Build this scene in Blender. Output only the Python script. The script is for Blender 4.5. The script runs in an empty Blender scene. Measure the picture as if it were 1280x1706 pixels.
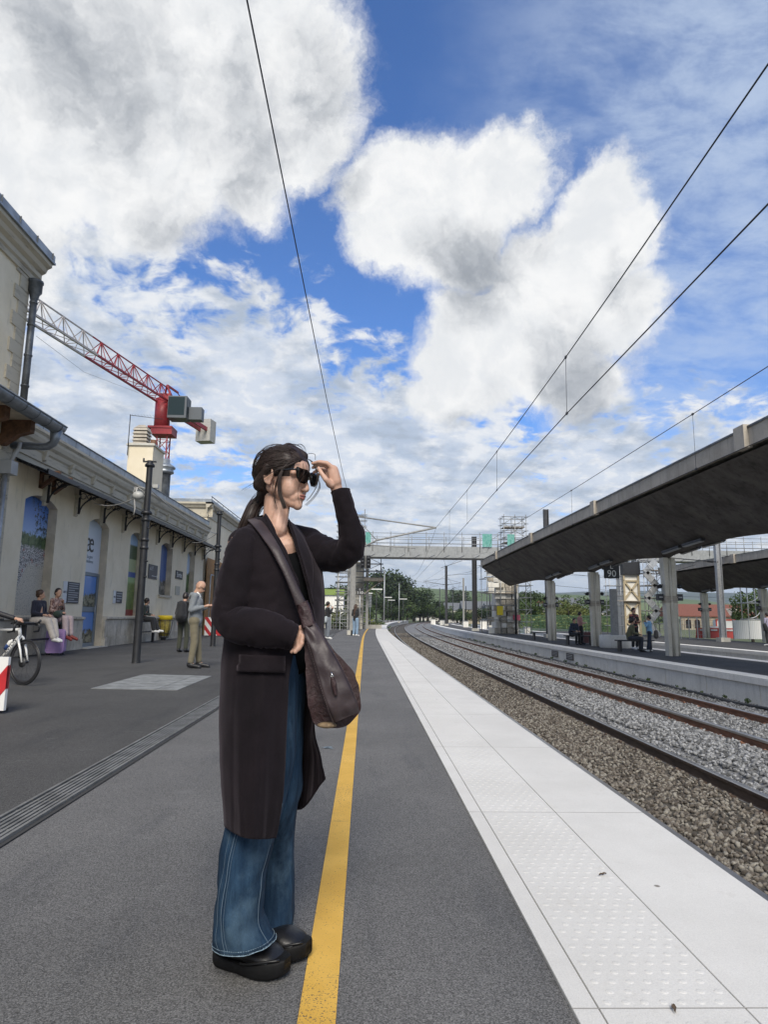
import bpy, bmesh, math, random
import numpy as np
from math import sin, cos, pi, radians, sqrt, atan2
from mathutils import Vector, Matrix, noise as MN

S = bpy.context.scene
C = S.collection
random.seed(4)
rng = np.random.default_rng(4)
# ------------------------------------------------------------------ camera
CAM_H, FOC = 1.08, 1085.0
YAW, PITCH, ROLL = 0.0262, 0.1595, 0.0125
_fw = Vector((sin(YAW)*cos(PITCH), cos(YAW)*cos(PITCH), sin(PITCH)))
_r0 = Vector((cos(YAW), -sin(YAW), 0)); _u0 = _r0.cross(_fw)
_r = _r0*cos(ROLL)+_u0*sin(ROLL); _u = -_r0*sin(ROLL)+_u0*cos(ROLL)
cam = bpy.data.cameras.new('camera'); camo = bpy.data.objects.new('camera', cam); C.objects.link(camo)
camo.matrix_world = Matrix(((_r.x, _u.x, -_fw.x, 0), (_r.y, _u.y, -_fw.y, 0), (_r.z, _u.z, -_fw.z, CAM_H), (0, 0, 0, 1)))
cam.sensor_fit = 'VERTICAL'; cam.sensor_height = 36.0; cam.lens = FOC/1706*36.0
cam.clip_start = 0.05; cam.clip_end = 20000
S.camera = camo
def ray(px, py):
    return _fw + _r*((px-640)/FOC) - _u*((py-853)/FOC)
def onY(px, py, Y):      # the place at depth Y seen along that line of sight
    d = ray(px, py); t = Y/d.y; return Vector((d.x*t, Y, CAM_H+d.z*t))
def onX(px, py, X):
    d = ray(px, py); t = X/d.x; return Vector((X, d.y*t, CAM_H+d.z*t))
def onZ(px, py, Z=0.0):
    d = ray(px, py); t = (Z-CAM_H)/d.z; return Vector((d.x*t, d.y*t, Z))
# ------------------------------------------------------------------ view
S.view_settings.view_transform = 'Standard'; S.view_settings.look = 'None'
S.view_settings.gamma = 1; S.view_settings.use_curve_mapping = False
S.view_settings.exposure = 0.42
S.render.engine = 'CYCLES'
S.cycles.max_bounces = 6; S.cycles.diffuse_bounces = 3; S.cycles.glossy_bounces = 3
S.cycles.transparent_max_bounces = 12; S.cycles.volume_bounces = 0
S.cycles.use_denoising = True
# ------------------------------------------------------------------ sun + sky
SUN_EL, SUN_AZ = radians(42), radians(179)      # azimuth clockwise from +Y
sd = Vector((sin(SUN_AZ)*cos(SUN_EL), cos(SUN_AZ)*cos(SUN_EL), sin(SUN_EL)))
sl = bpy.data.lights.new('sun', 'SUN'); sl.energy = 2.7; sl.angle = radians(26); sl.color = (1, .93, .82)
so = bpy.data.objects.new('sun', sl); C.objects.link(so); so.location = (0, 0, 60)
so.rotation_euler = (-sd).to_track_quat('-Z', 'Y').to_euler()

world = bpy.data.worlds.new('World'); S.world = world; world.use_nodes = True
class NT:
    def __init__(s, nt): s.nt = nt; s.n = nt.nodes; s.l = nt.links
    def node(s, t, **kw):
        nd = s.n.new(t)
        for k, v in kw.items(): setattr(nd, k, v)
        return nd
    def put(s, sock, v):
        if hasattr(v, 'node'): s.l.new(v, sock)
        elif v is not None:
            if isinstance(v, (tuple, list)) and sock.type == 'RGBA' and len(v) == 3: v = (*v, 1)
            sock.default_value = v
    def m(s, op, a, b=None, c=None, clamp=False):
        nd = s.node('ShaderNodeMath', operation=op, use_clamp=clamp)
        for i, v in enumerate((a, b, c)):
            if v is not None: s.put(nd.inputs[i], v)
        return nd.outputs[0]
    def v(s, op, a, b=None, sc=None):
        nd = s.node('ShaderNodeVectorMath', operation=op)
        s.put(nd.inputs[0], a)
        if b is not None: s.put(nd.inputs[1], b)
        if sc is not None: s.put(nd.inputs['Scale'], sc)
        return nd.outputs['Value'] if op in ('DOT_PRODUCT', 'DISTANCE', 'LENGTH') else nd.outputs[0]
    def noise(s, vec, scale, detail=4, rough=.5, dist=0.0, lac=2.0, out=0):
        nd = s.node('ShaderNodeTexNoise'); s.put(nd.inputs['Vector'], vec)
        nd.inputs['Scale'].default_value = scale; nd.inputs['Detail'].default_value = detail
        nd.inputs['Roughness'].default_value = rough; nd.inputs['Distortion'].default_value = dist
        nd.inputs['Lacunarity'].default_value = lac
        return nd.outputs[out]
    def voro(s, vec, scale, feature='F1', out='Distance', rnd=1.0):
        nd = s.node('ShaderNodeTexVoronoi', feature=feature); s.put(nd.inputs['Vector'], vec)
        nd.inputs['Scale'].default_value = scale; nd.inputs['Randomness'].default_value = rnd
        return nd.outputs[out]
    def mix(s, f, a, b):
        nd = s.node('ShaderNodeMix', data_type='RGBA'); s.put(nd.inputs[0], f); s.put(nd.inputs[6], a); s.put(nd.inputs[7], b)
        return nd.outputs[2]
    def mixf(s, f, a, b):
        nd = s.node('ShaderNodeMix', data_type='FLOAT'); s.put(nd.inputs[0], f); s.put(nd.inputs[2], a); s.put(nd.inputs[3], b)
        return nd.outputs[0]
    def step(s, x, a, b, lo=0.0, hi=1.0, smooth=True):
        nd = s.node('ShaderNodeMapRange', interpolation_type='SMOOTHSTEP' if smooth else 'LINEAR')
        for i, v in enumerate((x, a, b, lo, hi)): s.put(nd.inputs[i], v)
        return nd.outputs[0]
    def ramp(s, f, stops, interp='LINEAR'):
        nd = s.node('ShaderNodeValToRGB'); s.put(nd.inputs[0], f); cr = nd.color_ramp; cr.interpolation = interp
        while len(cr.elements) < len(stops): cr.elements.new(.5)
        for e, (p, c) in zip(cr.elements, stops): e.position = p; e.color = (*c, 1) if len(c) == 3 else c
        return nd.outputs[0]
    def sep(s, vec):
        nd = s.node('ShaderNodeSeparateXYZ'); s.put(nd.inputs[0], vec); return nd.outputs
    def comb(s, x, y, z):
        nd = s.node('ShaderNodeCombineXYZ')
        for i, v in enumerate((x, y, z)): s.put(nd.inputs[i], v)
        return nd.outputs[0]

def build_sky():
    w = NT(world.node_tree); w.n.clear()
    out = w.node('ShaderNodeOutputWorld'); bg = w.node('ShaderNodeBackground')
    w.l.new(bg.outputs[0], out.inputs[0]); bg.inputs[1].default_value = .1
    sky = w.node('ShaderNodeTexSky', sky_type='NISHITA'); sky.sun_disc = False
    sky.sun_elevation = SUN_EL; sky.sun_rotation = SUN_AZ; sky.air_density = 1.0; sky.dust_density = .3; sky.ozone_density = 2.6
    d = w.node('ShaderNodeTexCoord').outputs['Generated']
    X, Y, Z = w.sep(d)
    # cloud sheet coordinates (flat layers above the ground, seen in perspective)
    zz = w.m('MAXIMUM', w.m('ADD', Z, .24), .05)
    P = w.comb(w.m('DIVIDE', X, zz), w.m('DIVIDE', Y, zz), 0.0)
    # billowing noise on the sphere, used for cumulus
    warp = w.noise(d, 2.6, 4, .6, out=1)
    dw = w.v('ADD', d, w.v('SCALE', w.v('SUBTRACT', warp, (.5, .5, .5)), sc=.17))
    warp2 = w.noise(d, 9, 6, .68, out=1)
    dw = w.v('ADD', dw, w.v('SCALE', w.v('SUBTRACT', warp2, (.5, .5, .5)), sc=.085))
    def blobs(lst, vec):
        acc = None
        for px, py, r, wt in lst:
            c = ray(px, py).normalized(); R = r/FOC
            q = w.v('DISTANCE', vec, tuple(c))
            t = w.step(q, R*1.25, R*.15, 0, wt)
            acc = t if acc is None else w.m('MAXIMUM', acc, t)
        return acc
    big = [(90, 40, 290, 1), (360, 110, 240, 1), (480, 190, 150, .9), (230, 260, 180, .95), (0, 300, 170, .9), (430, 290, 95, .75), (60, 430, 105, .8)]
    mid = [(745, 385, 150, 1), (680, 330, 115, .9), (850, 300, 95, .8), (640, 420, 70, .7), (905, 490, 135, 1), (1005, 410, 100, .9),
           (1010, 320, 75, .8), (800, 590, 130, 1), (910, 560, 150, 1), (1040, 520, 90, .9), (740, 640, 90, .9), (980, 620, 120, .8)]
    n1 = w.noise(dw, 8, 9, .66)
    cum = w.m('MAXIMUM', blobs(big, dw), blobs(mid, dw))
    cden = w.step(w.m('ADD', w.m('MULTIPLY', cum, 1.0), w.m('MULTIPLY', w.m('SUBTRACT', n1, .5), .9)), .22, .62)
    # the same towards the sun, for the grey sides
    dsun = w.v('ADD', d, tuple(Vector((-.035, -.02, .07))))
    cum2 = blobs([(x, y, r*1.0, k) for x, y, r, k in big+mid], dsun)
    n2 = w.noise(w.v('ADD', dw, (-.03, 0, .05)), 6, 5, .6)
    thick = w.step(w.m('ADD', w.m('MULTIPLY', cum2, .62), w.m('MULTIPLY', n2, 1.25)), 1.03, 1.46)
    # altocumulus field and low cover
    pn = None
    cells = w.noise(w.v('ADD', P, w.v('SCALE', w.noise(P, 5, 3, .5, out=1), sc=.14)), 14, 8, .60)
    field = blobs([(150, 620, 330, .86), (420, 640, 260, .9), (600, 760, 260, 1), (250, 430, 150, .62), (330, 520, 130, .75), (780, 820, 240, 1), (1000, 800, 220, .9), (1200, 760, 160, .85), (600, 590, 60, .5)], d)
    low = w.step(Z, .34, .10, 0, .95)
    field = w.m('MAXIMUM', field, low)
    behind = w.step(Y, .35, -.2, 0, .75)
    field = w.m('MAXIMUM', field, behind)
    aden = w.step(w.m('ADD', w.m('MULTIPLY', field, .60), w.m('ADD', w.m('MULTIPLY', cells, .8), w.m('MULTIPLY', w.noise(P, 3.4, 5, .6), .45))), .89, 1.09)
    # thin veil to the upper right
    veil = blobs([(1180, 130, 330, .62), (1250, 420, 260, .60), (1050, 60, 200, .4), (1150, 640, 160, .5), (1000, 240, 160, .35)], dw)
    vn = w.noise(w.v('MULTIPLY', P, (1.0, 1.6, 1)), 5, 8, .66, dist=.2)
    vden = w.m('MULTIPLY', veil, w.step(vn, .30, .66, .25, 1.15), clamp=True)
    # colours (divided by the background strength)
    K = 10.0
    blue = w.mix(w.step(Z, 0.0, .30), (.40*K, .56*K, .80*K), w.v('MULTIPLY', sky.outputs[0], (.60, .92, 1.36)))
    fine = w.noise(dw, 16, 5, .6)
    wh = w.mix(w.step(fine, .3, .7), (.62*K, .635*K, .65*K), (.74*K, .74*K, .735*K))
    gr = w.mix(w.step(fine, .3, .7), (.26*K, .28*K, .31*K), (.40*K, .42*K, .45*K))
    cc = w.mix(thick, wh, gr)
    fcol = w.mix(w.step(w.noise(P, 4.2, 6, .62), .42, .62), (.68*K, .69*K, .70*K), (.34*K, .39*K, .46*K))
    fcol = w.mix(w.step(cells, .45, .62), w.mix(.5, fcol, (.42*K, .49*K, .60*K)), fcol)
    col = w.mix(vden, blue, (.46*K, .54*K, .66*K))
    col = w.mix(w.m('MULTIPLY', aden, .95), col, fcol)
    col = w.mix(cden, col, cc)
    hz = w.step(Z, .11, .0, 0, .8)
    col = w.mix(hz, col, (.42*K, .49*K, .57*K))
    w.l.new(col, bg.inputs[0])
build_sky()
world.cycles.sampling_method = 'MANUAL'; world.cycles.sample_map_resolution = 1024
# ------------------------------------------------------------------ helpers
class MB:
    """collects faces; build() links them as ONE mesh object"""
    def __init__(s): s.v = []; s.f = []; s.sm = []; s.mi = []; s.cur = 0
    def add(s, vs, fs, smooth=False):
        o = len(s.v); s.v += [tuple(p) for p in vs]
        for f in fs: s.f.append([i+o for i in f]); s.sm.append(smooth); s.mi.append(s.cur)
        return s
    def box(s, c, d, rz=0.0, top=1.0):
        hx, hy, hz = d[0]/2, d[1]/2, d[2]/2; cr, sr = cos(rz), sin(rz); vs = []
        for z in (-1, 1):
            k = top if z > 0 else 1
            for x, y in ((-1, -1), (1, -1), (1, 1), (-1, 1)):
                a, b = x*hx*k, y*hy*k
                vs.append((c[0]+a*cr-b*sr, c[1]+a*sr+b*cr, c[2]+z*hz))
        return s.add(vs, [(3, 2, 1, 0), (4, 5, 6, 7), (0, 1, 5, 4), (1, 2, 6, 5), (2, 3, 7, 6), (3, 0, 4, 7)])
    def b2(s, lo, hi):
        return s.box([(a+b)/2 for a, b in zip(lo, hi)], [abs(b-a) for a, b in zip(lo, hi)])
    def frame_for(s, a, b, up=(0, 0, 1)):
        a, b = Vector(a), Vector(b); d = (b-a).normalized(); u = Vector(up)
        if abs(d.dot(u)) > .98: u = Vector((1, 0, 0))
        x = d.cross(u).normalized(); return a, b, d, x, x.cross(d)
    def beam(s, a, b, w, h=None, up=(0, 0, 1)):
        h = h or w; a, b, d, x, y = s.frame_for(a, b, up); vs = []
        for p in (a, b):
            for i, j in ((-1, -1), (1, -1), (1, 1), (-1, 1)): vs.append(p+x*(i*w/2)+y*(j*h/2))
        return s.add(vs, [(0, 1, 2, 3), (7, 6, 5, 4), (4, 5, 1, 0), (5, 6, 2, 1), (6, 7, 3, 2), (7, 4, 0, 3)])
    def tube(s, pts, r, n=8, caps=True, flat=None, smooth=True, up=(0, 0, 1)):
        pts = [Vector(p) for p in pts]; R = r if isinstance(r, (list, tuple)) else [r]*len(pts); vs = []; px = None
        for i, p in enumerate(pts):
            d = (pts[min(i+1, len(pts)-1)]-pts[max(i-1, 0)]).normalized()
            if px is None:
                u = Vector(up)
                if abs(d.dot(u)) > .95: u = Vector((1, 0, 0))
                px = d.cross(u).normalized()
            else:
                px = (px-d*px.dot(d)).normalized()
            py = px.cross(d)
            for k in range(n):
                t = 2*pi*k/n; vs.append(p+px*(cos(t)*R[i])+py*(sin(t)*R[i]*(flat or 1)))
        fs = [(i*n+k, i*n+(k+1) % n, (i+1)*n+(k+1) % n, (i+1)*n+k) for i in range(len(pts)-1) for k in range(n)]
        if caps: fs += [tuple(range(n))[::-1], tuple(range((len(pts)-1)*n, len(pts)*n))]
        return s.add(vs, fs, smooth)
    def lathe(s, c, prof, n=24, smooth=True):
        vs = []
        for r, z in prof:
            for k in range(n): t = 2*pi*k/n; vs.append((c[0]+r*cos(t), c[1]+r*sin(t), c[2]+z))
        m = len(prof)
        fs = [(i*n+k, i*n+(k+1) % n, (i+1)*n+(k+1) % n, (i+1)*n+k) for i in range(m-1) for k in range(n)]
        return s.add(vs, fs, smooth)
    def prism(s, poly, a, b, ax='y', smooth=False):
        """poly in the plane across axis ax, swept from a to b"""
        n = len(poly); vs = []
        for t in (a, b):
            for p, q in poly: vs.append((p, t, q) if ax == 'y' else ((t, p, q) if ax == 'x' else (p, q, t)))
        fs = [(k, (k+1) % n, n+(k+1) % n, n+k) for k in range(n)]+[tuple(range(n))[::-1], tuple(range(n, 2*n))]
        return s.add(vs, fs, smooth)
    def grid(s, rows, smooth=True, closed=False):
        n = len(rows[0]); vs = [p for r in rows for p in r]; fs = []
        for i in range(len(rows)-1):
            for k in range(n if closed else n-1):
                fs.append((i*n+k, i*n+(k+1) % n, (i+1)*n+(k+1) % n, (i+1)*n+k))
        return s.add(vs, fs, smooth)
    def ell(s, c, r, n=12, m=8, rot=None):
        vs = [];
        for i in range(m+1):
            a = pi*i/m
            for k in range(n):
                t = 2*pi*k/n; p = Vector((r[0]*sin(a)*cos(t), r[1]*sin(a)*sin(t), -r[2]*cos(a)))
                if rot is not None: p = rot @ p
                vs.append(Vector(c)+p)
        return s.add(vs, [(i*n+k, i*n+(k+1) % n, (i+1)*n+(k+1) % n, (i+1)*n+k) for i in range(m) for k in range(n)], True)
    def cap(s, a, b, ra, rb, n=12):
        """closed tapered capsule"""
        a, b = Vector(a), Vector(b); d = b-a; L = d.length
        if L < 1e-6: return s.ell(a, (ra, ra, ra), n, 8)
        d /= L; P = []; R = []
        for i in range(5): t = pi/2*i/4; P.append(a-d*ra*cos(t)); R.append(max(ra*sin(t), ra*.02))
        for i in range(5): t = pi/2*i/4; P.append(b+d*rb*sin(t)); R.append(max(rb*cos(t), rb*.02))
        return s.tube(P, R, n)
    def mesh(s, name='mesh', mats=None):
        me = bpy.data.meshes.new(name); me.from_pydata(s.v, [], s.f)
        me.polygons.foreach_set('use_smooth', s.sm); me.polygons.foreach_set('material_index', s.mi)
        for m in (mats or []): me.materials.append(m)
        me.update(); return me
    def build(s, name, mat, parent=None, loc=None, **props):
        mats = mat if isinstance(mat, (list, tuple)) else [mat]
        return link(s.mesh(name, mats), name, parent, loc, **props)

def link(me, name, parent=None, loc=None, rz=0.0, **props):
    o = bpy.data.objects.new(name, me); C.objects.link(o)
    if parent: o.parent = parent
    if loc is not None: o.location = loc
    if rz: o.rotation_euler = (0, 0, rz)
    for k, v in props.items(): o[k] = v
    return o
def thing(name, label, cat, loc=(0, 0, 0), rz=0.0, group=None):
    o = bpy.data.objects.new(name, None); C.objects.link(o); o.location = loc; o.rotation_euler = (0, 0, rz)
    o.empty_display_size = .1; o['label'] = label; o['category'] = cat
    if group: o['group'] = group
    return o
def tag(o, label, cat, group=None):
    o['label'] = label; o['category'] = cat
    if group: o['group'] = group
    return o
KIDS = {}
def copy_tree(o, loc, rz, label, parent=None):
    c = o.copy(); C.objects.link(c)
    if parent is None:
        c.location = loc; c.rotation_euler = (0, 0, rz); c['label'] = label
    else: c.parent = parent
    for k in o.children: copy_tree(k, None, 0, None, c)
    return c
def copies(me, name, parent, locs, rz=None, mat=None, **props):
    out = []
    for i, l in enumerate(locs):
        o = bpy.data.objects.new(name, me); C.objects.link(o); o.parent = parent; o.location = l
        if rz: o.rotation_euler = (0, 0, rz[i])
        out.append(o)
    return out
def text(s, name, size, mat, parent, loc, rot, depth=.002, align='CENTER', shear=0.0, spacing=1.0):
    cu = bpy.data.curves.new(name, 'FONT'); cu.body = s; cu.size = size; cu.extrude = depth; cu.resolution_u = 3
    cu.align_x = align; cu.align_y = 'CENTER'; cu.shear = shear; cu.space_character = spacing
    t = bpy.data.objects.new(name, cu); me = bpy.data.meshes.new_from_object(t); bpy.data.objects.remove(t); bpy.data.curves.remove(cu)
    me.materials.clear(); me.materials.append(mat); o = link(me, name, parent, loc); o.rotation_euler = rot
    return o
FACE_X = (pi/2, 0, pi/2)      # text that reads towards +X
FACE_Y = (pi/2, 0, 0)         # text that reads towards -Y
# ------------------------------------------------------------------ materials
MATS = {}
def mat(name, col, rough=.7, metal=0.0, var=.0, vscale=6.0, bump=0.0, bscale=40.0, col2=None, spec=.5, fn=None, coat=0, detail=5, sheen=0, trans=0):
    if name in MATS: return MATS[name]
    m = bpy.data.materials.new(name); m.use_nodes = True; t = NT(m.node_tree)
    b = t.n['Principled BSDF']; t.bs = b
    b.inputs['Roughness'].default_value = rough; b.inputs['Metallic'].default_value = metal
    b.inputs['Specular IOR Level'].default_value = spec
    if coat: b.inputs['Coat Weight'].default_value = coat; b.inputs['Coat Roughness'].default_value = .15
    if sheen: b.inputs['Sheen Weight'].default_value = sheen; b.inputs['Sheen Roughness'].default_value = .5
    if trans: b.inputs['Transmission Weight'].default_value = trans
    t.pos = t.node('ShaderNodeNewGeometry').outputs['Position']
    t.obj = t.node('ShaderNodeTexCoord').outputs['Object']
    c = col
    if var or col2:
        n = t.noise(t.pos, vscale, detail, .62)
        f = t.step(n, .32, .68)
        a = col2 if col2 else tuple(x*(1-var) for x in col)
        c = t.mix(f, a, tuple(min(1, x*(1+var*.6)) for x in col) if not col2 else col)
    if fn:
        r = fn(t, c)
        if r is not None: c = r
    t.put(b.inputs['Base Color'], c)
    if bump:
        bn = t.node('ShaderNodeBump'); bn.inputs['Strength'].default_value = 1; bn.inputs['Distance'].default_value = bump
        t.l.new(t.noise(t.pos, bscale, 5, .6), bn.inputs['Height']); t.l.new(bn.outputs[0], b.inputs['Normal'])
    MATS[name] = m; return m
def bumpit(t, h, dist):
    bn = t.node('ShaderNodeBump'); bn.inputs['Strength'].default_value = 1; bn.inputs['Distance'].default_value = dist
    t.l.new(h, bn.inputs['Height']); t.l.new(bn.outputs[0], t.bs.inputs['Normal'])

def f_asphalt(dark):
    def f(t, c):
        g = t.noise(t.pos, 170, 3, .75); sp = t.voro(t.pos, 260, out='Color')
        big = t.noise(t.pos, .7, 5, .6); mid = t.noise(t.v('MULTIPLY', t.pos, (3.2, .5, 1)), 1.2, 5, .6)
        base = t.mix(t.step(big, .3, .7), tuple(dark*x for x in (1.0, .985, .965)), tuple(dark*1.28*x for x in (1.02, 1.0, .975)))
        base = t.mix(t.m('MULTIPLY', t.step(mid, .52, .68), .35), base, tuple(dark*.66*x for x in (.9, .93, 1)))
        s = t.step(t.sep(sp)[0], .0, 1.0, .45, 1.65, False)
        base = t.v('MULTIPLY', base, t.comb(s, s, s))
        s2 = t.step(g, .32, .7, .62, 1.42); base = t.v('MULTIPLY', base, t.comb(s2, s2, s2))
        # pale scuffs and dried gum
        sc = t.noise(t.v('MULTIPLY', t.pos, (1, 3.4, 1)), 2.1, 9, .72)
        base = t.mix(t.m('MULTIPLY', t.step(sc, .59, .74), .5), base, (.25, .25, .245))
        pt = t.voro(t.v('MULTIPLY', t.pos, (.35, .16, 1)), 1.0, out='Color'); base = t.mix(t.m('MULTIPLY', t.sep(pt)[0], .16), base, tuple(dark*.5 for _ in range(3)))
        spots = t.voro(t.v('ADD', t.pos, t.v('SCALE', t.noise(t.pos, 9, 3, .6, out=1), sc=.12)), 1.15)
        base = t.mix(t.m('MULTIPLY', t.step(spots, .045, .02), t.step(t.noise(t.pos, 60, 3, .7), .42, .6)), base, (.34, .34, .34))
        bumpit(t, g, .004)
        return base
    return f
M_ASPH = mat('asphalt', (.08, .08, .08), .82, fn=f_asphalt(.118), spec=.4)
M_ASPH2 = mat('asphalt_old', (.06, .06, .06), .88, fn=f_asphalt(.064), spec=.35)
def f_yellow(t, c):
    g = t.noise(t.pos, 150, 3, .75); sm = t.noise(t.v('MULTIPLY', t.pos, (.8, 5, 1)), 2.3, 8, .75)
    wear = t.m('ADD', t.step(t.noise(t.pos, .9, 3, .5), .35, .7, 0, .10), .0)
    k = t.step(t.m('ADD', g, wear), .64, .70)
    y = t.mix(t.step(t.noise(t.pos, 3, 4, .6), .3, .7), (.62, .36, .055), (.74, .45, .085))
    y = t.mix(t.m('MULTIPLY', t.step(sm, .60, .70), .75), y, (.13, .12, .10))
    bumpit(t, g, .003)
    return t.mix(k, y, (.07, .065, .06))
M_YEL = mat('line_paint', (.6, .4, .05), .75, fn=f_yellow)
def f_slab(t, c):
    g = t.noise(t.pos, 220, 3, .7); b = t.noise(t.pos, 1.1, 6, .65); d = t.noise(t.pos, 7, 6, .7)
    k = t.mix(t.step(b, .3, .72), (.61, .595, .56), (.69, .675, .64))
    k = t.mix(t.m('MULTIPLY', t.step(d, .56, .76), .35), k, (.50, .47, .42))
    sp = t.voro(t.pos, 2.2); k = t.mix(t.step(sp, .035, .018), k, (.22, .2, .17))
    s = t.step(g, .25, .75, .90, 1.07); bumpit(t, g, .0012)
    return t.v('MULTIPLY', k, t.comb(s, s, s))
M_SLAB = mat('white_concrete', (.75, .74, .7), .75, fn=f_slab)
def f_conc(a, b, stain=.5):
    def f(t, c):
        n = t.noise(t.pos, 1.3, 7, .65); v = t.noise(t.v('MULTIPLY', t.pos, (3.5, 3.5, .35)), 1.6, 6, .65); g = t.noise(t.pos, 45, 4, .7)
        k = t.mix(t.step(n, .3, .7), a, b)
        k = t.mix(t.m('MULTIPLY', t.step(v, .5, .72), stain), k, tuple(x*.45 for x in a))
        s = t.step(g, .25, .75, .88, 1.1); bumpit(t, g, .004)
        return t.v('MULTIPLY', k, t.comb(s, s, s))
    return f
M_CONC = mat('pale_concrete', (.5, .5, .5), .85, fn=f_conc((.46, .44, .38), (.60, .58, .52), .45))
M_PANEL = mat('panel_concrete', (.5, .5, .5), .85, fn=f_conc((.66, .64, .58), (.78, .76, .70), .25))
M_COPE = mat('coping_concrete', (.7, .7, .68), .8, fn=f_conc((.74, .72, .66), (.84, .82, .77), .15))
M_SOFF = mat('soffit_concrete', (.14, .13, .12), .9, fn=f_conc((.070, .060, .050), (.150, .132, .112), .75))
M_FASC = mat('fascia_concrete', (.3, .27, .23), .9, fn=f_conc((.36, .32, .265), (.50, .45, .375), .45))
M_ROOFC = mat('roof_concrete', (.25, .24, .22), .9, var=.3)
def f_stone(c1, c2, c3):
    def f(t, c):
        i = t.node('ShaderNodeAttribute', attribute_name='tone').outputs['Fac']
        k = t.ramp(i, [(0, c1), (.45, c2), (1, c3)]); g = t.noise(t.pos, 60, 4, .7); s = t.step(g, .25, .75, .72, 1.25)
        bumpit(t, g, .004)
        return t.v('MULTIPLY', k, t.comb(s, s, s))
    return f
M_STB = mat('brown_ballast', (.2, .17, .14), .95, fn=f_stone((.050, .042, .034), (.135, .115, .094), (.28, .26, .22)))
M_STG = mat('grey_ballast', (.3, .3, .3), .92, fn=f_stone((.07, .072, .074), (.19, .193, .195), (.38, .384, .388)))
M_BEDB = mat('bed_brown', (.08, .07, .055), .95, var=.5, vscale=18, bump=.02, bscale=30)
M_BEDG = mat('bed_grey', (.20, .20, .20), .95, var=.6, vscale=16, bump=.02, bscale=26)
def f_rail(base, head):
    def f(t, c):
        nz = t.sep(t.node('ShaderNodeNewGeometry').outputs['Normal'])[2]
        n = t.noise(t.v('MULTIPLY', t.pos, (6, 1, 6)), 3, 5, .7)
        k = t.mix(t.step(n, .3, .7), tuple(x*.6 for x in base), tuple(x*1.25 for x in base))
        return k
    return f
M_RAILB = mat('rail_steel_brown', (.12, .08, .055), .65, .2, fn=f_rail((.115, .082, .062), None))
M_RAILR = mat('rail_steel_rusty', (.2, .09, .05), .8, .1, fn=f_rail((.25, .125, .075), None))
M_SHINE = mat('rail_head', (.42, .40, .38), .33, .9, var=.15, vscale=3)
M_SLEEP = mat('sleeper_concrete', (.3, .28, .25), .9, var=.3, bump=.006)
M_SLEEPW = mat('sleeper_wood', (.10, .075, .055), .9, var=.5, vscale=20, bump=.006)
M_BLACK = mat('black_paint', (.018, .019, .022), .45, var=.3)
M_DARK = mat('dark_metal', (.05, .052, .058), .5, .3, var=.3)
M_GALV = mat('galvanised_steel', (.42, .43, .44), .45, .6, var=.2, vscale=9)
M_GREYP = mat('grey_paint', (.30, .30, .29), .6, .1, var=.15)
M_WIRE = mat('wire', (.035, .035, .04), .5, .4)
M_WHITE = mat('white_paint', (.78, .78, .76), .55)
M_RED = mat('red_paint', (.50, .028, .035), .5, var=.15)
M_BLUE = mat('blue_plastic', (.06, .12, .35), .4)
M_GRASS = mat('grass', (.09, .13, .035), .95, col2=(.045, .075, .02), vscale=.4, detail=8)

# the running line bends to the right beyond the straight stretch
def bend(y):
    return 0.0 if y < 28 else 3.9e-4*(y-28)**2
def strip(mb, xa, xb, z, y0, y1, step=1.0, za=None):
    n = max(2, int((y1-y0)/step)); rows = []
    for i in range(n+1):
        y = y0+(y1-y0)*i/n; d = bend(y); rows.append([(xa+d, y, z), (xb+d, y, z)])
    return mb.grid([[p[0], p[1]] for p in rows], False)
# ================================================================== GROUND
# one earth sheet to the horizon, a little below the ballast
Z_BED, Z_RAIL, Z_P2, Z_P3 = -.86, -.62, -.20, -.20
g = MB(); N = 60
rows = []
for i in range(N+1):
    y = -40 + (i/N)**2.2*7000; rows.append([(x, y, -1.0) for x in [-3500*(1-k/15)**2.2 if k < 15 else 3500*((k-15)/15)**2.2 for k in range(31)]])
g.grid(rows, False); g.build('ground', mat('earth', (.13, .14, .07), .95, col2=(.08, .10, .035), vscale=.05, detail=9), kind='structure')

# near platform: solid block with asphalt top
YF = 205.0
p = MB(); strip(p, -8.95, .60, 0.0, -6, YF, 2.0)
ys = [-6+i*(YF+6)/100 for i in range(101)]
p.grid([[(-8.95+bend(y)*0, y, -1.0), (-8.95+bend(y), y, 0.0)] for y in ys][:0] or [[(-8.95, -6, -1), (.6, -6, -1)], [(-8.95, -6, 0), (.6, -6, 0)]], False)
p.build('platform', M_ASPH, kind='structure')
p = MB(); strip(p, -8.95, -1.93, .004, -6, 62, 2.0)
p.build('platform_asphalt_old', M_ASPH2, kind='structure')
p = MB(); strip(p, -.165, -.062, .005, -1, 165, .8); p.build('platform_line', M_YEL, kind='structure')
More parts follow.
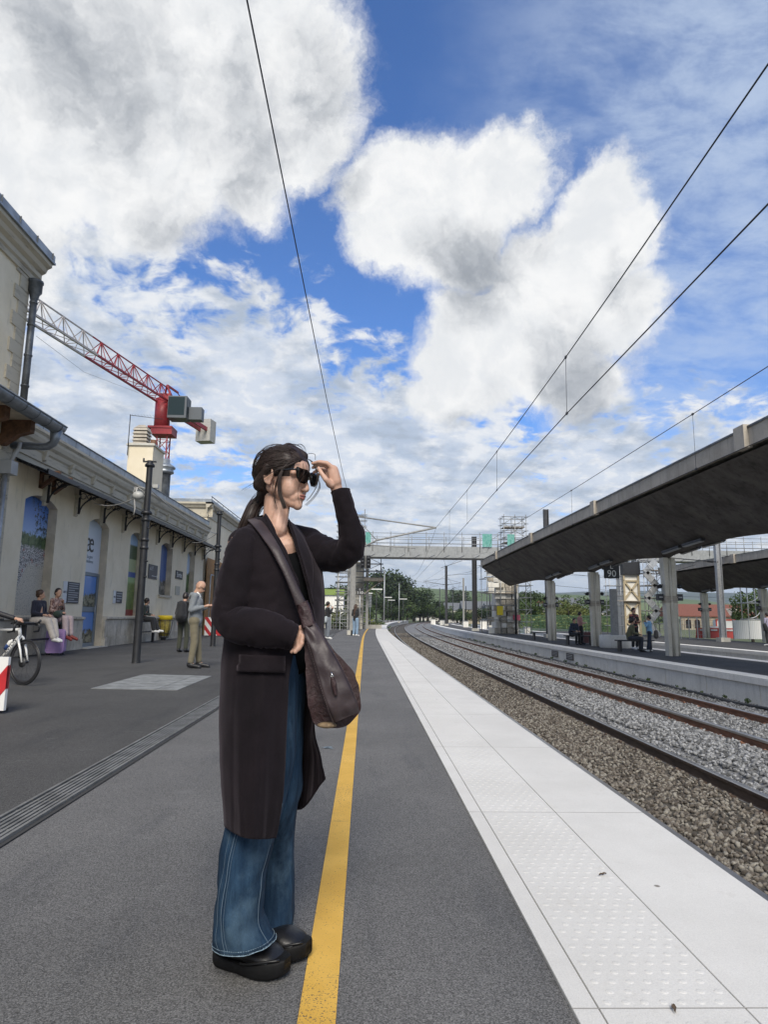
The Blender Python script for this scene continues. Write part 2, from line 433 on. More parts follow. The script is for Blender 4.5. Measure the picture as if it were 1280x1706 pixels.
# platform edge: precast slabs in three lanes
edge = bpy.data.objects.new('platform_edge', None); C.objects.link(edge); edge['kind'] = 'structure'
L = 1.846; J = .004
def slab(xa, xb, studs=False):
    b = MB(); c = .002; xa += J/2; xb -= J/2; ya, yb = .0015, L-.0015
    b.add([(xa, ya, -.12), (xb, ya, -.12), (xb, yb, -.12), (xa, yb, -.12), (xa, ya, .012-c), (xb, ya, .012-c), (xb, yb, .012-c), (xa, yb, .012-c),
           (xa+c*.6, ya+c*.6, .012), (xb-c*.6, ya+c*.6, .012), (xb-c*.6, yb-c*.6, .012), (xa+c*.6, yb-c*.6, .012)],
          [(0, 1, 5, 4), (1, 2, 6, 5), (2, 3, 7, 6), (3, 0, 4, 7), (4, 5, 9, 8), (5, 6, 10, 9), (6, 7, 11, 10), (7, 4, 8, 11), (8, 9, 10, 11)])
    if studs:
        ny = 34; r = .0135
        for i in range(ny):
            for j in range(7):
                x = xa+.032+(j+(.5 if i % 2 else 0))*.0535; y = ya+.027+i*(L-.05)/ny; q = []
                for rr, zz in ((r, .0118), (r*.8, .0132), (r*.5, .0136)):
                    for k in range(8): t = 2*pi*k/8; q.append((x+rr*cos(t), y+rr*sin(t), zz))
                b.add(q, [(a*8+k, a*8+(k+1) % 8, a*8+8+(k+1) % 8, a*8+8+k) for a in (0, 1) for k in range(8)]+[tuple(range(16, 24))], True)
    return b.mesh('slab', [M_SLAB])
p = MB(); strip(p, .60, 1.575, .0055, -3, 34, 1.0)
for i in range(14): y_ = 1.99-L*2+i*L; p.add([(.594+bend(y_), y_-.0022, .0124), (1.578+bend(y_), y_-.0022, .0124), (1.578+bend(y_), y_+.0022, .0124), (.594+bend(y_), y_+.0022, .0124)], [(0, 1, 2, 3)])
p.build('joint_filler', mat('joint_dirt', (.36, .34, .31), .95), edge)
lanes = [slab(.592, .668), slab(.668, 1.082, True), slab(1.082, 1.580)]
for i in range(17):
    y = 1.99-L*2+i*L
    copies(lanes[0], 'border_slab', edge, [(bend(y), y, 0)]); copies(lanes[1], 'tactile_slab', edge, [(bend(y), y, 0)]); copies(lanes[2], 'edge_slab', edge, [(bend(y), y, 0)])
y0 = 1.99-L*2+17*L
p = MB(); strip(p, .592, 1.580, .012, y0, 200, 1.2)
p.grid([[(1.58+bend(y), y, .012), (1.58+bend(y), y, -.14)] for y in [y0+(200-y0)*i/120 for i in range(121)]], False)
p.build('edge_strip', M_SLAB, edge)
p = MB(); p.grid([[(1.50+bend(y), y, -.12), (1.50+bend(y), y, -1.0)] for y in [-6+206*i/120 for i in range(121)]], False)
p.build('edge_wall', M_CONC, edge)
# drain channel: sections with long bars
drain = bpy.data.objects.new('drain_channel', None); C.objects.link(drain); drain['kind'] = 'structure'
b = MB(); W0, W1_ = -.096, .096
for x in (W0, W1_): b.box((x, .5, .004), (.018, .992, .016))
for k in range(5): b.box((-.062+k*.031, .5, .003), (.017, .992, .010))
for k in range(3): b.box((0, .16+k*.33, .0005), (.18, .012, .005))
dm = b.mesh('grate', [mat('grate_metal', (.22, .22, .21), .6, .3, var=.3)])
dx = lambda y: -1.80-.002*(y-3)
copies(dm, 'grate_section', drain, [(dx(y+.5), y, .012) for y in range(0, 40)], rz=[.002]*40)
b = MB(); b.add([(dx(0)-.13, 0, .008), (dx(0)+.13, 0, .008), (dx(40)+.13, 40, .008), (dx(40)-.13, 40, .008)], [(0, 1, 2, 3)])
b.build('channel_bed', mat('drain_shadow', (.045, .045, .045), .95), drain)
# pale worn access cover in the asphalt
cover = bpy.data.objects.new('paving_cover', None); C.objects.link(cover); cover['kind'] = 'structure'
a = [onZ(150, 1148), onZ(295, 1151), onZ(353, 1127), onZ(240, 1124)]
b = MB(); nu, nv = 4, 3
def bil(u, v): return a[0].lerp(a[1], u).lerp(a[3].lerp(a[2], u), v)
M_COV = mat('cover_concrete', (.23, .24, .24), .85, var=.3, vscale=5, bump=.003)
for i in range(nu):
    for j in range(nv):
        e = .006; q = [bil((i+e*2)/nu, (j+e*2)/nv), bil((i+1-e*2)/nu, (j+e*2)/nv), bil((i+1-e*2)/nu, (j+1-e*2)/nv), bil((i+e*2)/nu, (j+1-e*2)/nv)]
        zt = .010+.001*((i*7+j*3) % 3)
        m_ = MB(); m_.add([(p_.x, p_.y, 0.0) for p_ in q]+[(p_.x, p_.y, zt) for p_ in q], [(4, 5, 6, 7), (0, 1, 5, 4), (1, 2, 6, 5), (2, 3, 7, 6), (3, 0, 4, 7)])
        m_.build('paving_tile', M_COV, cover)

# pale paint mark and small dead leaves lying on the platform
for px, py, w_, h_, c_ in ((545, 1247, .09, .05, (.22, .28, .33)),):
    q = onZ(px, py); m_ = MB(); rr_ = random.Random(px)
    for k in range(9): x_, y_ = rr_.gauss(0, w_*.35), rr_.gauss(0, h_*.5); s_ = rr_.uniform(.006, .02); m_.add([(x_+s_*cos(t)*1.6, y_+s_*sin(t)*.7, 0) for t in [2*pi*i/7+rr_.uniform(-.2, .2) for i in range(7)]], [tuple(range(7))])
    m_.build('paint_mark', mat('mark_%d' % int(c_[2]*100), c_, .8), None, (q.x, q.y, .0055), kind='structure')
for px, py, r0, lab in ((1005, 1459, .4, 'curled dead leaf lying on the white edge slab'), (1124, 1684, 1.3, 'scrap of dead leaf near the lower slab joint')):
    q = onZ(px, py, .012); m_ = MB(); m_.grid([[(.020*(i-2)/2, .007*j*(1-abs(i-2)/2.4), .004+.005*abs(j)+.003*((i*3) % 2)) for i in range(5)] for j in (-1, 0, 1)]); o_ = m_.build('leaf', mat('dead_leaf', (.10, .07, .045), .8), None, (q.x, q.y, .012)); o_.name = 'dead_leaf'; o_.rotation_euler = (0, 0, r0); tag(o_, lab, 'leaf')

# ballast bed between the platforms (humps between the tracks)
T1, T2 = 3.27, 6.60; GA = .735
def bedz(x):
    z = Z_BED+.06
    for c in (T1, T2):
        if abs(x-c) < 1.35: z = Z_RAIL-.145
    if 4.5 < x < 5.35: z = Z_RAIL-.10+.03*cos((x-4.9)*4)
    if x > 8.1: z = Z_RAIL-.22
    return z
xs = [1.5, 1.75, 2.0, 2.5, 3.2, 3.95, 4.4, 4.6, 4.9, 5.2, 5.5, 5.85, 6.6, 7.35, 7.9, 8.3, 8.7, 9.35]
ysb = [-4, 0]+[1+i*1.0 for i in range(60)]+[62+i*4 for i in range(80)]
b = MB()
for i in range(len(ysb)-1):
    for k in range(len(xs)-1):
        y, y2 = ysb[i], ysb[i+1]; b.cur = 0 if xs[k] < 3.95 else 1
        b.add([(xs[k]+bend(y), y, bedz(xs[k])), (xs[k+1]+bend(y), y, bedz(xs[k+1])), (xs[k+1]+bend(y2), y2, bedz(xs[k+1])), (xs[k]+bend(y2), y2, bedz(xs[k]))], [(0, 1, 2, 3)])
b.build('trackbed', [M_BEDB, M_BEDG], kind='structure')

# ballast stones
def stone_proto(seed):
    r = random.Random(seed); bm = bmesh.new()
    bmesh.ops.create_icosphere(bm, subdivisions=1, radius=1)
    for v in bm.verts: v.co *= r.uniform(.72, 1.18)
    for v in bm.verts: v.co = Vector((v.co.x*1.0, v.co.y*.72, v.co.z*.55))
    vs = np.array([v.co[:] for v in bm.verts]); fs = np.array([[v.index for v in f.verts] for f in bm.faces]); bm.free(); return vs, fs
PROT = [stone_proto(i) for i in range(10)]
def low_proto(seed):
    r = random.Random(seed); v = np.array([(1, 0, 0), (0, .7, 0), (-1, 0, 0), (0, -.7, 0), (.1, 0, .55), (0, .1, -.5)])*np.array([[r.uniform(.75, 1.2)] for _ in range(6)])
    return v, np.array([(0, 1, 4), (1, 2, 4), (2, 3, 4), (3, 0, 4), (1, 0, 5), (2, 1, 5), (3, 2, 5), (0, 3, 5)])
LOW = [low_proto(i) for i in range(8)]
def stones(name, pts, size, protos, material, seed=1):
    r = np.random.default_rng(seed); V = []; F = []; T = []; off = 0
    n = len(pts); pid = r.integers(0, len(protos), n)
    ang = r.uniform(-pi, pi, (n, 3)); ang[:, :2] *= .32; sz = size*r.uniform(.62, 1.25, n); tone = r.uniform(0, 1, n)
    for k, (pv, pf) in enumerate(protos):
        idx = np.nonzero(pid == k)[0]
        if not len(idx): continue
        cx, sx = np.cos(ang[idx, 0]), np.sin(ang[idx, 0]); cy, sy = np.cos(ang[idx, 1]), np.sin(ang[idx, 1]); cz, sz_ = np.cos(ang[idx, 2]), np.sin(ang[idx, 2])
        R = np.empty((len(idx), 3, 3))
        R[:, 0] = np.stack([cz*cy, cz*sy*sx-sz_*cx, cz*sy*cx+sz_*sx], 1); R[:, 1] = np.stack([sz_*cy, sz_*sy*sx+cz*cx, sz_*sy*cx-cz*sx], 1); R[:, 2] = np.stack([-sy, cy*sx, cy*cx], 1)
        v = np.einsum('nij,vj->nvi', R, pv)*sz[idx][:, None, None]+pts[idx][:, None, :]
        f = pf[None]+(np.arange(len(idx))*len(pv))[:, None, None]+off
        V.append(v.reshape(-1, 3)); F.append(f.reshape(-1, 3)); T.append(np.repeat(tone[idx], len(pv))); off += len(idx)*len(pv)
    V = np.concatenate(V); F = np.concatenate(F); T = np.concatenate(T)
    me = bpy.data.meshes.new(name); me.vertices.add(len(V)); me.vertices.foreach_set('co', V.ravel())
    me.loops.add(F.size); me.loops.foreach_set('vertex_index', F.ravel().astype(np.int32))
    me.polygons.add(len(F)); me.polygons.foreach_set('loop_start', np.arange(0, F.size, 3, dtype=np.int32))
    me.update(calc_edges=True); at = me.attributes.new('tone', 'FLOAT', 'POINT'); at.data.foreach_set('value', T.astype(np.float32))
    me.materials.append(material); return me
def spread(xa, xb, ya, yb, dens, lift):
    n = int((xb-xa)*(yb-ya)*dens); x = rng.uniform(xa, xb, n); y = rng.uniform(ya, yb, n)
    z = np.array([bedz(v) for v in x])+rng.uniform(-.006, .022, n)+lift; x = x+np.array([bend(v) for v in y])
    return np.stack([x, y, z], 1)
def off_rails(p):
    k = np.ones(len(p), bool)
    for c in (T1-GA, T1+GA, T2-GA, T2+GA):
        k &= np.abs(p[:, 0]-np.array([bend(v) for v in p[:, 1]])-c) > .085
    return p[k]
BS = [('brown', 1.55, 4.05, M_STB, .031), ('grey', 4.05, 9.1, M_STG, .036)]
for nm, xa, xb, mt, sz in BS:
    near = off_rails(spread(xa, xb, 1.6, 15, 620 if nm == 'brown' else 430, .0))
    far = off_rails(spread(xa, xb, 15, 34, 300, .0)); fr2 = off_rails(spread(xa, xb, 34, 75, 90, .0))
    link(stones('ballast', near, sz, PROT, mt, 3), 'ballast', kind='stuff')
    link(stones('ballast', far, sz*1.15, LOW, mt, 5), 'ballast', kind='stuff')
    link(stones('ballast', fr2, sz*1.7, LOW, mt, 7), 'ballast', kind='stuff')

# rails, sleepers, fastenings
RP = [(-.07, 0), (.07, 0), (.07, .014), (.012, .032), (.009, .115), (.034, .128), (.036, .160), (.028, .170), (-.028, .170), (-.036, .160), (-.034, .128), (-.009, .115), (-.012, .032), (-.07, .014)]
def rail_mesh(cx, side):
    b = MB(); rows = []
    ys_ = [-3, 0]+[2*i for i in range(1, 16)]+[32+4*i for i in range(85)]
    for y in ys_: rows.append([(cx+bend(y)+p[0], y, Z_RAIL-.17+p[1]) for p in RP])
    n = len(RP)
    for i in range(len(rows)-1):
        vs = rows[i]+rows[i+1]
        for k in range(n):
            b.cur = 1 if k in (7, 8) or (k == 6 and side > 0) or (k == 9 and side < 0) else 0
            b.add([vs[k], vs[(k+1) % n], vs[n+(k+1) % n], vs[n+k]], [(0, 1, 2, 3)])
    return b
for tno, (cx, rm, sm) in enumerate(((T1, M_RAILB, M_SLEEPW), (T2, M_RAILR, M_SLEEPW))):
    tr = thing('railway_track', ('brown railed track running beside the white platform edge' if tno == 0 else 'rusty railed track running along the far platform wall'), 'railway track', group='railway tracks')
    for sdx in (-1, 1): rail_mesh(cx+sdx*GA, sdx).build('rail', [rm, M_SHINE], tr)
    b = MB(); b.box((0, 0, -.06), (2.5, .26, .16)); sl_ = b.mesh('sleeper', [sm])
    yy = [1.2+i*.6 for i in range(95)]
    copies(sl_, 'sleeper', tr, [(cx+bend(y), y, Z_RAIL-.175) for y in yy])
    b = MB()
    for y in [1.2+i*.6 for i in range(100)]:
        for sdx in (-1, 1):
            X_ = cx+sdx*GA+bend(y)
            for e in (-1, 1):
                b.box((X_+e*.105, y, Z_RAIL-.150), (.09, .13, .03)); b.tube([(X_+e*.10, y, Z_RAIL-.15), (X_+e*.10, y, Z_RAIL-.105)], .018, 6)
                b.beam((X_+e*.12, y, Z_RAIL-.12), (X_+e*.045, y, Z_RAIL-.135), .07, .012)
    b.build('rail_fastenings', rm, tr, kind='stuff')
b = MB()   # cable trunk along the far platform wall
pts = [(8.72+bend(y)+.05*sin(y*1.1), y, Z_RAIL-.17+.015*sin(y*2.3)) for y in [4+i*.8 for i in range(90)]]
tag(b.tube(pts, .035, 6).build('cable', M_BLACK), 'black cable snaking along the foot of the far platform wall', 'cable')
# ------------------------------------------------------------------ island platform
X2 = 9.12; XR2 = 13.3
isl = bpy.data.objects.new('island_platform', None); C.objects.link(isl); isl['kind'] = 'structure'
p = MB(); strip(p, X2+.5, XR2-.5, Z_P2-.004, 2, 132, 2.0); p.build('platform_surface', M_ASPH2, isl)
def edge_rows(par, xe, sgn, zt, y0, y1, pieces):
    """coping slabs over wall panels, both built piece by piece"""
    PL = 2.4
    b = MB()
    def prof(y, d): return None
    for i in range(pieces):
        y = y0+i*PL; da, db = bend(y), bend(y+PL-.012)
        m1 = MB(); cxx = [(xe-sgn*.04, zt-.16), (xe-sgn*.04, zt), (xe+sgn*.52, zt), (xe+sgn*.52, zt-.16)]
        vs = [(q[0]+da, y, q[1]) for q in cxx]+[(q[0]+db, y+PL-.012, q[1]) for q in cxx]
        m1.add(vs, [(0, 1, 5, 4), (1, 2, 6, 5), (2, 3, 7, 6), (3, 0, 4, 7), (0, 3, 2, 1), (4, 5, 6, 7)]); m1.build('coping_slab', M_COPE, par)
        m2 = MB(); cxx = [(xe, zt-.9), (xe, zt-.165), (xe+sgn*.15, zt-.165), (xe+sgn*.15, zt-.9)]
        vs = [(q[0]+da, y+.02, q[1]) for q in cxx]+[(q[0]+db, y+PL-.012, q[1]) for q in cxx]
        m2.add(vs, [(0, 1, 5, 4), (1, 2, 6, 5), (2, 3, 7, 6), (3, 0, 4, 7), (0, 3, 2, 1), (4, 5, 6, 7)]); m2.build('wall_panel', M_PANEL, par)
    ye = y0+pieces*PL
    if ye < y1:
        yl = [ye+(y1-ye)*k/50 for k in range(51)]; m = MB()
        m.grid([[(xe+bend(y)+sgn*.02, y, zt-.9), (xe+bend(y)+sgn*.02, y, zt-.16)] for y in yl], False)
        m.grid([[(xe-sgn*.04+bend(y), y, zt-.16), (xe-sgn*.04+bend(y), y, zt), (xe+sgn*.52+bend(y), y, zt)] for y in yl], False)
        m.build('far_coping', M_COPE, par)
    m = MB(); yl = [y0+(y1-y0)*k/50 for k in range(51)]
    m.grid([[(xe+sgn*.1+bend(y), y, zt-1), (xe+sgn*.1+bend(y), y, zt-.17)] for y in yl], False); m.build('inner_wall', mat('joint_dark', (.05, .05, .05), .9), par)
edge_rows(isl, X2, 1, Z_P2, 8, 132, 24)
edge_rows(isl, XR2, -1, Z_P2, 12, 132, 0)
# two small dark notice plates on the platform wall
for px, py, lab in ((925, 1089, 'small dark notice plate on the far platform wall, further one of two'), (950, 1094, 'small dark notice plate on the far platform wall, nearer one of two')):
    c = onX(px, py, X2-.02); t_ = thing('notice_plate', lab, 'notice', c, group='notice plates on the far platform wall')
    MB().box((0, 0, 0), (.03, 1.0, .27)).build('plate', mat('plate_dark', (.06, .06, .065), .6), t_)
    m = MB()
    for k in range(3): m.box((-.018, 0, .07-k*.07), (.006, .8, .022))
    m.build('lettering', mat('lettering_grey', (.35, .35, .34), .6), t_)
# outer platform further right
outp = bpy.data.objects.new('outer_platform', None); C.objects.link(outp); outp['kind'] = 'structure'
p = MB(); strip(p, 17.5, 24.5, Z_P3-.004, 8, 132, 2.0); p.build('platform_surface', M_ASPH2, outp)
edge_rows(outp, 17.0, 1, Z_P3, 14, 132, 18)
p = MB(); strip(p, 13.25, 17.1, Z_RAIL-.12, -4, 370, 3.0); p.build('trackbed', M_BEDG, kind='structure')
tr = thing('railway_track', 'track in the gap between the island platform and the outer platform', 'railway track', group='railway tracks')
for sdx in (-1, 1): rail_mesh(15.15+sdx*GA, sdx).build('rail', [M_RAILR, M_SHINE], tr)
# ================================================================== STATION BUILDING
WX = -8.7
def f_stucco(t, c):
    n = t.noise(t.pos, .9, 8, .65); v = t.noise(t.v('MULTIPLY', t.pos, (3, 3, .45)), 1.3, 7, .68); g = t.noise(t.pos, 90, 3, .7)
    k = t.mix(t.step(n, .3, .7), (.72, .63, .46), (.82, .73, .565))
    k = t.mix(t.m('MULTIPLY', t.step(v, .56, .74), .5), k, (.30, .27, .20))
    s = t.step(t.noise(t.pos, 3.3, 9, .78), .60, .72); k = t.mix(t.m('MULTIPLY', s, .55), k, (.33, .30, .24))
    bumpit(t, g, .003); return k
M_STUC = mat('stucco', (.6, .55, .4), .92, fn=f_stucco)
M_REV = mat('reveal_stucco', (.60, .52, .40), .92, var=.2, vscale=2, bump=.002)
def f_lime(t, c):
    n = t.noise(t.pos, 1.7, 8, .7); v = t.noise(t.v('MULTIPLY', t.pos, (4, 4, .6)), 1.8, 7, .7); g = t.noise(t.pos, 50, 4, .7)
    k = t.mix(t.step(n, .32, .68), (.38, .34, .27), (.62, .57, .48))
    k = t.mix(t.m('MULTIPLY', t.step(v, .5, .68), .6), k, (.15, .135, .11)); bumpit(t, g, .005); return k
M_LIME = mat('limestone', (.45, .42, .36), .92, fn=f_lime)
M_MOULD = mat('cornice_stone', (.5, .46, .38), .9, fn=lambda t, c: t.mix(t.m('MULTIPLY', t.step(t.noise(t.v('MULTIPLY', t.pos, (2, .8, 5)), 1.5, 9, .75), .5, .66), .6), (.50, .455, .36), (.17, .15, .125)), bump=0)
M_ZINC = mat('zinc', (.30, .33, .36), .42, .55, var=.25, vscale=3)
M_ZINCD = mat('zinc_dark', (.12, .13, .14), .5, .4, var=.45, vscale=4)
M_GUT = mat('gutter_zinc', (.26, .28, .30), .42, .5, var=.2, vscale=5)
M_BRWN = mat('brown_wood', (.17, .085, .045), .7, var=.35, vscale=9)
M_WOOD = mat('wood_plank', (.42, .23, .08), .75, fn=lambda t, c: t.mix(t.step(t.noise(t.v('MULTIPLY', t.pos, (14, 14, .8)), 2, 6, .65), .35, .7), (.24, .12, .04), (.46, .26, .10)))
bld = thing('station_building', 'cream rendered station building with arched windows, stone plinth and iron bracketed awning', 'building', (WX, 25, 0))
LX = lambda p: (p[0]-WX, p[1]-25, p[2])      # world to building
class BB(MB):
    def build(s, name, mt, parent=None, **k):
        s.v = [(p[0]-WX, p[1]-25, p[2]) for p in s.v]; return MB.build(s, name, mt, parent or bld, **k)
def arch(ya, yb, zs, rise, n=12):
    """points of a segmental arch from (ya,zs) up and over to (yb,zs)"""
    w = (yb-ya)/2; R = (w*w+rise*rise)/(2*rise); cz = zs+rise-R; a = math.asin(w/R)
    return [((ya+yb)/2+R*sin(-a+2*a*i/n), cz+R*cos(-a+2*a*i/n)) for i in range(n+1)]
def wall_open(mb, x, y0, y1, z0, z1, ops, depth=.30):
    y = y0
    for (ya, yb, zb, zs, rise) in ops:
        mb.cur = 0
        mb.add([(x, y, z0), (x, ya, z0), (x, ya, z1), (x, y, z1)], [(0, 1, 2, 3)])
        if zb > z0: mb.add([(x, ya, z0), (x, yb, z0), (x, yb, zb), (x, ya, zb)], [(0, 1, 2, 3)])
        A = arch(ya, yb, zs, rise)
        for (p, q) in zip(A, A[1:]): mb.add([(x, p[0], p[1]), (x, q[0], q[1]), (x, q[0], z1), (x, p[0], z1)], [(0, 1, 2, 3)])
        mb.cur = 1; loop = [(ya, zb)]+A+[(yb, zb)]
        for (p, q) in zip(loop, loop[1:]): mb.add([(x, p[0], p[1]), (x, q[0], q[1]), (x-depth, q[0], q[1]), (x-depth, p[0], p[1])], [(0, 1, 2, 3)])
        mb.add([(x, ya, zb), (x, yb, zb), (x-depth, yb, zb), (x-depth, ya, zb)], [(0, 1, 2, 3)])
        y = yb
    mb.cur = 0; mb.add([(x, y, z0), (x, y1, z0), (x, y1, z1), (x, y, z1)], [(0, 1, 2, 3)])
OPS = [(16.55, 18.30, 1.0, 3.93, .22), (20.45, 22.05, .02, 3.88, .22), (24.1, 25.55, 1.0, 3.90, .22), (27.75, 29.4, 1.87, 3.93, .20), (31.85, 33.25, 1.87, 3.98, .18)]
w = BB(); wall_open(w, WX, 15.7, 35.0, 0, 5.2, OPS)
w.build('wall', [M_STUC, M_REV])
w = BB(); w.b2((-20, 15.7, 5.0), (WX-.02, 35, 5.75)); w.b2((-20, 15.7, 0), (-9.6, 35.0, 5.0)); w.build('roof', M_ZINCD)
# plinth blocks
yb_ = 15.75; segs = [(15.75, 20.40), (22.10, 35.0)]
for a0, a1 in segs:
    n = max(1, round((a1-a0)/1.15)); s_ = (a1-a0)/n
    for i in range(n):
        for (za, zb, ex) in ((0, .30, .12), (.305, .86, .085)):
            b = BB(); y = a0+i*s_; b.b2((WX-.05, y+.006, za), (WX+ex, y+s_-.006, zb)); b.build('plinth_block', M_LIME)
    b = BB(); b.prism([(WX-.05, .865), (WX+.085, .865), (WX+.145, .90), (WX+.145, .955), (WX-.02, .985)], a0, a1); b.build('plinth_cap', M_LIME)
# sills of the two high windows
for a0, a1 in ((27.7, 29.45), (31.8, 33.3)):
    b = BB(); b.b2((WX-.4, a0, 1.78), (WX+.07, a1, 1.88)); b.build('window_sill', M_MOULD)
# cornice
CP = [(0, 4.85), (.05, 4.85), (.05, 4.98), (.09, 5.0), (.09, 5.22), (.14, 5.26), (.17, 5.36), (.24, 5.42), (.28, 5.52), (.28, 5.60), (.34, 5.66), (.34, 5.73), (-.1, 5.78)]
b = BB(); b.prism([(WX+p, z) for p, z in CP], 15.7, 35.0); b.build('cornice', M_MOULD)
for i in range(12):      # small blocks under the cornice
    y = 17+i*1.55; b = BB(); b.prism([(WX+.05, 5.0), (WX+.16, 5.06), (WX+.22, 5.30), (WX+.05, 5.30)], y, y+.12); b.build('cornice_block', M_MOULD)
# zinc edge panels with dark joints
for i in range(20):
    y = 15.75+i*.965
    b = BB(); b.b2((WX+.17, y+.012, 5.74), (WX+.19, y+.95, 6.0)); b.build('zinc_panel', M_ZINC)
b = BB(); b.b2((WX+.15, 15.7, 6.0), (WX+.215, 35, 6.03)); b.b2((WX+.12, 15.7, 5.72), (WX+.165, 35, 6.0)); b.build('zinc_capping', M_ZINCD)
# awning: sloping dark sheets with ribs on brackets
M_AWN = mat('awning_sheet', (.07, .08, .09), .45, .3, var=.5, vscale=5)
AY0, AY1 = 15.8, 35.1
b = BB()
for i in range(20):
    y = AY0+i*.965; b = BB()
    b.add([(WX, y, 4.83), (WX+.86, y, 4.50), (WX+.86, y+.945, 4.50), (WX, y+.945, 4.83), (WX, y, 4.85), (WX+.86, y, 4.525), (WX+.86, y+.945, 4.525), (WX, y+.945, 4.85)],
          [(3, 2, 1, 0), (4, 5, 6, 7), (0, 1, 5, 4), (1, 2, 6, 5), (2, 3, 7, 6), (3, 0, 4, 7)])
    b.build('awning_sheet', M_AWN)
b = BB()
for k in range(6): x = WX+.08+k*.15; b.b2((x, AY0, 4.83-(x-WX)*.384-.055), (x+.035, AY1, 4.83-(x-WX)*.384-.012))
b.b2((WX+.84, AY0, 4.44), (WX+.885, AY1, 4.56)); b.build('awning_rail', M_BLACK)
BRY = [onX(px, py, WX).y for px, py in ((125.7, 838), (168.7, 854), (203.8, 868), (233, 880.6), (262.5, 890), (283, 899.5), (303.6, 907.5), (321, 914.6), (339, 920))]
d0 = (BRY[6]-BRY[0])/6; BRY = [BRY[0]+i*d0 for i in range(-1, 9)]
def bracket():
    b = MB(); b.beam((.02, 0, 3.98), (.02, 0, 4.72), .05); b.beam((.0, 0, 4.70), (.84, 0, 4.42), .05)
    b.tube([(.04+.62*(1-cos(t)), 0, 4.0+.50*sin(t)) for t in [pi/2*i/7 for i in range(8)]], .022, 6)
    for (x, z, r) in ((.12, 4.52, .085), (.30, 4.50, .062), (.44, 4.46, .045)):
        b.tube([(x+r*cos(t), 0, z+r*sin(t)) for t in [2*pi*i/12 for i in range(13)]], .012, 5, caps=False)
    b.beam((.05, 0, 4.15), (.35, 0, 4.50), .02); return b.mesh('bracket', [M_BLACK])
bm_ = bracket(); b = MB(); b.box((.03, 0, 4.25), (.12, .17, .46)); b.box((.05, 0, 4.51), (.16, .21, .06)); b.prism([(0, 3.9), (.05, 3.93), (.09, 4.02), (0, 4.02)], -.085, .085); bc_ = b.mesh('corbel', [M_MOULD])
for y in BRY:
    link(bc_, 'corbel', bld, LX((WX, y, 0))); o = link(bm_, 'bracket', bld, LX((WX+.09, y, 0)))
# brown wooden triangle brackets left from an old sign
for k, (px, py) in enumerate(((65, 812), (86, 822))):
    c = onX(px, py, WX); m = BB()
    m.beam((WX+.03, c.y, c.z-.02), (WX+.03, c.y, c.z+.42), .1, .09); m.beam((WX, c.y, c.z+.40), (WX+.52, c.y, c.z+.40), .1, .09); m.beam((WX+.03, c.y, c.z+.0), (WX+.50, c.y, c.z+.38), .1, .09)
    m.build('wooden_bracket', M_BRWN)
# ------------------ posters and door in the openings
def poster(y0, y1, z0, z1, fn, name='window_poster', rise=.2, lab=None):
    A = arch(y0, y1, z1-rise, rise); m = BB(); P = [(y0, z0)]+A+[(y1, z0)]
    x = WX-.24; n = len(P)
    m.add([(x, p, q) for p, q in P]+[(x-.03, p, q) for p, q in P], [tuple(range(n))[::-1], tuple(range(n, 2*n))]+[(k, (k+1) % n, n+(k+1) % n, n+k) for k in range(n)])
    o = m.build(name, mat('poster_%d' % int(y0*10), (.5, .5, .5), .35, fn=fn, spec=.4))
    if lab: o['label'] = lab
    return o
def f_town(t, c):      # sky, green hill, crowded roofs, pale path
    x, y, z = t.sep(t.pos); n = t.noise(t.pos, 5, 6, .7); f = t.noise(t.v('MULTIPLY', t.pos, (1, 6, 9)), 4, 6, .85)
    zz = t.m('ADD', z, t.m('MULTIPLY', t.m('SUBTRACT', n, .5), .5))
    sky = t.mix(t.step(z, 2.8, 4.0), (.40, .55, .80), (.05, .16, .50))
    hill = t.mix(t.step(n, .4, .6), (.03, .07, .02), (.12, .17, .07))
    town = t.mix(t.step(f, .46, .54), (.012, .012, .016), (.66, .64, .62)); town = t.mix(t.step(t.noise(t.pos, 9, 3, .6), .6, .66), town, (.35, .10, .08))
    path = t.mix(t.step(f, .40, .46), (.10, .09, .08), (.52, .48, .40))
    r = t.mix(t.step(zz, 2.75, 2.85), town, t.mix(t.step(zz, 3.12, 3.2), hill, sky))
    r = t.mix(t.m('MULTIPLY', t.step(t.m('ADD', t.m('MULTIPLY', t.m('SUBTRACT', y, 17.3), 1.6), t.m('SUBTRACT', 2.3, z)), .05, .25), t.step(z, 2.5, 2.2)), r, path)
    lf = t.m('MULTIPLY', t.step(t.noise(t.pos, 11, 4, .75), .52, .56), t.step(t.m('ADD', y, t.m('MULTIPLY', z, .3)), 18.5, 18.75))
    return t.mix(t.m('MULTIPLY', lf, t.step(z, 2.9, 3.1)), r, (.02, .03, .015))
poster(16.56, 18.29, 1.0, 4.14, f_town, lab='poster of a hillside town under blue sky filling the first arch')
def f_white(t, c):
    z = t.sep(t.pos)[2]; return t.mix(t.step(z, 3.0, 4.0), (.62, .66, .72), (.50, .58, .66))
poster(20.47, 22.04, 2.38, 4.09, f_white, lab='white poster with a large black letter above the door')
text('æ', 'lettering', .95, M_BLACK, bld, LX((WX-.235, 21.2, 3.32)), FACE_X)
text('La gare\nmoderne', 'lettering', .15, mat('letter_grey', (.2, .25, .3), .6), bld, LX((WX-.235, 21.25, 2.80)), FACE_X)
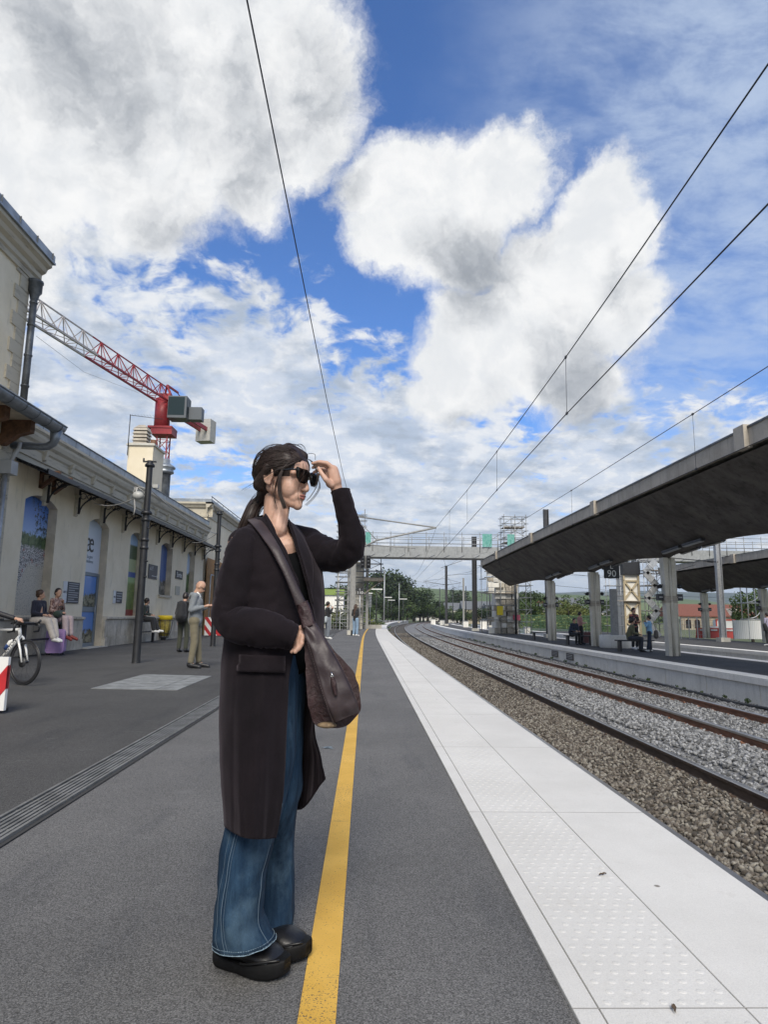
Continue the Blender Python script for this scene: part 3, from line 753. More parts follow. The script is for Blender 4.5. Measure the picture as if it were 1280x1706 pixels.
def f_field(t, c):
    z = t.sep(t.pos)[2]; n = t.noise(t.v('MULTIPLY', t.pos, (1, 9, 1.6)), 3, 6, .8); f = t.step(n, .38, .62)
    r = t.mix(t.step(z, 1.22, 1.24), (.25, .02, .02), t.mix(f, (.04, .08, .015), (.26, .33, .09)))
    r = t.mix(t.step(z, 2.15, 2.3), r, (.30, .42, .20)); r = t.mix(t.step(z, 2.42, 2.46), r, (.05, .10, .30)); r = t.mix(t.step(z, 2.62, 2.66), r, (.36, .40, .22))
    r = t.mix(t.step(z, 3.1, 3.15), r, t.mix(f, (.02, .05, .02), (.09, .14, .06))); return t.mix(t.step(z, 3.62, 3.7), r, (.30, .45, .65))
poster(24.12, 25.54, 1.0, 4.10, f_field, lab='poster of tall green grass and fields')
def f_blue(t, c):
    x, y, z = t.sep(t.pos); n = t.noise(t.pos, 3.5, 6, .7)
    r = t.mix(t.step(t.m('ADD', z, t.m('MULTIPLY', n, 1.3)), 3.1, 3.25), t.mix(t.step(n, .45, .55), (.06, .06, .05), (.30, .27, .22)), (.05, .11, .30)); return r
poster(27.77, 29.38, 1.88, 4.11, f_blue, lab='dark blue evening photograph in the fourth arch')
def f_green(t, c):
    z = t.sep(t.pos)[2]; n = t.noise(t.pos, 5, 6, .7)
    return t.mix(t.step(t.m('ADD', z, t.m('MULTIPLY', n, .5)), 3.3, 3.4), t.mix(t.step(n, .42, .58), (.03, .07, .02), (.15, .22, .08)), (.50, .62, .78))
poster(31.87, 33.23, 1.88, 4.14, f_green, lab='poster of green woods under a pale sky')
# glazed door with two picture panes
M_FRM = mat('door_aluminium', (.22, .26, .30), .45, .4)
m = BB(); x = WX-.22
for ya, yb in ((20.48, 20.62), (21.9, 22.04)): m.b2((x-.06, ya, .03), (x+.02, yb, 2.36))
for za, zb in ((.03, .14), (1.12, 1.28), (2.27, 2.37)): m.b2((x-.055, 20.62, za), (x+.015, 21.9, zb))
door = m.build('door', M_FRM)
def f_pane(t, c):
    z = t.sep(t.pos)[2]; n = t.noise(t.pos, 6, 6, .75); k = t.m('FRACT', t.m('DIVIDE', z, 1.15))
    return t.mix(t.step(t.m('ADD', k, t.m('MULTIPLY', n, .6)), .72, .80), t.mix(t.step(n, .42, .58), (.03, .04, .03), (.26, .25, .18)), (.10, .24, .58))
for za, zb in ((.15, 1.11), (1.29, 2.26)):
    m = MB(); m.b2((x-.03-WX, 20.63-25, za), (x-.01-WX, 21.89-25, zb)); m.build('pane', mat('door_picture', (.3, .3, .3), .2, fn=f_pane), door)
m = MB(); m.tube([(x+.06-WX, 21.80-25, .85), (x+.06-WX, 21.80-25, 1.35)], .015, 8); m.build('handle', M_GALV, door)
m = BB(); m.b2((WX-.4, 20.45, 0), (WX+.25, 22.05, .025)); m.build('door_step', M_CONC)
# ------------------ signs on the wall
def wall_sign(y0, y1, z0, z1, col, lab, lines=0, txt=None, lcol=(.6, .6, .6), side=False):
    o = thing('wall_sign', lab, 'sign', (WX+.004, (y0+y1)/2, (z0+z1)/2)); W_, H_ = y1-y0, z1-z0
    MB().box((.012, 0, 0), (.024, W_, H_)).build('plate', mat('sign_%d%d' % (int(y0*10), int(z0*10)), col, .5), o)
    m = MB(); lm = mat('sign_text_%d' % int(lcol[0]*100), lcol, .6)
    for k in range(lines):
        fr = (1, .92, .97, .6)[k % 4]; m.box((.027, -W_*.42+W_*.42*fr, H_/2-(k+.8)*H_/(lines+.6)), (.006, W_*.84*fr, H_/(lines+.6)*.42))
    if lines: m.build('lettering', lm, o)
    for (s_, sz, dy, dz) in (txt or []): text(s_, 'lettering', sz, lm, o, (.026, dy, dz), FACE_X)
    return o
wall_sign(19.02, 19.27, 1.36, 1.98, (.62, .64, .66), 'narrow white strip sign with upright lettering left of the large black notice', txt=[('INFO', .1, 0, 0)], lcol=(.08, .08, .1))
wall_sign(19.30, 20.08, 1.36, 1.98, (.05, .055, .065), 'large black notice board with rows of small white lettering', 9, lcol=(.35, .36, .38))
wall_sign(22.80, 23.02, 1.42, 1.86, (.62, .64, .66), 'small white strip beside the smaller black notice', txt=[('INFO', .08, 0, 0)], lcol=(.08, .08, .1))
wall_sign(23.04, 23.62, 1.44, 1.84, (.05, .055, .065), 'smaller black notice with a few lines, left of the third arch', 4, lcol=(.35, .36, .38))
wall_sign(26.25, 27.35, 2.48, 3.05, (.06, .06, .07), 'dark grey direction sign with pictograms and a white arrow', txt=[('‹ i !', .26, -.22, .13), ('——›', .30, .2, -.15)], lcol=(.7, .7, .7))
wall_sign(30.0, 31.1, 2.68, 3.06, (.02, .02, .022), 'small black sign reading Sortie between the last two arches', txt=[('Sortie', .34, 0, 0)], lcol=(.7, .7, .7))
wall_sign(30.1, 30.8, 1.95, 2.35, (.42, .40, .33), 'pale grey metal plate below the small black sign', 0)
# ------------------ tall main part of the building, at the left edge
mb_ = thing('main_station_block', 'tall cream station block with quoins, stone cornice and zinc roof edge at the left edge', 'building', (WX, 12, 0))
class B2(MB):
    def build(s, name, mt, parent=None, **k):
        s.v = [(p[0]-WX, p[1]-12, p[2]) for p in s.v]; return MB.build(s, name, mt, parent or mb_, **k)
m = B2(); m.b2((-18, -6, 0), (WX, 15.62, 9.7)); m.build('wall', M_STUC)
for i in range(28):
    z = .05+i*.345; l_ = .62 if i % 2 else .42
    m = B2(); m.b2((WX-.1, 15.66-l_, z), (WX+.035, 15.665, z+.335)); m.build('quoin', M_MOULD)
KP = [(0, 9.45), (.06, 9.45), (.06, 9.58), (.12, 9.62), (.12, 9.74), (.22, 9.80), (.26, 9.90), (.36, 9.96), (.36, 10.06), (-.1, 10.06)]
m = B2(); m.prism([(WX+p, z) for p, z in KP], -6, 16.02); m.build('cornice', M_MOULD)
m = B2(); m.prism([(15.66+p, z) for p, z in KP], -18, WX+.02, ax='x'); m.build('cornice', M_MOULD)
m = B2(); m.b2((-18, -6, 10.065), (WX+.42, 16.08, 10.12)); m.b2((WX+.36, -6, 10.12), (WX+.40, 16.06, 10.30)); m.b2((-18, 16.02, 10.12), (WX+.36, 16.06, 10.30)); m.build('zinc_edge', M_ZINC)
for i in range(12):
    m = B2(); m.b2((WX+.40, 15.9-i*.8, 10.12), (WX+.425, 15.92-i*.8, 10.31)); m.build('zinc_joint', M_ZINCD)
m = B2(); m.b2((-18, -6, 10.12), (WX+.1, 15.7, 10.22)); m.build('roof', M_ZINCD)
m = B2(); px_ = WX+.14; m.tube([(px_, 15.72, 5.9), (px_, 15.72, 9.0)], .085, 14); m.lathe((px_, 15.72, 0), [(.085, 8.9), (.10, 8.95), (.12, 9.05), (.17, 9.12), (.17, 9.34), (.19, 9.36), (.19, 9.42), (0, 9.42)], 12)
for z in (6.6, 7.4, 8.2, 8.8): m.lathe((px_, 15.72, z), [(.085, 0), (.10, .01), (.10, .05), (.085, .06)], 14)
m.build('downpipe', M_ZINCD)
m = B2(); a_ = [WX+.12, 15.3]; m.tube([(a_[0], a_[1], 0), (a_[0], a_[1], 4.55)], .055, 12); m.build('downpipe', M_GALV)
m = B2(); m.b2((WX, 15.2, 4.30), (WX+.30, 15.5, 4.62)); m.tube([(WX+.24, 15.3, 4.6), (WX+.26, 15.35, 4.8), (WX+.33, 15.4, 4.95), (WX+.34, 15.4, 5.1)], .05, 8); m.build('pipe_box', mat('box_grey', (.45, .45, .44), .5))
m = B2(); m.b2((WX+.001, 14.2, .9), (WX+.012, 15.0, 4.3)); m.build('window', mat('blue_glass', (.10, .16, .24), .15))
# gutter of the lower roof with its swan neck
G0, G1 = onX(-60, 640, -7.6), onX(100, 712, -7.6)
m = B2(); gx = -7.62; R_ = .19; rows = []
for (y, zc) in [(G0.y-3, G1.z-.0), (G1.y, G1.z)]:
    rows.append([(gx+R_*cos(t), y, zc+R_*sin(t)) for t in [pi+pi*k/10 for k in range(11)]]+[(gx+(R_-.015)*cos(t), y, zc+(R_-.015)*sin(t)) for t in [2*pi-pi*k/10 for k in range(11)]])
m.grid(rows, True, True)
m.add([(gx+R_*cos(t), G1.y, G1.z+R_*sin(t)) for t in [pi+pi*k/10 for k in range(11)]], [tuple(range(11))])
m.tube([(gx+R_, G0.y-3, G1.z), (gx+R_, G1.y, G1.z)], .022, 8); m.build('gutter', M_GUT)
for i in range(5):
    m = B2(); y = G1.y-.25-i*.55; m.grid([[(gx+(R_+.008)*cos(t), yy, G1.z+(R_+.008)*sin(t)) for t in [pi+pi*k/10 for k in range(11)]] for yy in (y, y+.035)]); m.build('gutter_band', M_ZINCD)
m = B2(); ye = G1.y-.12
m.tube([(gx, ye, G1.z-.12), (gx-.03, ye, G1.z-.34), (gx-.06, ye, G1.z-.44), (gx-.18, ye, G1.z-.52), (gx-.32, ye, G1.z-.53), (gx-1.05, ye, G1.z-.50)], [.15, .11, .1, .095, .09, .09], 14); m.build('swan_neck', M_GUT)
m = B2(); m.b2((WX, 4, G1.z-.02), (gx-.10, G1.y-.35, G1.z+.09)); m.build('eaves', M_REV)
for k in range(6):
    y = G1.y-.65-k*1.1; m = B2(); m.prism([(WX, G1.z-.62), (WX+.10, G1.z-.62), (WX+.42, G1.z-.38), (WX+.72, G1.z-.30), (WX+.72, G1.z-.02), (WX, G1.z-.02)], y, y+.20); m.build('wooden_bracket', M_BRWN)
# ------------------ taller block beyond the wing
FB = thing('rear_station_block', 'cream block with railed flat roof beyond the long station wing', 'building', (WX, 45, 0))
cz = onX(343, 822, -8.45)
zt = cz.z; yc = 35.4
m = MB(); m.b2((-6, -9.6, 0), (0, 14, zt-.21)); m.build('wall', M_STUC, FB)
KP2 = [(.004, zt-1.0), (.05, zt-1.0), (.05, zt-.86), (.006, zt-.84), (.006, zt-.5), (.1, zt-.48), (.16, zt-.38), (.26, zt-.30), (.26, zt-.2), (-.1, zt-.2)]
m = MB(); m.prism(KP2, -9.86, 14); m.build('cornice', M_MOULD, FB)
m = MB(); m.prism([(-9.6-p, z) for p, z in KP2], -6, .26, ax='x'); m.build('cornice', M_MOULD, FB)
m = MB(); m.b2((-6, -9.8, zt-.2), (.2, 14, zt-.02)); m.build('zinc_edge', M_ZINC, FB)
m = MB()
for i in range(17): m.b2((.18, -9.7+i*1.4, zt-.2), (.2, -9.68+i*1.4, zt+.12))
m.b2((.17, -9.75, zt+.10), (.21, 14, zt+.13)); m.build('railing', M_DARK, FB)
for x0, x1 in ((-5.4, -3.3), (-2.6, -.6)):
    m = MB(); m.b2((x0, -9.63, zt-2.2), (x1, -9.61, zt-1.15)); m.build('panel', M_REV, FB)
# hoarding of upright planks below it
HD = thing('wooden_hoarding', 'orange timber hoarding of upright planks beyond the last arch', 'hoarding', (WX+.15, 35.2, 0))
for i in range(20):
    MB().box((.0, .1+i*.185, 2.05), (.03+.006*(i % 2), .178, 4.1)).build('plank', M_WOOD, HD)
m = MB(); m.tube([(.2, .1, 0), (.2, .1, 3.1), (.2, .2, 3.2), (.2, 3.2, 3.2), (.2, 3.3, 3.1), (.2, 3.3, 0)], .035, 8); m.build('rail', M_GALV, HD)
# ------------------ chimney and vents on the roof
c0 = onY(214, 740, 26.5); c1 = onY(256, 736, 26.5)
ch = thing('chimney', 'square cream rendered chimney with stacked grey cowls on the roof', 'chimney', (0, 0, 0))
zc = c0.z
m = MB(); m.b2((c0.x, 26.5, 5.6), (c1.x, 27.9, zc-.05)); m.build('shaft', M_STUC, ch)
m = MB(); m.b2((c0.x-.07, 26.43, zc-.05), (c1.x+.07, 27.97, zc+.02)); m.b2((c0.x-.03, 26.47, zc+.02), (c1.x+.03, 27.93, zc+.06)); m.build('cap', M_CONC, ch)
cw = (c1.x-c0.x)
for i in range(5):
    m = MB(); m.box((c0.x+.36, 27.0, zc+.13+i*.15), (.62, .62, .11), top=.86); m.build('cowl', M_FASC, ch)
m = MB(); m.box((c0.x+.36, 27.0, zc+.88), (.5, .5, .14), top=.5); m.build('cowl', M_FASC, ch)
m = MB(); m.box((c0.x+.36, 27.0, zc+.45), (.4, .4, .8)); m.build('cowl_core', M_DARK, ch)
m = MB(); m.lathe((c1.x-.18, 27.0, 0), [(.12, zc+.05), (.12, zc+.32), (.10, zc+.32), (0, zc+.3)], 12); m.build('pot', M_BRWN, ch)
an = thing('aerial', 'thin roof aerial mast with a horizontal boom beside the chimney', 'aerial', (c0.x+.02, 26.4, zc-.5))
m = MB(); m.tube([(0, 0, 0), (0, 0, 1.75)], .018, 6); m.tube([(-.03, 0, 1.72), (1.25, .3, 1.66)], .012, 5)
for i in range(9): m.tube([(.1+i*.12, -.1, 1.72), (.1+i*.12, .12, 1.71)], .006, 4)
m.build('mast', M_DARK, an)
v0 = onY(273, 800, 30); vt = onY(273, 765, 30)
ve = thing('roof_vent', 'round dark zinc ventilation stack with a wide ringed hood', 'vent', (v0.x, 30, 5.7)); h = vt.z-5.7
m = MB(); m.lathe((0, 0, 0), [(.36, 0), (.36, .25), (.28, .35), (.28, h-.75), (.31, h-.72)], 20); m.build('stack', M_ZINCD, ve)
m = MB(); m.lathe((0, 0, 0), [(.30, h-.72), (.42, h-.66), (.42, h-.58), (.36, h-.52), (.48, h-.44), (.48, h-.38), (.34, h-.28), (.22, h-.2), (.22, h-.02), (0, h)], 20); m.build('hood', M_ZINC, ve)
m = MB(); m.box((v0.x-.45, 29.6, 6.3), (.25, .25, 1.9)); m.build('box_flue', M_DARK, ch)
# ------------------ black posts
def post(x, y, h, lab):
    o = thing('platform_post', lab, 'post', (x, y, 0), group='black iron posts on the platform')
    MB().lathe((0, 0, 0), [(.10, 0), (.088, .06), (.085, 1), (.078, h*.7), (.072, h*.73), (.068, h-.12), (.068, h), (0, h)], 16).build('shaft', M_BLACK, o)
    m = MB()
    for z, r in ((h*.735, .125), (h*.70, .10), (h*.60, .095), (h*.56, .095), (h-.10, .11)): m.lathe((0, 0, z), [(.06, -.045), (r, -.04), (r, .0), (r*.85, .03), (.06, .045)], 16)
    m.build('collar', M_BLACK, o)
    m = MB(); m.beam((-.16, 0, h-.02), (.14, 0, h-.02), .035); m.tube([(-.15, 0, h-.02), (-.15, 0, h+.06)], .02, 6); m.build('bracket', M_BLACK, o)
    m = MB()
    for z in (1.9, 2.25, 3.0): m.tube([(.06, -.04, z), (.12, -.06, z)], .02, 6)
    m.build('lug', M_BLACK, o); return o
post(-5.05, 14.86, 4.58, 'black iron post without a roof, the nearer one in front of the station wing')
post(-5.24, 23.0, 4.72, 'black iron post without a roof, the farther one behind the man in grey')
# cables slung between wall and posts
cb = thing('cable_bundle', 'tangle of pale cables slung between the nearer black post and the awning', 'cables', (-5.05, 14.86, 3.9))
m = MB()
def sag(a, b, d, n=12, r=.012, mb=None):
    a, b = Vector(a), Vector(b); (mb or m).tube([a.lerp(b, i/n)-Vector((0, 0, d*4*(i/n)*(1-i/n))) for i in range(n+1)], r, 5)
sag((0, 0, .1), (-3.6, 10, .55), .1, r=.012); sag((0, 0, .05), (-.25, 8.1, .0), .16); sag((0, 0, -.0), (-3.3, 5, .5), .2); sag((-.2, 8.1, .05), (-3.4, 16, .6), .2)
for k in range(3): m.tube([(-.18+.15*cos(t+k), .02*k, -.05+.11*sin(t)) for t in [2*pi*i/14 for i in range(13)]], .008, 5)
m.tube([(-.25, 0, .05), (-.30, 0, -.2), (-.27, 0, -.45), (-.29, 0, -.6)], .014, 5)
m.build('cable', mat('cable_grey', (.45, .44, .42), .6), cb)
m = MB(); m.ell((-.22, 0, -.14), (.13, .10, .1)); m.box((.17, 0, .08), (.12, .1, .08)); m.build('junction_box', mat('lamp_grey', (.42, .42, .40), .4), cb)
for i in range(3):
    pass

# ================================================================== TOWER CRANE
cr = thing('tower_crane', 'red and white tower crane with lattice jib above the station roof', 'crane', (0, 0, 0))
M_CR = mat('crane_red', (.30, .024, .03), .5, var=.2); M_CW = mat('crane_white', (.40, .37, .36), .5, var=.2); M_CG = mat('crane_grey', (.10, .11, .12), .5, .3)
Yc = 80.0
base = onY(272, 735, Yc); top = onY(278, 690, Yc); zj = onY(268, 672, Yc).z
bx = base.x; el = (zj-CAM_H)
tip = ray(40, 522); tt = el/tip.z; tip = Vector((tip.x*tt, tip.y*tt, zj)); root_ = Vector((bx, Yc, zj)); jd = (tip-root_).normalized(); jn = Vector((-jd.y, jd.x, 0))
m = MB(); mw = 1.25
for sx in (-1, 1):
    for sy in (-1, 1): m.beam((bx+sx*mw/2, Yc+sy*mw/2, 0), (bx+sx*mw/2, Yc+sy*mw/2, base.z+.6), .13)
for k in range(int((base.z+.6)/1.5)):
    z = k*1.5
    for (ax, ay, cx2, cy2) in ((-1, -1, 1, -1), (1, -1, 1, 1), (1, 1, -1, 1), (-1, 1, -1, -1)):
        m.beam((bx+ax*mw/2, Yc+ay*mw/2, z), (bx+cx2*mw/2, Yc+cy2*mw/2, z+1.5), .07); m.beam((bx+ax*mw/2, Yc+ay*mw/2, z+1.5), (bx+cx2*mw/2, Yc+cy2*mw/2, z+1.5), .06)
m.build('mast', M_CR, cr)
zb = base.z+.6
m = MB(); m.box((bx, Yc, zb+.45), (2.6, 2.2, .8)); m.box((bx-.2, Yc, zb+.95), (3.0, 2.4, .25)); m.tube([(bx-.35, Yc, zb+.9), (bx-.35, Yc, zj+.5)], .95, 14); m.build('slewing_ring', M_CR, cr)
m = MB()
P0 = root_; H_ = 2.1; Wd = .75
apex = root_+Vector((0, 0, H_+.3))
m.beam(root_+jn*Wd-jd*.5, apex, .2); m.beam(root_-jn*Wd-jd*.5, apex, .2); m.beam(root_-jd*2.6+Vector((0, 0, .4)), apex, .18); m.beam(apex-jd*2.8, apex, .22); m.box(root_+Vector((0, 0, .5)), (1.4, 1.4, 1.2)); m.build('cat_head', M_CR, cr)
Lj = (tip-root_).length+9; nb = int(Lj/3.1)
for lo, hi, mt in ((0, 5, M_CR), (5, nb, M_CW)):
    m = MB()
    for i in range(lo, hi):
        a = root_+jd*(i*3.1); b_ = root_+jd*((i+1)*3.1); tp = Vector((0, 0, H_))
        for s_ in (-1, 1):
            m.beam(a+jn*Wd*s_, b_+jn*Wd*s_, .20)
            mid = (a+b_)/2+tp
            m.beam(a+jn*Wd*s_, mid, .085); m.beam(b_+jn*Wd*s_, mid, .085); m.beam(a.lerp(b_, .5)+jn*Wd*s_, mid, .06)
        m.beam(a+jn*Wd, b_-jn*Wd, .06); m.beam(a+jn*Wd, a-jn*Wd, .06)
        m.beam((a+b_)/2+tp-jd*1.55, (a+b_)/2+tp+jd*1.55, .12)
    m.build('jib', mt, cr)
m = MB(); q = root_-jd*1.5
for s_ in (-1, 1): m.beam(q+jn*.5*s_+Vector((0, 0, -.3)), q-jd*11+jn*.5*s_+Vector((0, 0, -.3)), .28, .55)
m.beam(apex-jd*2.5, q-jd*8.5, .09); m.build('counter_jib', M_CR, cr)
m = MB(); cpos = q-jd*9.3
ang = atan2(jd.y, jd.x)
for k in range(3): m.box(cpos-jd*(k*.62)+Vector((0, 0, -.4)), (.55, 2.2, 3.2), ang)
m.build('counterweight', mat('counter_concrete', (.42, .41, .38), .9, var=.2), cr)
cab = root_+Vector((2.0, -.9, -1.0))
m = MB(); m.box(cab, (2.3, 2.0, 2.8)); cb_ = m.build('cab', M_CG, cr)
m = MB(); m.box(cab+Vector((-.1, -1.01, .1)), (2.0, .03, 2.3)); m.box(cab+Vector((1.16, 0, .15)), (.03, 1.6, 1.9)); m.build('window', mat('cab_glass', (.015, .03, .035), .35, spec=.2), cb_)
m = MB(); m.box(cab+Vector((2.0, .6, -.5)), (1.6, 1.3, 1.6)); m.build('winch_box', M_CG, cr)
# ================================================================== PLATFORM CANOPIES
M_COL = mat('column_concrete', (.6, .57, .48), .85, fn=f_conc((.60, .56, .46), (.72, .68, .58), .18))
def canopy(name, lab, xe, xv, xr, ye0, ye1, zedge, zv, cols, stubs, grp):
    o = thing(name, lab, 'canopy', (xv, ye0, 0), group=grp); X0, Y0 = xv, ye0
    def zu(x, y):      # underside
        if x < xv: u = (xv-x)/(xv-xe)
        else: u = (x-xv)/(xr-xv)
        z = zv+.20+(zedge-.06-zv-.20)*u**1.06
        for yc in cols:
            z -= .19*math.exp(-((y-yc)/2.3)**2)*math.exp(-(u/.34)**2)
            z -= .10*math.exp(-((y-yc)/.35)**2)*(1-u)
        return z
    m = MB(); ny = int((ye1-ye0)/.45)
    us = [0, .08, .16, .24, .34, .45, .57, .7, .85, 1]
    xs_ = [xe+.10+(xv-xe-.10)*u for u in us]+[xv+(xr-.1-xv)*u for u in us[1:]]
    rows = [[(x+bend(y)-X0, y-Y0, zu(x, y)) for x in xs_] for y in [ye0+(ye1-ye0)*i/ny for i in range(ny+1)]]
    m.grid(rows, True)
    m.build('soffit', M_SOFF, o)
    m = MB(); m.grid([[(x+bend(y)-X0, y-Y0, z) for x, z in ((xe, zedge+.30), (xv, zv+.95), (xr, zedge+.30))] for y in [ye0+(ye1-ye0)*i/12 for i in range(13)]], False)
    m.build('roof', M_ROOFC, o)
    SP = 10.0
    for sx, xx in ((1, xe), (-1, xr)):      # fascia lengths between the stub posts
        edges_ = [ye0]+[s for s in stubs if ye0 < s < ye1]+[ye1]
        for a, b in zip(edges_, edges_[1:]):
            m = MB(); k = max(1, int((b-a)/3))
            m.grid([[(xx+bend(y)-X0+sx*q, y-Y0, z) for q, z in ((.11, zedge-.02), (0, zedge-.02), (0, zedge+.40), (.11, zedge+.40), (.11, zedge-.02))] for y in [a+(b-a)*i/k for i in range(k+1)]], False)
            m.build('fascia', M_FASC, o)
            m = MB(); m.grid([[(xx+bend(y)-X0+sx*q, y-Y0, z) for q, z in ((-.03, zedge+.40), (-.03, zedge+.45), (.2, zedge+.45))] for y in [a+(b-a)*i/k for i in range(k+1)]], False)
            m.build('edge_flashing', M_ZINCD, o)
        for s in stubs:
            if ye0 < s < ye1:
                m = MB(); m.box((xx+bend(s)-X0-sx*.02, s-Y0, zedge+.21), (.20, .42, .56)); m.build('fascia_rib', M_FASC, o)
    # end walls close the butterfly section
    for ye in (ye0, ye1):
        m = MB(); P = [(x+bend(ye)-X0, zu(x, ye)) for x in xs_]; T = [(xr+bend(ye)-X0, zedge+.40), (xv+bend(ye)-X0, zv+.97), (xe+bend(ye)-X0, zedge+.40)]
        n = len(P); q = [(x, ye-Y0, z) for x, z in P]; up = [(x, ye-Y0, max(z+.16, zv+.97+(zedge+.4-zv-.97)*abs(x-(xv+bend(ye)-X0))/(xv-xe))) for x, z in P]
        m.grid([q, up], False); m.build('end_fascia', M_FASC, o)
    for yc in cols:
        bx_ = bend(yc)
        c = MB(); zt = zu(xv, yc)+.05
        H = [(-.22, -.17), (-.22, .17), (-.06, .17), (-.06, .12), (.06, .12), (.06, .17), (.19, .17), (.19, -.17), (.06, -.17), (.06, -.12), (-.06, -.12), (-.06, -.17)]
        vs = []; n = len(H)
        for z, k in ((Z_P2, .86), (zt-.45, 1.0), (zt, 1.06)):
            vs += [(xv+bx_-X0+x*k, yc-Y0+y*k, z) for x, y in H]
        c.add(vs, [tuple(range(n))[::-1]]+[(r*n+k, r*n+(k+1) % n, (r+1)*n+(k+1) % n, (r+1)*n+k) for r in (0, 1) for k in range(n)])
        col = c.build('column', M_COL, o)
        c = MB(); c.tube([(xv+bx_-X0+.0, yc-Y0-.16, Z_P2), (xv+bx_-X0+.0, yc-Y0-.16, zt-.1)], .045, 10); c.tube([(xv+bx_-X0+.24, yc-Y0-.02, Z_P2), (xv+bx_-X0+.26, yc-Y0-.02, zt-.1)], .045, 10)
        c.build('downpipe', M_COL, col)
        c = MB()
        for z in (1.75, 1.95): c.box((xv+bx_-X0-.02, yc-Y0, z), (.50, .40, .03))
        c.box((xv+bx_-X0-.02, yc-Y0-.01, 1.85), (.48, .38, .12)); c.build('clamp', M_FASC, col)
        for sx in (-1, 1):      # loudspeaker discs and small signs on both sides
            c = MB(); c.tube([(xv+bx_-X0+sx*.36, yc-Y0-.10, 2.32), (xv+bx_-X0+sx*.39, yc-Y0+.06, 2.30)], [.085, .05], 12); c.beam((xv+bx_-X0+sx*.2, yc-Y0, 2.38), (xv+bx_-X0+sx*.5, yc-Y0, 2.34), .03); c.build('loudspeaker', M_BLACK, o)
            c = MB(); c.box((xv+bx_-X0+sx*.36, yc-Y0, 1.92), (.20, .22, .24)); c.build('small_sign', M_DARK, o)
            c = MB(); c.box((xv+bx_-X0+sx*.36, yc-Y0-.113, 1.92), (.14, .006, .04)); c.build('lettering', mat('sign_pale', (.5, .5, .5), .6), o)
        for sx in (-1, 1):      # strip lights beside the valley, climbing away from the column head
            for d0_, d1_ in ((-.45, -1.75), (-2.0, -3.3)):
                q0, q1 = [(xv+sx*.34+bx_-X0, yc+d-Y0, zu(xv+sx*.34, yc+d)-.11) for d in (d0_, d1_)]
                c = MB(); c.beam(q0, q1, .15, .08); c.build('light_fitting', M_DARK, o)
                c = MB(); c.beam((q0[0], q0[1]-.03, q0[2]-.055), (q1[0], q1[1]+.03, q1[2]-.055), .11, .03); c.build('light_diffuser', mat('diffuser', (.32, .32, .31), .5), o)
    c = MB(); c.tube([(xv+.75-X0, ye0-Y0+.1, zv+.58), (xv+.75-X0, cols[-1]-Y0, zv+.58)], .025, 6)
    c.build('conduit', M_BLACK, o)
    return o
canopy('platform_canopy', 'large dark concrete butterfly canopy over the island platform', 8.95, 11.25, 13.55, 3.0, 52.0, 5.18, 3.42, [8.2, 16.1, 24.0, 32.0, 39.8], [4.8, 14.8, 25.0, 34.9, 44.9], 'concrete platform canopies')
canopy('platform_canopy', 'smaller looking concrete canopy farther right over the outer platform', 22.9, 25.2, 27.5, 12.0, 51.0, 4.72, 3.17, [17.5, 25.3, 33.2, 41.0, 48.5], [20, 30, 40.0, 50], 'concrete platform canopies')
# ================================================================== FOOTBRIDGE UNDER CONSTRUCTION
YB = 55.0
M_DECK = mat('deck_steel', (.30, .31, .31), .6, .1, var=.15)
M_TEAL = mat('teal_net', (.08, .30, .25), .8, col2=(.20, .42, .38), vscale=5); M_SCAF = mat('scaffold_tube', (.33, .34, .34), .45, .5, var=.2); M_PLANK = mat('scaffold_plank', (.34, .30, .25), .8, var=.3)
fb = thing('footbridge', 'grey steel footbridge deck with scaffold rails crossing above the tracks', 'footbridge', (0, YB, 0))
for a, b in ((-1.2, 3.2), (3.2, 7.6), (7.6, 11.2), (11.6, 17), (17, 22.3), (22.9, 29), (29, 36)):
    m = MB(); m.b2((a+.01, -.9, 6.25), (b-.01, .9, 6.95)); m.prism([(-.9, 6.25), (-.9, 6.0), (-.55, 5.95), (.55, 5.95), (.9, 6.25)], a, b, ax='x'); m.build('deck_section', M_DECK, fb)
m = MB()
for i in range(30): x = -1+i*1.25; m.beam((x, -.93, 6.05), (x+.45, -.93, 6.30), .09, .05)
m.build('stiffener', M_GALV, fb)
m = MB()
for i in range(25):
    x = -1+i*1.5; m.tube([(x, -.95, 6.5), (x, -.95, 8.15)], .03, 5); m.tube([(x+.4, .95, 6.5), (x+.4, .95, 8.0)], .03, 5)
for z in (7.15, 7.5, 8.0): m.tube([(-1.2, -.97, z), (36, -.97, z)], .022, 5); m.tube([(-1.2, .97, z-.1), (36, .97, z-.1)], .02, 5)
m.build('scaffold_rail', M_SCAF, fb)
for x0, x1 in ((-.1, .35), (9.7, 10.5), (11.8, 12.4)):
    m = MB(); m.grid([[(x0+(x1-x0)*k/6, -1.02-.03*sin(k*1.9+j*.7), 6.95+j*.22) for k in range(7)] for j in range(6)]); m.build('safety_net', M_TEAL, fb)
def scaffold(mb, x0, x1, y0, y1, z0, z1, lift=1.0, nx=2, brace=True, r=.03):
    xs_ = [x0+(x1-x0)*i/nx for i in range(nx+1)]
    for x in xs_:
        for y in (y0, y1): mb.tube([(x, y, z0), (x, y, z1)], r*1.1, 5)
    z = z0+lift; k = 0
    while z < z1:
        for y in (y0, y1): mb.tube([(x0-.2, y, z), (x1+.2, y, z)], r, 4)
        for x in xs_: mb.tube([(x, y0-.1, z), (x, y1+.1, z)], r, 4)
        if brace:
            for i in range(nx):
                a, b = (xs_[i], xs_[i+1]) if (k+i) % 2 else (xs_[i+1], xs_[i]); mb.tube([(a, y0, z-lift), (b, y0, z)], r*.8, 4)
        z += lift; k += 1
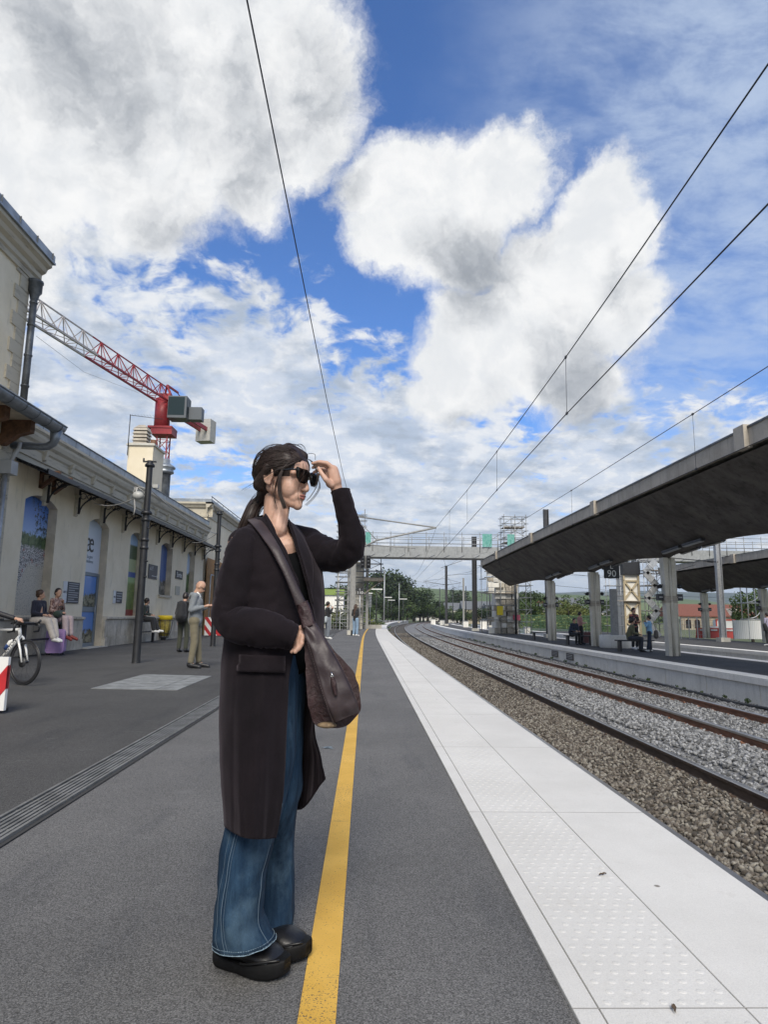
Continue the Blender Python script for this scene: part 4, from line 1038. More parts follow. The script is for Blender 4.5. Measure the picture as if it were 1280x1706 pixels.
def boards(par, x0, x1, y0, y1, zs):
    for z in zs: MB().b2((x0, y0, z), (x1, y1, z+.05)).build('scaffold_board', M_PLANK, par)
# left tower
t1 = thing('lift_tower', 'scaffolded concrete lift tower behind the raised elbow at the left end of the footbridge', 'tower', (-1.2, 57, 0), group='footbridge towers')
m = MB(); m.b2((-.1, 1.2, 0), (1.0, 2.6, 5.9)); m.build('core', M_CONC, t1)
m = MB(); scaffold(m, -1.3, 1.0, .2, 1.0, 0, 10.5, .5, 1, False); scaffold(m, -1.25, -.2, -.6, .2, 0, 6.2, .8, 1); m.build('scaffold', M_SCAF, t1)
boards(t1, -1.2, .9, .25, .95, (2.0, 4.0, 6.0, 8.0, 9.9))
m = MB(); scaffold(m, 1.2, 2.5, -.2, .8, 4.4, 7.0, .62, 1); m.build('hanging_scaffold', M_SCAF, t1)
m = MB(); m.b2((1.0, -.4, 4.15), (2.7, 1.0, 4.42)); m.beam((1.0, .3, 3.0), (2.6, .3, 4.2), .1); m.build('platform_board', M_PLANK, t1)
m = MB(); m.b2((1.2, 1.2, 0), (1.45, 1.5, 5.9)); m.b2((-.4, -.3, 0), (-.1, 0, 6)); m.build('steel_post', M_GREYP, t1)
# middle tower wrapped in boards
def f_wrap(t, c):
    n = t.noise(t.v('MULTIPLY', t.pos, (2.2, 2.2, .9)), 1.5, 7, .75); z = t.sep(t.pos)[2]
    k = t.ramp(n, [(.32, (.07, .06, .05)), (.42, (.30, .27, .23)), (.58, (.46, .42, .34)), (.7, (.52, .45, .32))]); return k
M_WRAP = mat('weathered_boards', (.4, .36, .3), .9, fn=f_wrap, bump=0)
t2 = thing('lift_tower', 'board clad lift tower with a yellow notice at the end of the island platform canopy', 'tower', (11.4, 54.7, Z_P2), group='footbridge towers')
r2 = random.Random(5)
m = MB(); m.b2((-.55, -.3, 0), (1.3, 1.6, 6.1)); m.build('core', M_PANEL, t2)
for i in range(13):
    for j in range(5):
        if r2.random() < .78:
            z = .05+i*.47; x = -1.25+j*.5+r2.uniform(-.06, .06); m = MB(); m.b2((x, -.55-r2.uniform(0, .14), z), (x+r2.uniform(.38, .5), -.34, z+r2.uniform(.34, .46))); m.build('board', M_WRAP if r2.random() < .6 else M_PANEL, t2)
m = MB(); scaffold(m, -1.4, .9, -.85, 1.7, 0, 6.0, 1.15, 2, False); scaffold(m, 1.3, 2.3, -.6, 1.0, 0, 7.0, 1.0, 1); scaffold(m, .2, 2.1, -.4, 1.0, 6.2, 10.0, .6, 2); m.build('scaffold', M_SCAF, t2)
boards(t2, -1.5, .9, -.9, -.3, (1.9, 3.3, 5.1)); boards(t2, 1.0, 3.3, -.7, .6, (4.9, 5.4)); boards(t2, .2, 2.0, -.4, .9, (7.6, 8.9))
m = MB(); m.box((-.35, -.92, 1.9), (.5, .03, .75)); m.build('yellow_notice', mat('notice_yellow', (.70, .55, .03), .6), t2)
m = MB(); m.box((1.05, -.75, 1.35), (.6, .03, .45)); m.build('pink_notice', mat('notice_pink', (.55, .12, .18), .6), t2)
m = MB(); m.tube([(.95, -1.0, 0), (.95, -1.0, 4.9)], .07, 8); m.build('black_post', M_BLACK, t2)
# right tower with stairs
t3 = thing('lift_tower', 'lift tower with zigzag scaffold stairs and yellow braced core behind the seated trio', 'tower', (22.4, 52.0, Z_P3), group='footbridge towers')
M_YW = mat('cream_frame', (.42, .35, .23), .8, var=.15)
m = MB(); m.b2((-1.55, .5, 0), (-.25, 1.8, 5.0)); m.build('core', M_PANEL, t3)
m = MB()
for z0_, z1_ in ((.1, 1.2), (1.3, 2.7), (2.9, 4.4)):
    m.beam((-1.5, .42, z0_), (-.3, .42, z1_), .13); m.beam((-.3, .42, z0_), (-1.5, .42, z1_), .13); m.beam((-1.55, .42, z1_), (-.25, .42, z1_), .12)
for x in (-1.5, -.3): m.beam((x, .41, 0), (x, .41, 5.6), .14)
m.build('brace_frame', M_YW, t3)
m = MB(); m.b2((-1.6, .2, 4.9), (-.2, 1.8, 5.9)); m.build('dark_box', M_BLACK, t3)
m = MB(); scaffold(m, -.2, 1.4, -.4, .8, 0, 6.4, 1.0, 2); scaffold(m, -2.7, -1.8, .4, 1.2, 0, 5.6, .8, 1, False); m.build('scaffold', M_GALV, t3)
m = MB()
for k in range(6):
    a, b = ((-.1, k*1.0), (.75, k*1.0+1.0)) if k % 2 else ((.75, k*1.0), (-.1, k*1.0+1.0)); m.beam((a[0], -.55, a[1]), (b[0], -.55, b[1]), .1, .5); m.tube([(a[0], -.8, a[1]+.9), (b[0], -.8, b[1]+.9)], .03, 5)
m.build('stairs', M_GALV, t3)
boards(t3, -.1, 1.9, -.6, .7, (2.0, 3.0, 4.0, 5.2)); boards(t3, -2.4, -.3, .1, .5, (2.75,))
# ================================================================== MASTS, WIRES, LINESIDE SIGNS
def mast(x, y, h, lab, m_=None, w=.24, hbeam=True, z0=0.0, arms=()):
    o = thing('catenary_mast', lab, 'mast', (x, y, z0), group='catenary masts')
    b = MB(); t = .03
    if hbeam:
        b.box((-w/2, 0, h/2), (t, w, h)); b.box((w/2, 0, h/2), (t, w, h)); b.box((0, 0, h/2), (w-t, .02, h))
    else: b.tube([(0, 0, 0), (0, 0, h)], [w/2, w/2.6], 10)
    b.build('pole', m_ or M_DARK, o); MB().box((0, 0, .12), (w+.3, w+.3, .26)).build('footing', M_CONC, o)
    for (dx, za, zb, ln) in arms:      # sloping bracket with stay and insulator
        b = MB(); s = 1 if dx > 0 else -1
        b.tube([(0, 0, za), (dx, 0, zb)], .035, 6); b.tube([(0, 0, za+ln), (dx*.92, 0, zb+.03)], .022, 6); b.tube([(dx*.35, 0, za+(zb-za)*.35-.3), (dx*.95, 0, zb-1.25)], .022, 6); b.tube([(dx*.9, 0, zb-.02), (dx*.8, 0, zb-1.2)], .012, 5)
        b.build('cantilever', M_DARK, o)
        b = MB()
        for q in range(5): f = .08+q*.018; b.tube([(dx*f, 0, za+(zb-za)*f), (dx*(f+.008), 0, za+(zb-za)*(f+.008))], .08, 8)
        b.build('insulator', M_BLACK, o)
    return o
sup = onY(727, 879, 38)
o = mast(-.78, 39.5, 7.3, 'grey H-section catenary mast beside the woman with long hair', M_GREYP, .28, True, 0, ())
b = MB(); A = Vector((0, 0, 7.15)); T = Vector((sup.x+.78, sup.y-39.5, sup.z))
b.tube([A, T], .045, 8); L0 = onY(628, 900, 39.2)-Vector((-.78, 39.5, 0)); b.tube([(0, 0, 4.95), L0, T], .055, 8); b.tube([A, L0], .03, 6)
b.tube([(0, 0, 5.45), (3.7, -.8, 5.15)], .035, 6); b.tube([(3.4, -.8, 5.2), (3.4, -.8, 4.7)], .02, 5); b.build('cantilever', M_GREYP, o)
sb = onZ(583, 1057); MB().box((.1, -1.2, .14), (.30, .5, .28)).build('cable_box', M_BLACK, o)
mast(11.0, 66, 9.5, 'tall black catenary mast on the island platform in front of the footbridge', M_BLACK, .42, True, Z_P2, ((-3.6, 7.2, 7.5, 1.2),))
mast(13.3, 108, 9.8, 'slimmer dark catenary mast far along the island platform', M_DARK, .36, True, Z_P2, ((-3.8, 6.6, 7.2, 1.1), (2.5, 6.6, 7.0, 1.0)))
mast(12.6, 45, 8.9, 'catenary mast rising behind the edge of the large canopy', M_DARK, .30, True, Z_P2, ((-3.9, 5.3, 5.6, 1.0),))
mast(22.5, 41.0, 8.3, 'silver catenary mast on the outer platform right of the canopy column', M_GALV, .30, True, Z_P3, ((-4.2, 5.0, 5.3, 1.1),))
mast(19.6, 131, 9.2, 'thin grey catenary mast on the bend left of the black mast', M_GREYP, .3, True, Z_P3, ((-4.5, 6.4, 6.9, 1.1),))
for px, dist, h, lab in ((640, 105, 8.6, 'pale lineside mast in front of the dark trees'), (665, 150, 9.0, 'pale lineside mast near the end of the white strip'), (563, 75, 7.5, 'thin pale lamp standard left of the scaffolded tower'), (733, 150, 8, 'distant thin mast by the bend in the tracks'), (755, 170, 8.2, 'distant mast behind the island platform end'), (817, 95, 7, 'thin mast beside the white platform huts'), (777, 140, 8, 'distant mast between the black masts')):
    q = ray(px, 1030); x = q.x/q.y*dist; mast(x, dist, h, lab, M_GALV if px < 700 else M_DARK, .22, False, -.2, ((3.0 if px < 700 else -3.0, h-2.3, h-1.9, .8),) if px not in (563,) else ())
def wire(lab, pts, r=.009, nm='overhead_wire', drops=()):
    o = thing(nm, lab, 'wire', tuple(pts[0]), group='overhead wires'); p0 = Vector(pts[0]); P = [Vector(p)-p0 for p in pts]
    MB().tube(P, r, 6).build('conductor', M_WIRE, o)
    for a, c in drops:
        b = MB(); b.tube([Vector(a)-p0, Vector(c)-p0], .004, 4); b.box(Vector(a)-p0, (.025, .06, .04)); b.box(Vector(c)-p0, (.025, .06, .04)); b.build('dropper', M_WIRE, o)
    return o
MX = [(2.9, -18, 6.4), (3.05, -6, 5.85), (3.2, 0, 5.66), (3.2, 4.6, 5.55), (3.23, 8, 5.42), (3.26, 10.1, 5.38), (3.36, 14, 5.42), (3.44, 17, 5.47), (3.6, 23, 5.62), (3.85, 31.6, 6.0), (sup.x, 38, sup.z)]
s2 = onY(683, 958, 84); s3 = Vector((9.6, 130, 6.4))
mid1 = [Vector((sup.x, 38, sup.z)).lerp(s2, k/8)-Vector((0, 0, 1.1*4*(k/8)*(1-k/8))) for k in range(1, 9)]; mid2 = [s2.lerp(s3, k/8)-Vector((0, 0, 1.0*4*(k/8)*(1-k/8))) for k in range(1, 9)]
CX_ = [(2.9, -18, 4.5), (3.2, 4.7, 4.41), (3.25, 10.2, 4.41), (3.42, 16.8, 4.42), (3.6, 23.1, 4.42), (4.0, 38, 4.45), (s2.x-.1, 84, 4.9), (9.5, 130, 5.0)]
def zat(P, y):
    for a, b in zip(P, P[1:]):
        if a[1] <= y <= b[1]: return Vector(a).lerp(Vector(b), (y-a[1])/(b[1]-a[1]))
wire('upper sagging carrier wire above the nearest track, highest at upper right', MX+mid1+mid2, .009, drops=[(zat(MX, y), zat(CX_, y)) for y in (-2, 4.2, 10.2, 16.8, 23.0, 29.4)])
wire('straight contact wire above the nearest track', CX_, .0085)
wire('single wire running overhead from the top edge down behind the raised hand', [(-1.6, -12, 8.25), (-1.5, 6.6, 8.15), (-1.35, 20, 7.9), (-1.15, 30, 7.6), (-.78, 39.5, 7.2)], .011)
M2 = [(6.6, -8, 6.0), (6.6, 6, 5.4), (6.6, 10, 5.25), (6.6, 12.7, 5.23), (6.62, 20, 5.2), (6.7, 27.8, 5.25), (7.0, 36, 5.42), (8.4, 45, 5.6), (9.6, 66, 7.1), (9.8, 108, 7.1)]
C2 = [(6.6, -8, 4.1), (6.6, 10.2, 4.08), (6.6, 12.7, 4.09), (6.65, 28, 4.1), (7.1, 45, 4.2), (7.9, 66, 5.2), (9.8, 108, 5.6)]
wire('carrier wire above the second track, passing over the canopy edge', M2, .008, drops=[(zat(M2, y), zat(C2, y)) for y in (5.5, 12.6, 20.6, 30)])
wire('contact wire of the second track running along under the canopy edge', C2, .008)
wire('carrier wire in the gap between the two canopies', [(15.0, 14, 5.2), (15.2, 30, 4.9), (15.6, 45, 5.2), (16.5, 66, 5.6), (20, 110, 6.0)], .008)
wire('thin wire strung below the footbridge towards the right', [(11.0, 66, 8), (20, 60, 6.8), (34, 58, 6.4)], .012)
wire('lower thin wire strung across below the footbridge', [(11.0, 66, 6.4), (20, 62, 5.2), (36, 60, 5.0)], .012)
wire('sloping wire beyond the far mast above the bend', [(11.0, 66, 5.5), (13.3, 108, 8.0), (24, 170, 7.5)], .02)
for k, (a, c) in enumerate((((22.4, 41, 5.3), (36, 46, 4.7)), ((22.4, 41, 4.6), (40, 60, 4.4)), ((13, 45, 4.3), (40, 70, 4.6)), ((8, 90, 5.8), (14, 112, 6.4)), ((12.6, 45, 3.4), (38, 62, 3.2)), ((1.5, 80, 6.4), (13.4, 108, 6.4)), ((2.5, 84, 5.2), (9.5, 118, 6.8)))):
    wire(('upper cross wire right of the silver mast', 'lower cross wire right of the silver mast', 'cross wire seen under the large canopy', 'short cross wire over the distant bend', 'lowest cross wire seen between the canopy columns', 'level span wire above the distant trees', 'rising span wire near the distant hill')[k], [a, Vector(a).lerp(Vector(c), .5)-Vector((0, 0, .25)), c], .012)
wire('distant wire crossing the sky left of the chimney', [onY(60, 560, 40), onY(140, 620, 60), onY(232, 655, 75)], .012)
# speed and stop signs
def board(nm, lab, pos, w, h, lines, post_h, mcol=M_BLACK):
    o = thing(nm, lab, 'sign', pos); b = MB(); b.box((0, 0, 0), (w, .04, h)); b.build('board', mcol, o)
    for s, sz, dx, dz in lines: text(s, 'lettering', sz, M_WHITE, o, (dx, -.024, dz), FACE_Y)
    if post_h: MB().tube([(0, .06, -post_h), (0, .06, h*.4)], .04, 8).build('post', M_GALV, o)
    return o
q = onY(1018, 951, 30.4)
board('platform_sign', 'black square sign reading L 90 on the grey post in the concrete ring', (q.x, 30.3, q.z), .72, .72, [('L', .32, 0, .19), ('90', .44, 0, -.15)], 0)
m = MB(); po = thing('sign_post', 'square grey post carrying the black sign, standing in a concrete ring', 'post', (q.x+.15, 30.45, Z_P2)); m.box((-.05, 0, 1.35), (.28, .2, 2.7)); m.build('shaft', M_GREYP, po)
m = MB(); m.lathe((0, 0, 0), [(.74, 0), (.76, .03), (.76, .55), (.72, .58), (.62, .58), (.60, .5), (0, .48)], 28); m.build('concrete_ring', M_PANEL, po)
q = onY(600, 985, 50)
board('platform_sign', 'small black sign reading L 110 on the left scaffold tower', (q.x, 50, q.z), .48, .54, [('L', .22, 0, .14), ('110', .30, 0, -.12)], q.z)
q = onY(617, 1001, 60); sg = thing('marker_board', 'narrow white marker board with slanting black stripes beside the tower', 'sign', (q.x, 60, q.z))
MB().box((0, 0, 0), (.26, .04, 1.15)).build('board', M_WHITE, sg); MB().tube([(0, .05, -q.z), (0, .05, .3)], .04, 6).build('post', M_GALV, sg)
for k in range(4): m = MB(); m.beam((-.13, -.03, -.48+k*.28), (.13, -.03, -.36+k*.28), .02, .10, up=(0, 1, 0)); m.build('stripe', M_BLACK, sg)
q = onY(609, 936, 52); sg = thing('railway_signal', 'black signal head hanging under the left end of the footbridge', 'signal', (q.x, 52, q.z))
for dx in (-.22, .24):
    m = MB(); m.box((dx, 0, 0), (.38, .3, 1.0)); h_ = m.build('signal_head', M_BLACK, sg); m = MB()
    for z in (-.28, 0, .28): m.tube([(dx, -.2, z), (dx, -.34, z)], .11, 10)
    m.build('hood', M_DARK, h_)
m = MB(); m.beam((0, .2, -.6), (0, .2, 1.6), .1); m.build('bracket', M_GREYP, sg)
q = onY(590, 1003, 60); m = MB()
for px, d in ((627, 85), (646, 120), (652, 140), (672, 130), (612, 100)):
    q = ray(px, 1030); x = q.x/q.y*d; lo = thing('platform_lamp', {627: 'small double headed platform lamp in front of the trees', 646: 'distant platform lamp with a flat head left of the white strip end', 652: 'farther platform lamp close to the pale mast', 672: 'farthest platform lamp beside the white strip end', 612: 'platform lamp just right of the striped marker'}[px], 'lamp', (x, d, 0), group='platform lamps')
    MB().tube([(0, 0, 0), (0, 0, 4.6)], .06, 6).build('pole', M_DARK, lo); MB().box((0, 0, 4.6), (1.5, .3, .12)).build('lamp_head', M_WHITE, lo)
# ================================================================== LAND, TREES AND TOWN BEYOND
def ridge(name, cx, cy, ang, L, D, Hh, mt, seed, freq=3.0, rough=.35, kind='structure'):
    """a long hill: L along its crest, D across, crest height Hh"""
    m = MB(); nu, nv = 70, 14; rows = []; ca, sa = cos(ang), sin(ang)
    for i in range(nu+1):
        u = i/nu*2-1; row = []
        for j in range(nv+1):
            v = j/nv*2-1; prof = max(0, 1-v*v)**1.1*max(0, 1-u**6)
            n = MN.noise(Vector((u*freq+seed, v*.8, seed)))*rough+MN.noise(Vector((u*freq*4+seed, v*3, 3.3)))*rough*.22
            z = -3+prof*Hh*(1+n); x, y = u*L/2, v*D/2; row.append((cx+x*ca-y*sa, cy+x*sa+y*ca, z))
        rows.append(row)
    m.grid(rows, True); return m.build(name, mt, kind=kind)
def f_vine(t, c):
    n = t.noise(t.pos, .006, 7, .6); r = t.voro(t.pos, .006, out='Color')
    k = t.mix(t.step(n, .35, .65), (.085, .125, .04), (.14, .175, .065)); k = t.mix(t.m('MULTIPLY', t.sep(r)[0], .45), k, (.06, .10, .03))
    return t.mix(t.step(t.noise(t.pos, .012, 8, .7), .57, .64), k, (.025, .05, .015))
M_VINE = mat('vineyard_slope', (.15, .2, .05), .95, fn=f_vine)
M_FORH = mat('forest_slope', (.03, .05, .02), .95, fn=lambda t, c: t.mix(t.step(t.noise(t.pos, .01, 8, .7), .4, .6), (.018, .034, .015), (.055, .075, .03)))
ridge('hill', 190, 1500, .05, 1500, 700, 66, M_VINE, 1.3, 2, .18)
ridge('hill', -650, 1500, .1, 1300, 700, 62, M_VINE, 4.3, 2, .2)
ridge('hill', 2200, 4600, -.35, 4400, 1500, 205, M_FORH, 7.1, 3, .12)
ridge('hill', 950, 2300, -.2, 1300, 500, 62, M_VINE, 9.7, 2.5, .25)
ridge('hill', -2600, 3500, .5, 4000, 1500, 170, M_FORH, 2.1, 3, .2)
def f_leaf(cols):
    def f(t, c):
        i = t.node('ShaderNodeAttribute', attribute_name='tone').outputs['Fac']; return t.ramp(i, cols)
    return f
M_LFD = mat('leaves_dark', (.03, .05, .02), .8, fn=f_leaf([(0, (.012, .022, .008)), (.5, (.030, .055, .016)), (1, (.075, .10, .03))]))
M_LFM = mat('leaves_mid', (.05, .08, .02), .8, fn=f_leaf([(0, (.025, .045, .012)), (.5, (.06, .10, .025)), (1, (.13, .17, .045))]))
M_LFY = mat('leaves_olive', (.1, .12, .03), .8, fn=f_leaf([(0, (.05, .06, .018)), (.5, (.12, .14, .035)), (1, (.24, .25, .07))]))
M_BARK = mat('bark', (.06, .05, .04), .9, var=.3)
def leaf_mesh(name, blobs, n, size, seed, mt, squash=1.0):
    r = np.random.default_rng(seed); B = np.array(blobs, float); wts = B[:, 3]**2; wts /= wts.sum()
    k = r.choice(len(B), n, p=wts); d = r.normal(size=(n, 3)); d /= np.linalg.norm(d, axis=1)[:, None]
    rad = B[k, 3]*(r.uniform(.0, 1, n)**.28)*r.uniform(.82, 1.12, n); c = B[k, :3]+d*rad[:, None]*np.array([1, 1, squash])
    a = r.normal(size=(n, 3)); a /= np.linalg.norm(a, axis=1)[:, None]; b = np.cross(a, r.normal(size=(n, 3))); b /= np.linalg.norm(b, axis=1)[:, None]
    s = size*r.uniform(.5, 1.3, n)[:, None]; V = np.stack([c-a*s, c+b*s*.6, c+a*s, c-b*s*.6], 1).reshape(-1, 3)
    tone = np.clip(.42+.33*r.normal(size=n)*.5+.25*(r.random(len(B))[k]-.5), 0, 1); T = np.repeat(tone, 4)
    me = bpy.data.meshes.new(name); me.vertices.add(len(V)); me.vertices.foreach_set('co', V.ravel())
    me.loops.add(4*n); me.loops.foreach_set('vertex_index', np.arange(4*n, dtype=np.int32)); me.polygons.add(n); me.polygons.foreach_set('loop_start', np.arange(0, 4*n, 4, dtype=np.int32))
    me.update(calc_edges=True); at = me.attributes.new('tone', 'FLOAT', 'POINT'); at.data.foreach_set('value', T.astype(np.float32)); me.materials.append(mt); return me
def tree_proto(kind, seed, mt):
    r = random.Random(seed); bl = []
    if kind == 'conifer':
        for i in range(14): z = .22+i*.057; w = .30*(1-i/15)+.03; bl += [(r.uniform(-.4, .4)*w, r.uniform(-.4, .4)*w, z, w*.8)]
    else:
        for i in range(20):
            a = r.uniform(0, 2*pi); z = r.uniform(.30, .86); w = sqrt(max(.02, 1-((z-.55)/.42)**2))*.36
            bl.append((w*cos(a)*r.uniform(.2, 1), w*sin(a)*r.uniform(.2, 1), z, r.uniform(.09, .18)))
    n = 2400 if kind != 'bush' else 900
    if kind == 'bush': bl = [(r.uniform(-.5, .5), r.uniform(-.3, .3), r.uniform(.1, .5), r.uniform(.18, .34)) for _ in range(9)]
    cr_ = leaf_mesh('crown', bl, n, .026 if kind != 'bush' else .05, seed, mt)
    m = MB()
    if kind != 'bush':
        m.tube([(0, 0, -.05), (.01, 0, .2), (.0, .01, .45), (.02, 0, .7)], [.030, .024, .016, .006], 7)
        for i in range(6): a = i*1.1; m.tube([(0, 0, .25+i*.06), (.12*cos(a), .12*sin(a), .38+i*.06), (.24*cos(a), .24*sin(a), .50+i*.055)], [.012, .008, .003], 5)
    else:
        for i in range(5): a = i*1.3; m.tube([(0, 0, -.05), (.3*cos(a), .2*sin(a), .4)], [.02, .006], 5)
    return cr_, m.mesh('trunk', [M_BARK])
TP = {('round', 'd'): [tree_proto('round', i, M_LFD) for i in range(3)], ('round', 'm'): [tree_proto('round', 10+i, M_LFM) for i in range(3)], ('round', 'y'): [tree_proto('round', 30, M_LFY)],
      ('conifer', 'd'): [tree_proto('conifer', 20, M_LFD)], ('bush', 'm'): [tree_proto('bush', 40, M_LFM)], ('bush', 'y'): [tree_proto('bush', 41, M_LFY)]}
def tree(px, dist, pytop, kind, tone, lab, grp, wf=1.0, k=0, z0=-1.0):
    q = onY(px, pytop, dist); h = q.z-z0; cr_, tk = TP[(kind, tone)][k % len(TP[(kind, tone)])]
    o = thing('bush' if kind == 'bush' else ('conifer_tree' if kind == 'conifer' else 'leafy_tree'), lab, 'bush' if kind == 'bush' else 'tree', (q.x, dist, z0), k*1.7, grp)
    s = h/(.95 if kind != 'bush' else .78); o.scale = (s*wf, s*wf, s)
    link(cr_, 'crown', o); link(tk, 'trunk' if kind != 'bush' else 'stems', o)
    return o
TL = [  # px, dist, top py, kind, tone, wf
 (640, 300, 948, 'round', 'd', 1.25, 'tallest dark green tree right of the left lift tower'), (618, 255, 968, 'round', 'm', 1.1, 'olive green tree behind the hanging scaffold platform'),
 (668, 310, 962, 'round', 'd', 1.3, 'dark tree second from the tallest, sloping down to the bend'), (690, 300, 978, 'round', 'd', 1.4, 'dark rounded tree above the far end of the rails'),
 (655, 245, 985, 'round', 'd', 1.5, 'low broad dark tree in front of the tallest one'), (628, 235, 996, 'round', 'd', 1.4, 'dark low tree behind the pale lineside mast'),
 (706, 320, 995, 'round', 'm', 1.4, 'mid green tree where the tracks vanish'), (722, 350, 1008, 'round', 'm', 1.6, 'small bright green tree at the inside of the bend'),
 (679, 262, 1000, 'round', 'm', 1.7, 'low leafy tree behind the end of the white strip'), (700, 315, 1012, 'round', 'd', 1.8, 'low dark tree just above the curved rails'), (612, 200, 1008, 'round', 'm', 1.2, 'slim green tree beside the striped marker'),
 (660, 238, 1012, 'round', 'd', 2.0, 'low dark tree behind the white strip end')]
for i, (px, d, t_, kd, tn, wf, lab) in enumerate(TL): tree(px, d, t_, kd, tn, lab, 'trees on the left of the bend', wf, i)
for i, (px, d, t_, tn, lab) in enumerate(((700, 345, 1006, 'd', 'dark tree low above the point where the rails vanish'), (714, 360, 1010, 'm', 'mid green tree just right of the vanishing rails'), (733, 245, 1013, 'd', 'dark low tree right of the vanishing rails'), (746, 235, 1016, 'm', 'low green tree left of the slim black mast'), (762, 225, 1014, 'd', 'low dark tree right of the slim black mast'), (778, 215, 1016, 'm', 'low green tree left of the tall black mast'), (812, 150, 1012, 'd', 'low dark tree left of the board clad tower foot'))):
    tree(px, d, t_, 'round', tn, lab, 'trees around the bend', 2.2, i)
TR = [(868, 118, 990, 'm', 'green tree seen between lift tower and first canopy column'), (884, 124, 986, 'd', 'dark green tree behind the first bench posts'), (900, 112, 996, 'm', 'leafy tree left of the farthest canopy column'),
      (932, 120, 992, 'm', 'green tree between the farthest and the middle canopy column'), (948, 108, 1000, 'y', 'yellowish green tree behind the seated pair'), (964, 116, 996, 'm', 'leafy tree left of the middle canopy column'),
      (1000, 112, 1003, 'm', 'green tree between the middle column and the black sign post'), (1012, 118, 1000, 'd', 'darker tree right behind the black sign'), (1033, 125, 1004, 'm', 'green tree beside the yellow braced tower'), (856, 105, 1004, 'm', 'low green tree at the foot of the board clad tower')]
for i, (px, d, t_, tn, lab) in enumerate(TR): tree(px, d, t_, 'round', tn, lab, 'trees beyond the outer platform', 1.35, i+1)
for i, (px, d, t_, tn) in enumerate(((872, 95, 1022, 'y'), (890, 92, 1026, 'm'), (912, 90, 1020, 'y'), (938, 94, 1022, 'm'), (955, 88, 1024, 'y'), (975, 90, 1022, 'm'), (1003, 86, 1026, 'y'), (1030, 92, 1024, 'm'))):
    tree(px, d, t_, 'bush', tn, ['yellow green bush behind the lift tower foot', 'green bush left of the first bench', 'yellow green bush right of the first bench posts', 'green bush left of the seated pair', 'yellowish bush behind the seated pair', 'green bush behind the maroon suitcase', 'yellowish bush behind the concrete ring', 'green bush below the yellow braced frame'][i], 'bushes beyond the outer platform', 1.3, i)
for i, px in enumerate((756, 767, 776)): tree(px, 420, 983+i*2, 'conifer', 'd', ['left one of three conifers on the distant slope', 'middle one of three conifers on the distant slope', 'right one of three conifers on the distant slope'][i], 'conifers on the distant slope', 1.5, i, 2.0)
for i, (px, d, t_) in enumerate(((712, 300, 1000), (735, 320, 998), (800, 260, 1004), (822, 210, 1006), (745, 240, 1010))):
    tree(px, d, t_, 'round', 'd' if i % 2 else 'm', ['tree at the left edge of the distant town', 'dark tree behind the distant houses', 'tree right of the distant conifers', 'dark tree left of the board clad tower', 'tree among the distant houses'][i], 'trees in the distant town', 1.5, i)
tree(1249, 62, 978, 'round', 'm', 'bright green tree with scaffold tubes in front at the right edge', 'trees beyond the outer platform', .95, 2)
for i, (px, d, t_, tn) in enumerate(((548, 62, 1014, 'y'), (562, 60, 1018, 'm'), (575, 66, 1012, 'y'), (545, 75, 1004, 'm'), (606, 75, 1030, 'y'), (628, 90, 1030, 'm'))):
    tree(px, d, t_, 'bush', tn, ['yellow green weeds right of the person in the dark jacket', 'green bush left of the pale lamp standard', 'yellowish bush beside the scaffold foot', 'taller green bush before the white shed', 'grassy bush by the striped marker', 'low green bush at the foot of the trees'][i], 'bushes behind the platform end', 1.1, i)
for i, (px, d, t_) in enumerate(((560, 115, 974), (574, 125, 972), (548, 140, 985))):
    tree(px, d, t_, 'round', 'd', ['dark tree behind the white shed', 'dark tree left of the scaffolded tower', 'tree beyond the white shed roof'][i], 'trees on the left of the bend', 1.2, i)
# distant wooded edges that read as one mass
bl = []; r_ = random.Random(9)
for i in range(150):
    u = r_.random(); d = 430+300*r_.random(); px = 640+660*u; q = ray(px, 1030); bl.append((q.x/q.y*d, d, r_.uniform(-1, 5), r_.uniform(4, 9)))
for i in range(60):
    d = 300+200*r_.random(); px = -500+1120*r_.random(); q = ray(px, 1030); bl.append((q.x/q.y*d, d, r_.uniform(0, 4), r_.uniform(4, 8)))
link(leaf_mesh('far_woods', bl, 26000, 1.1, 77, M_LFM, .6), 'far_woods', kind='stuff')
# houses
def house(px, dist, w, d, h, rh, lab, wallc, roofc, rz=0.0, pyb=None):
    q = ray(px, 1030); o = thing('house', lab, 'house', (q.x/q.y*dist, dist, -1), rz, 'houses in the distance')
    MB().b2((-w/2, 0, 0), (w/2, d, h)).build('wall', wallc, o)
    m = MB(); m.prism([(-.3, h), (d/2, h+rh), (d+.3, h)], -w/2-.3, w/2+.3, ax='x'); m.build('roof', roofc, o)
    nw = max(2, int(w/3)); 
    for i in range(nw):
        x = -w/2+w*(i+.5)/nw; m = MB(); m.b2((x-.5, -.06, h*.45), (x+.5, .05, h*.8)); m.build('window', MATS.get('win_dark') or mat('win_dark', (.03, .035, .04), .25), o)
    return o
M_HW = mat('house_white', (.50, .48, .44), .9, var=.15); M_HC = mat('house_cream', (.42, .37, .28), .9, var=.15); M_RT = mat('roof_tile_red', (.20, .075, .05), .9, var=.3); M_RS = mat('roof_slate', (.14, .15, .16), .8, var=.3)
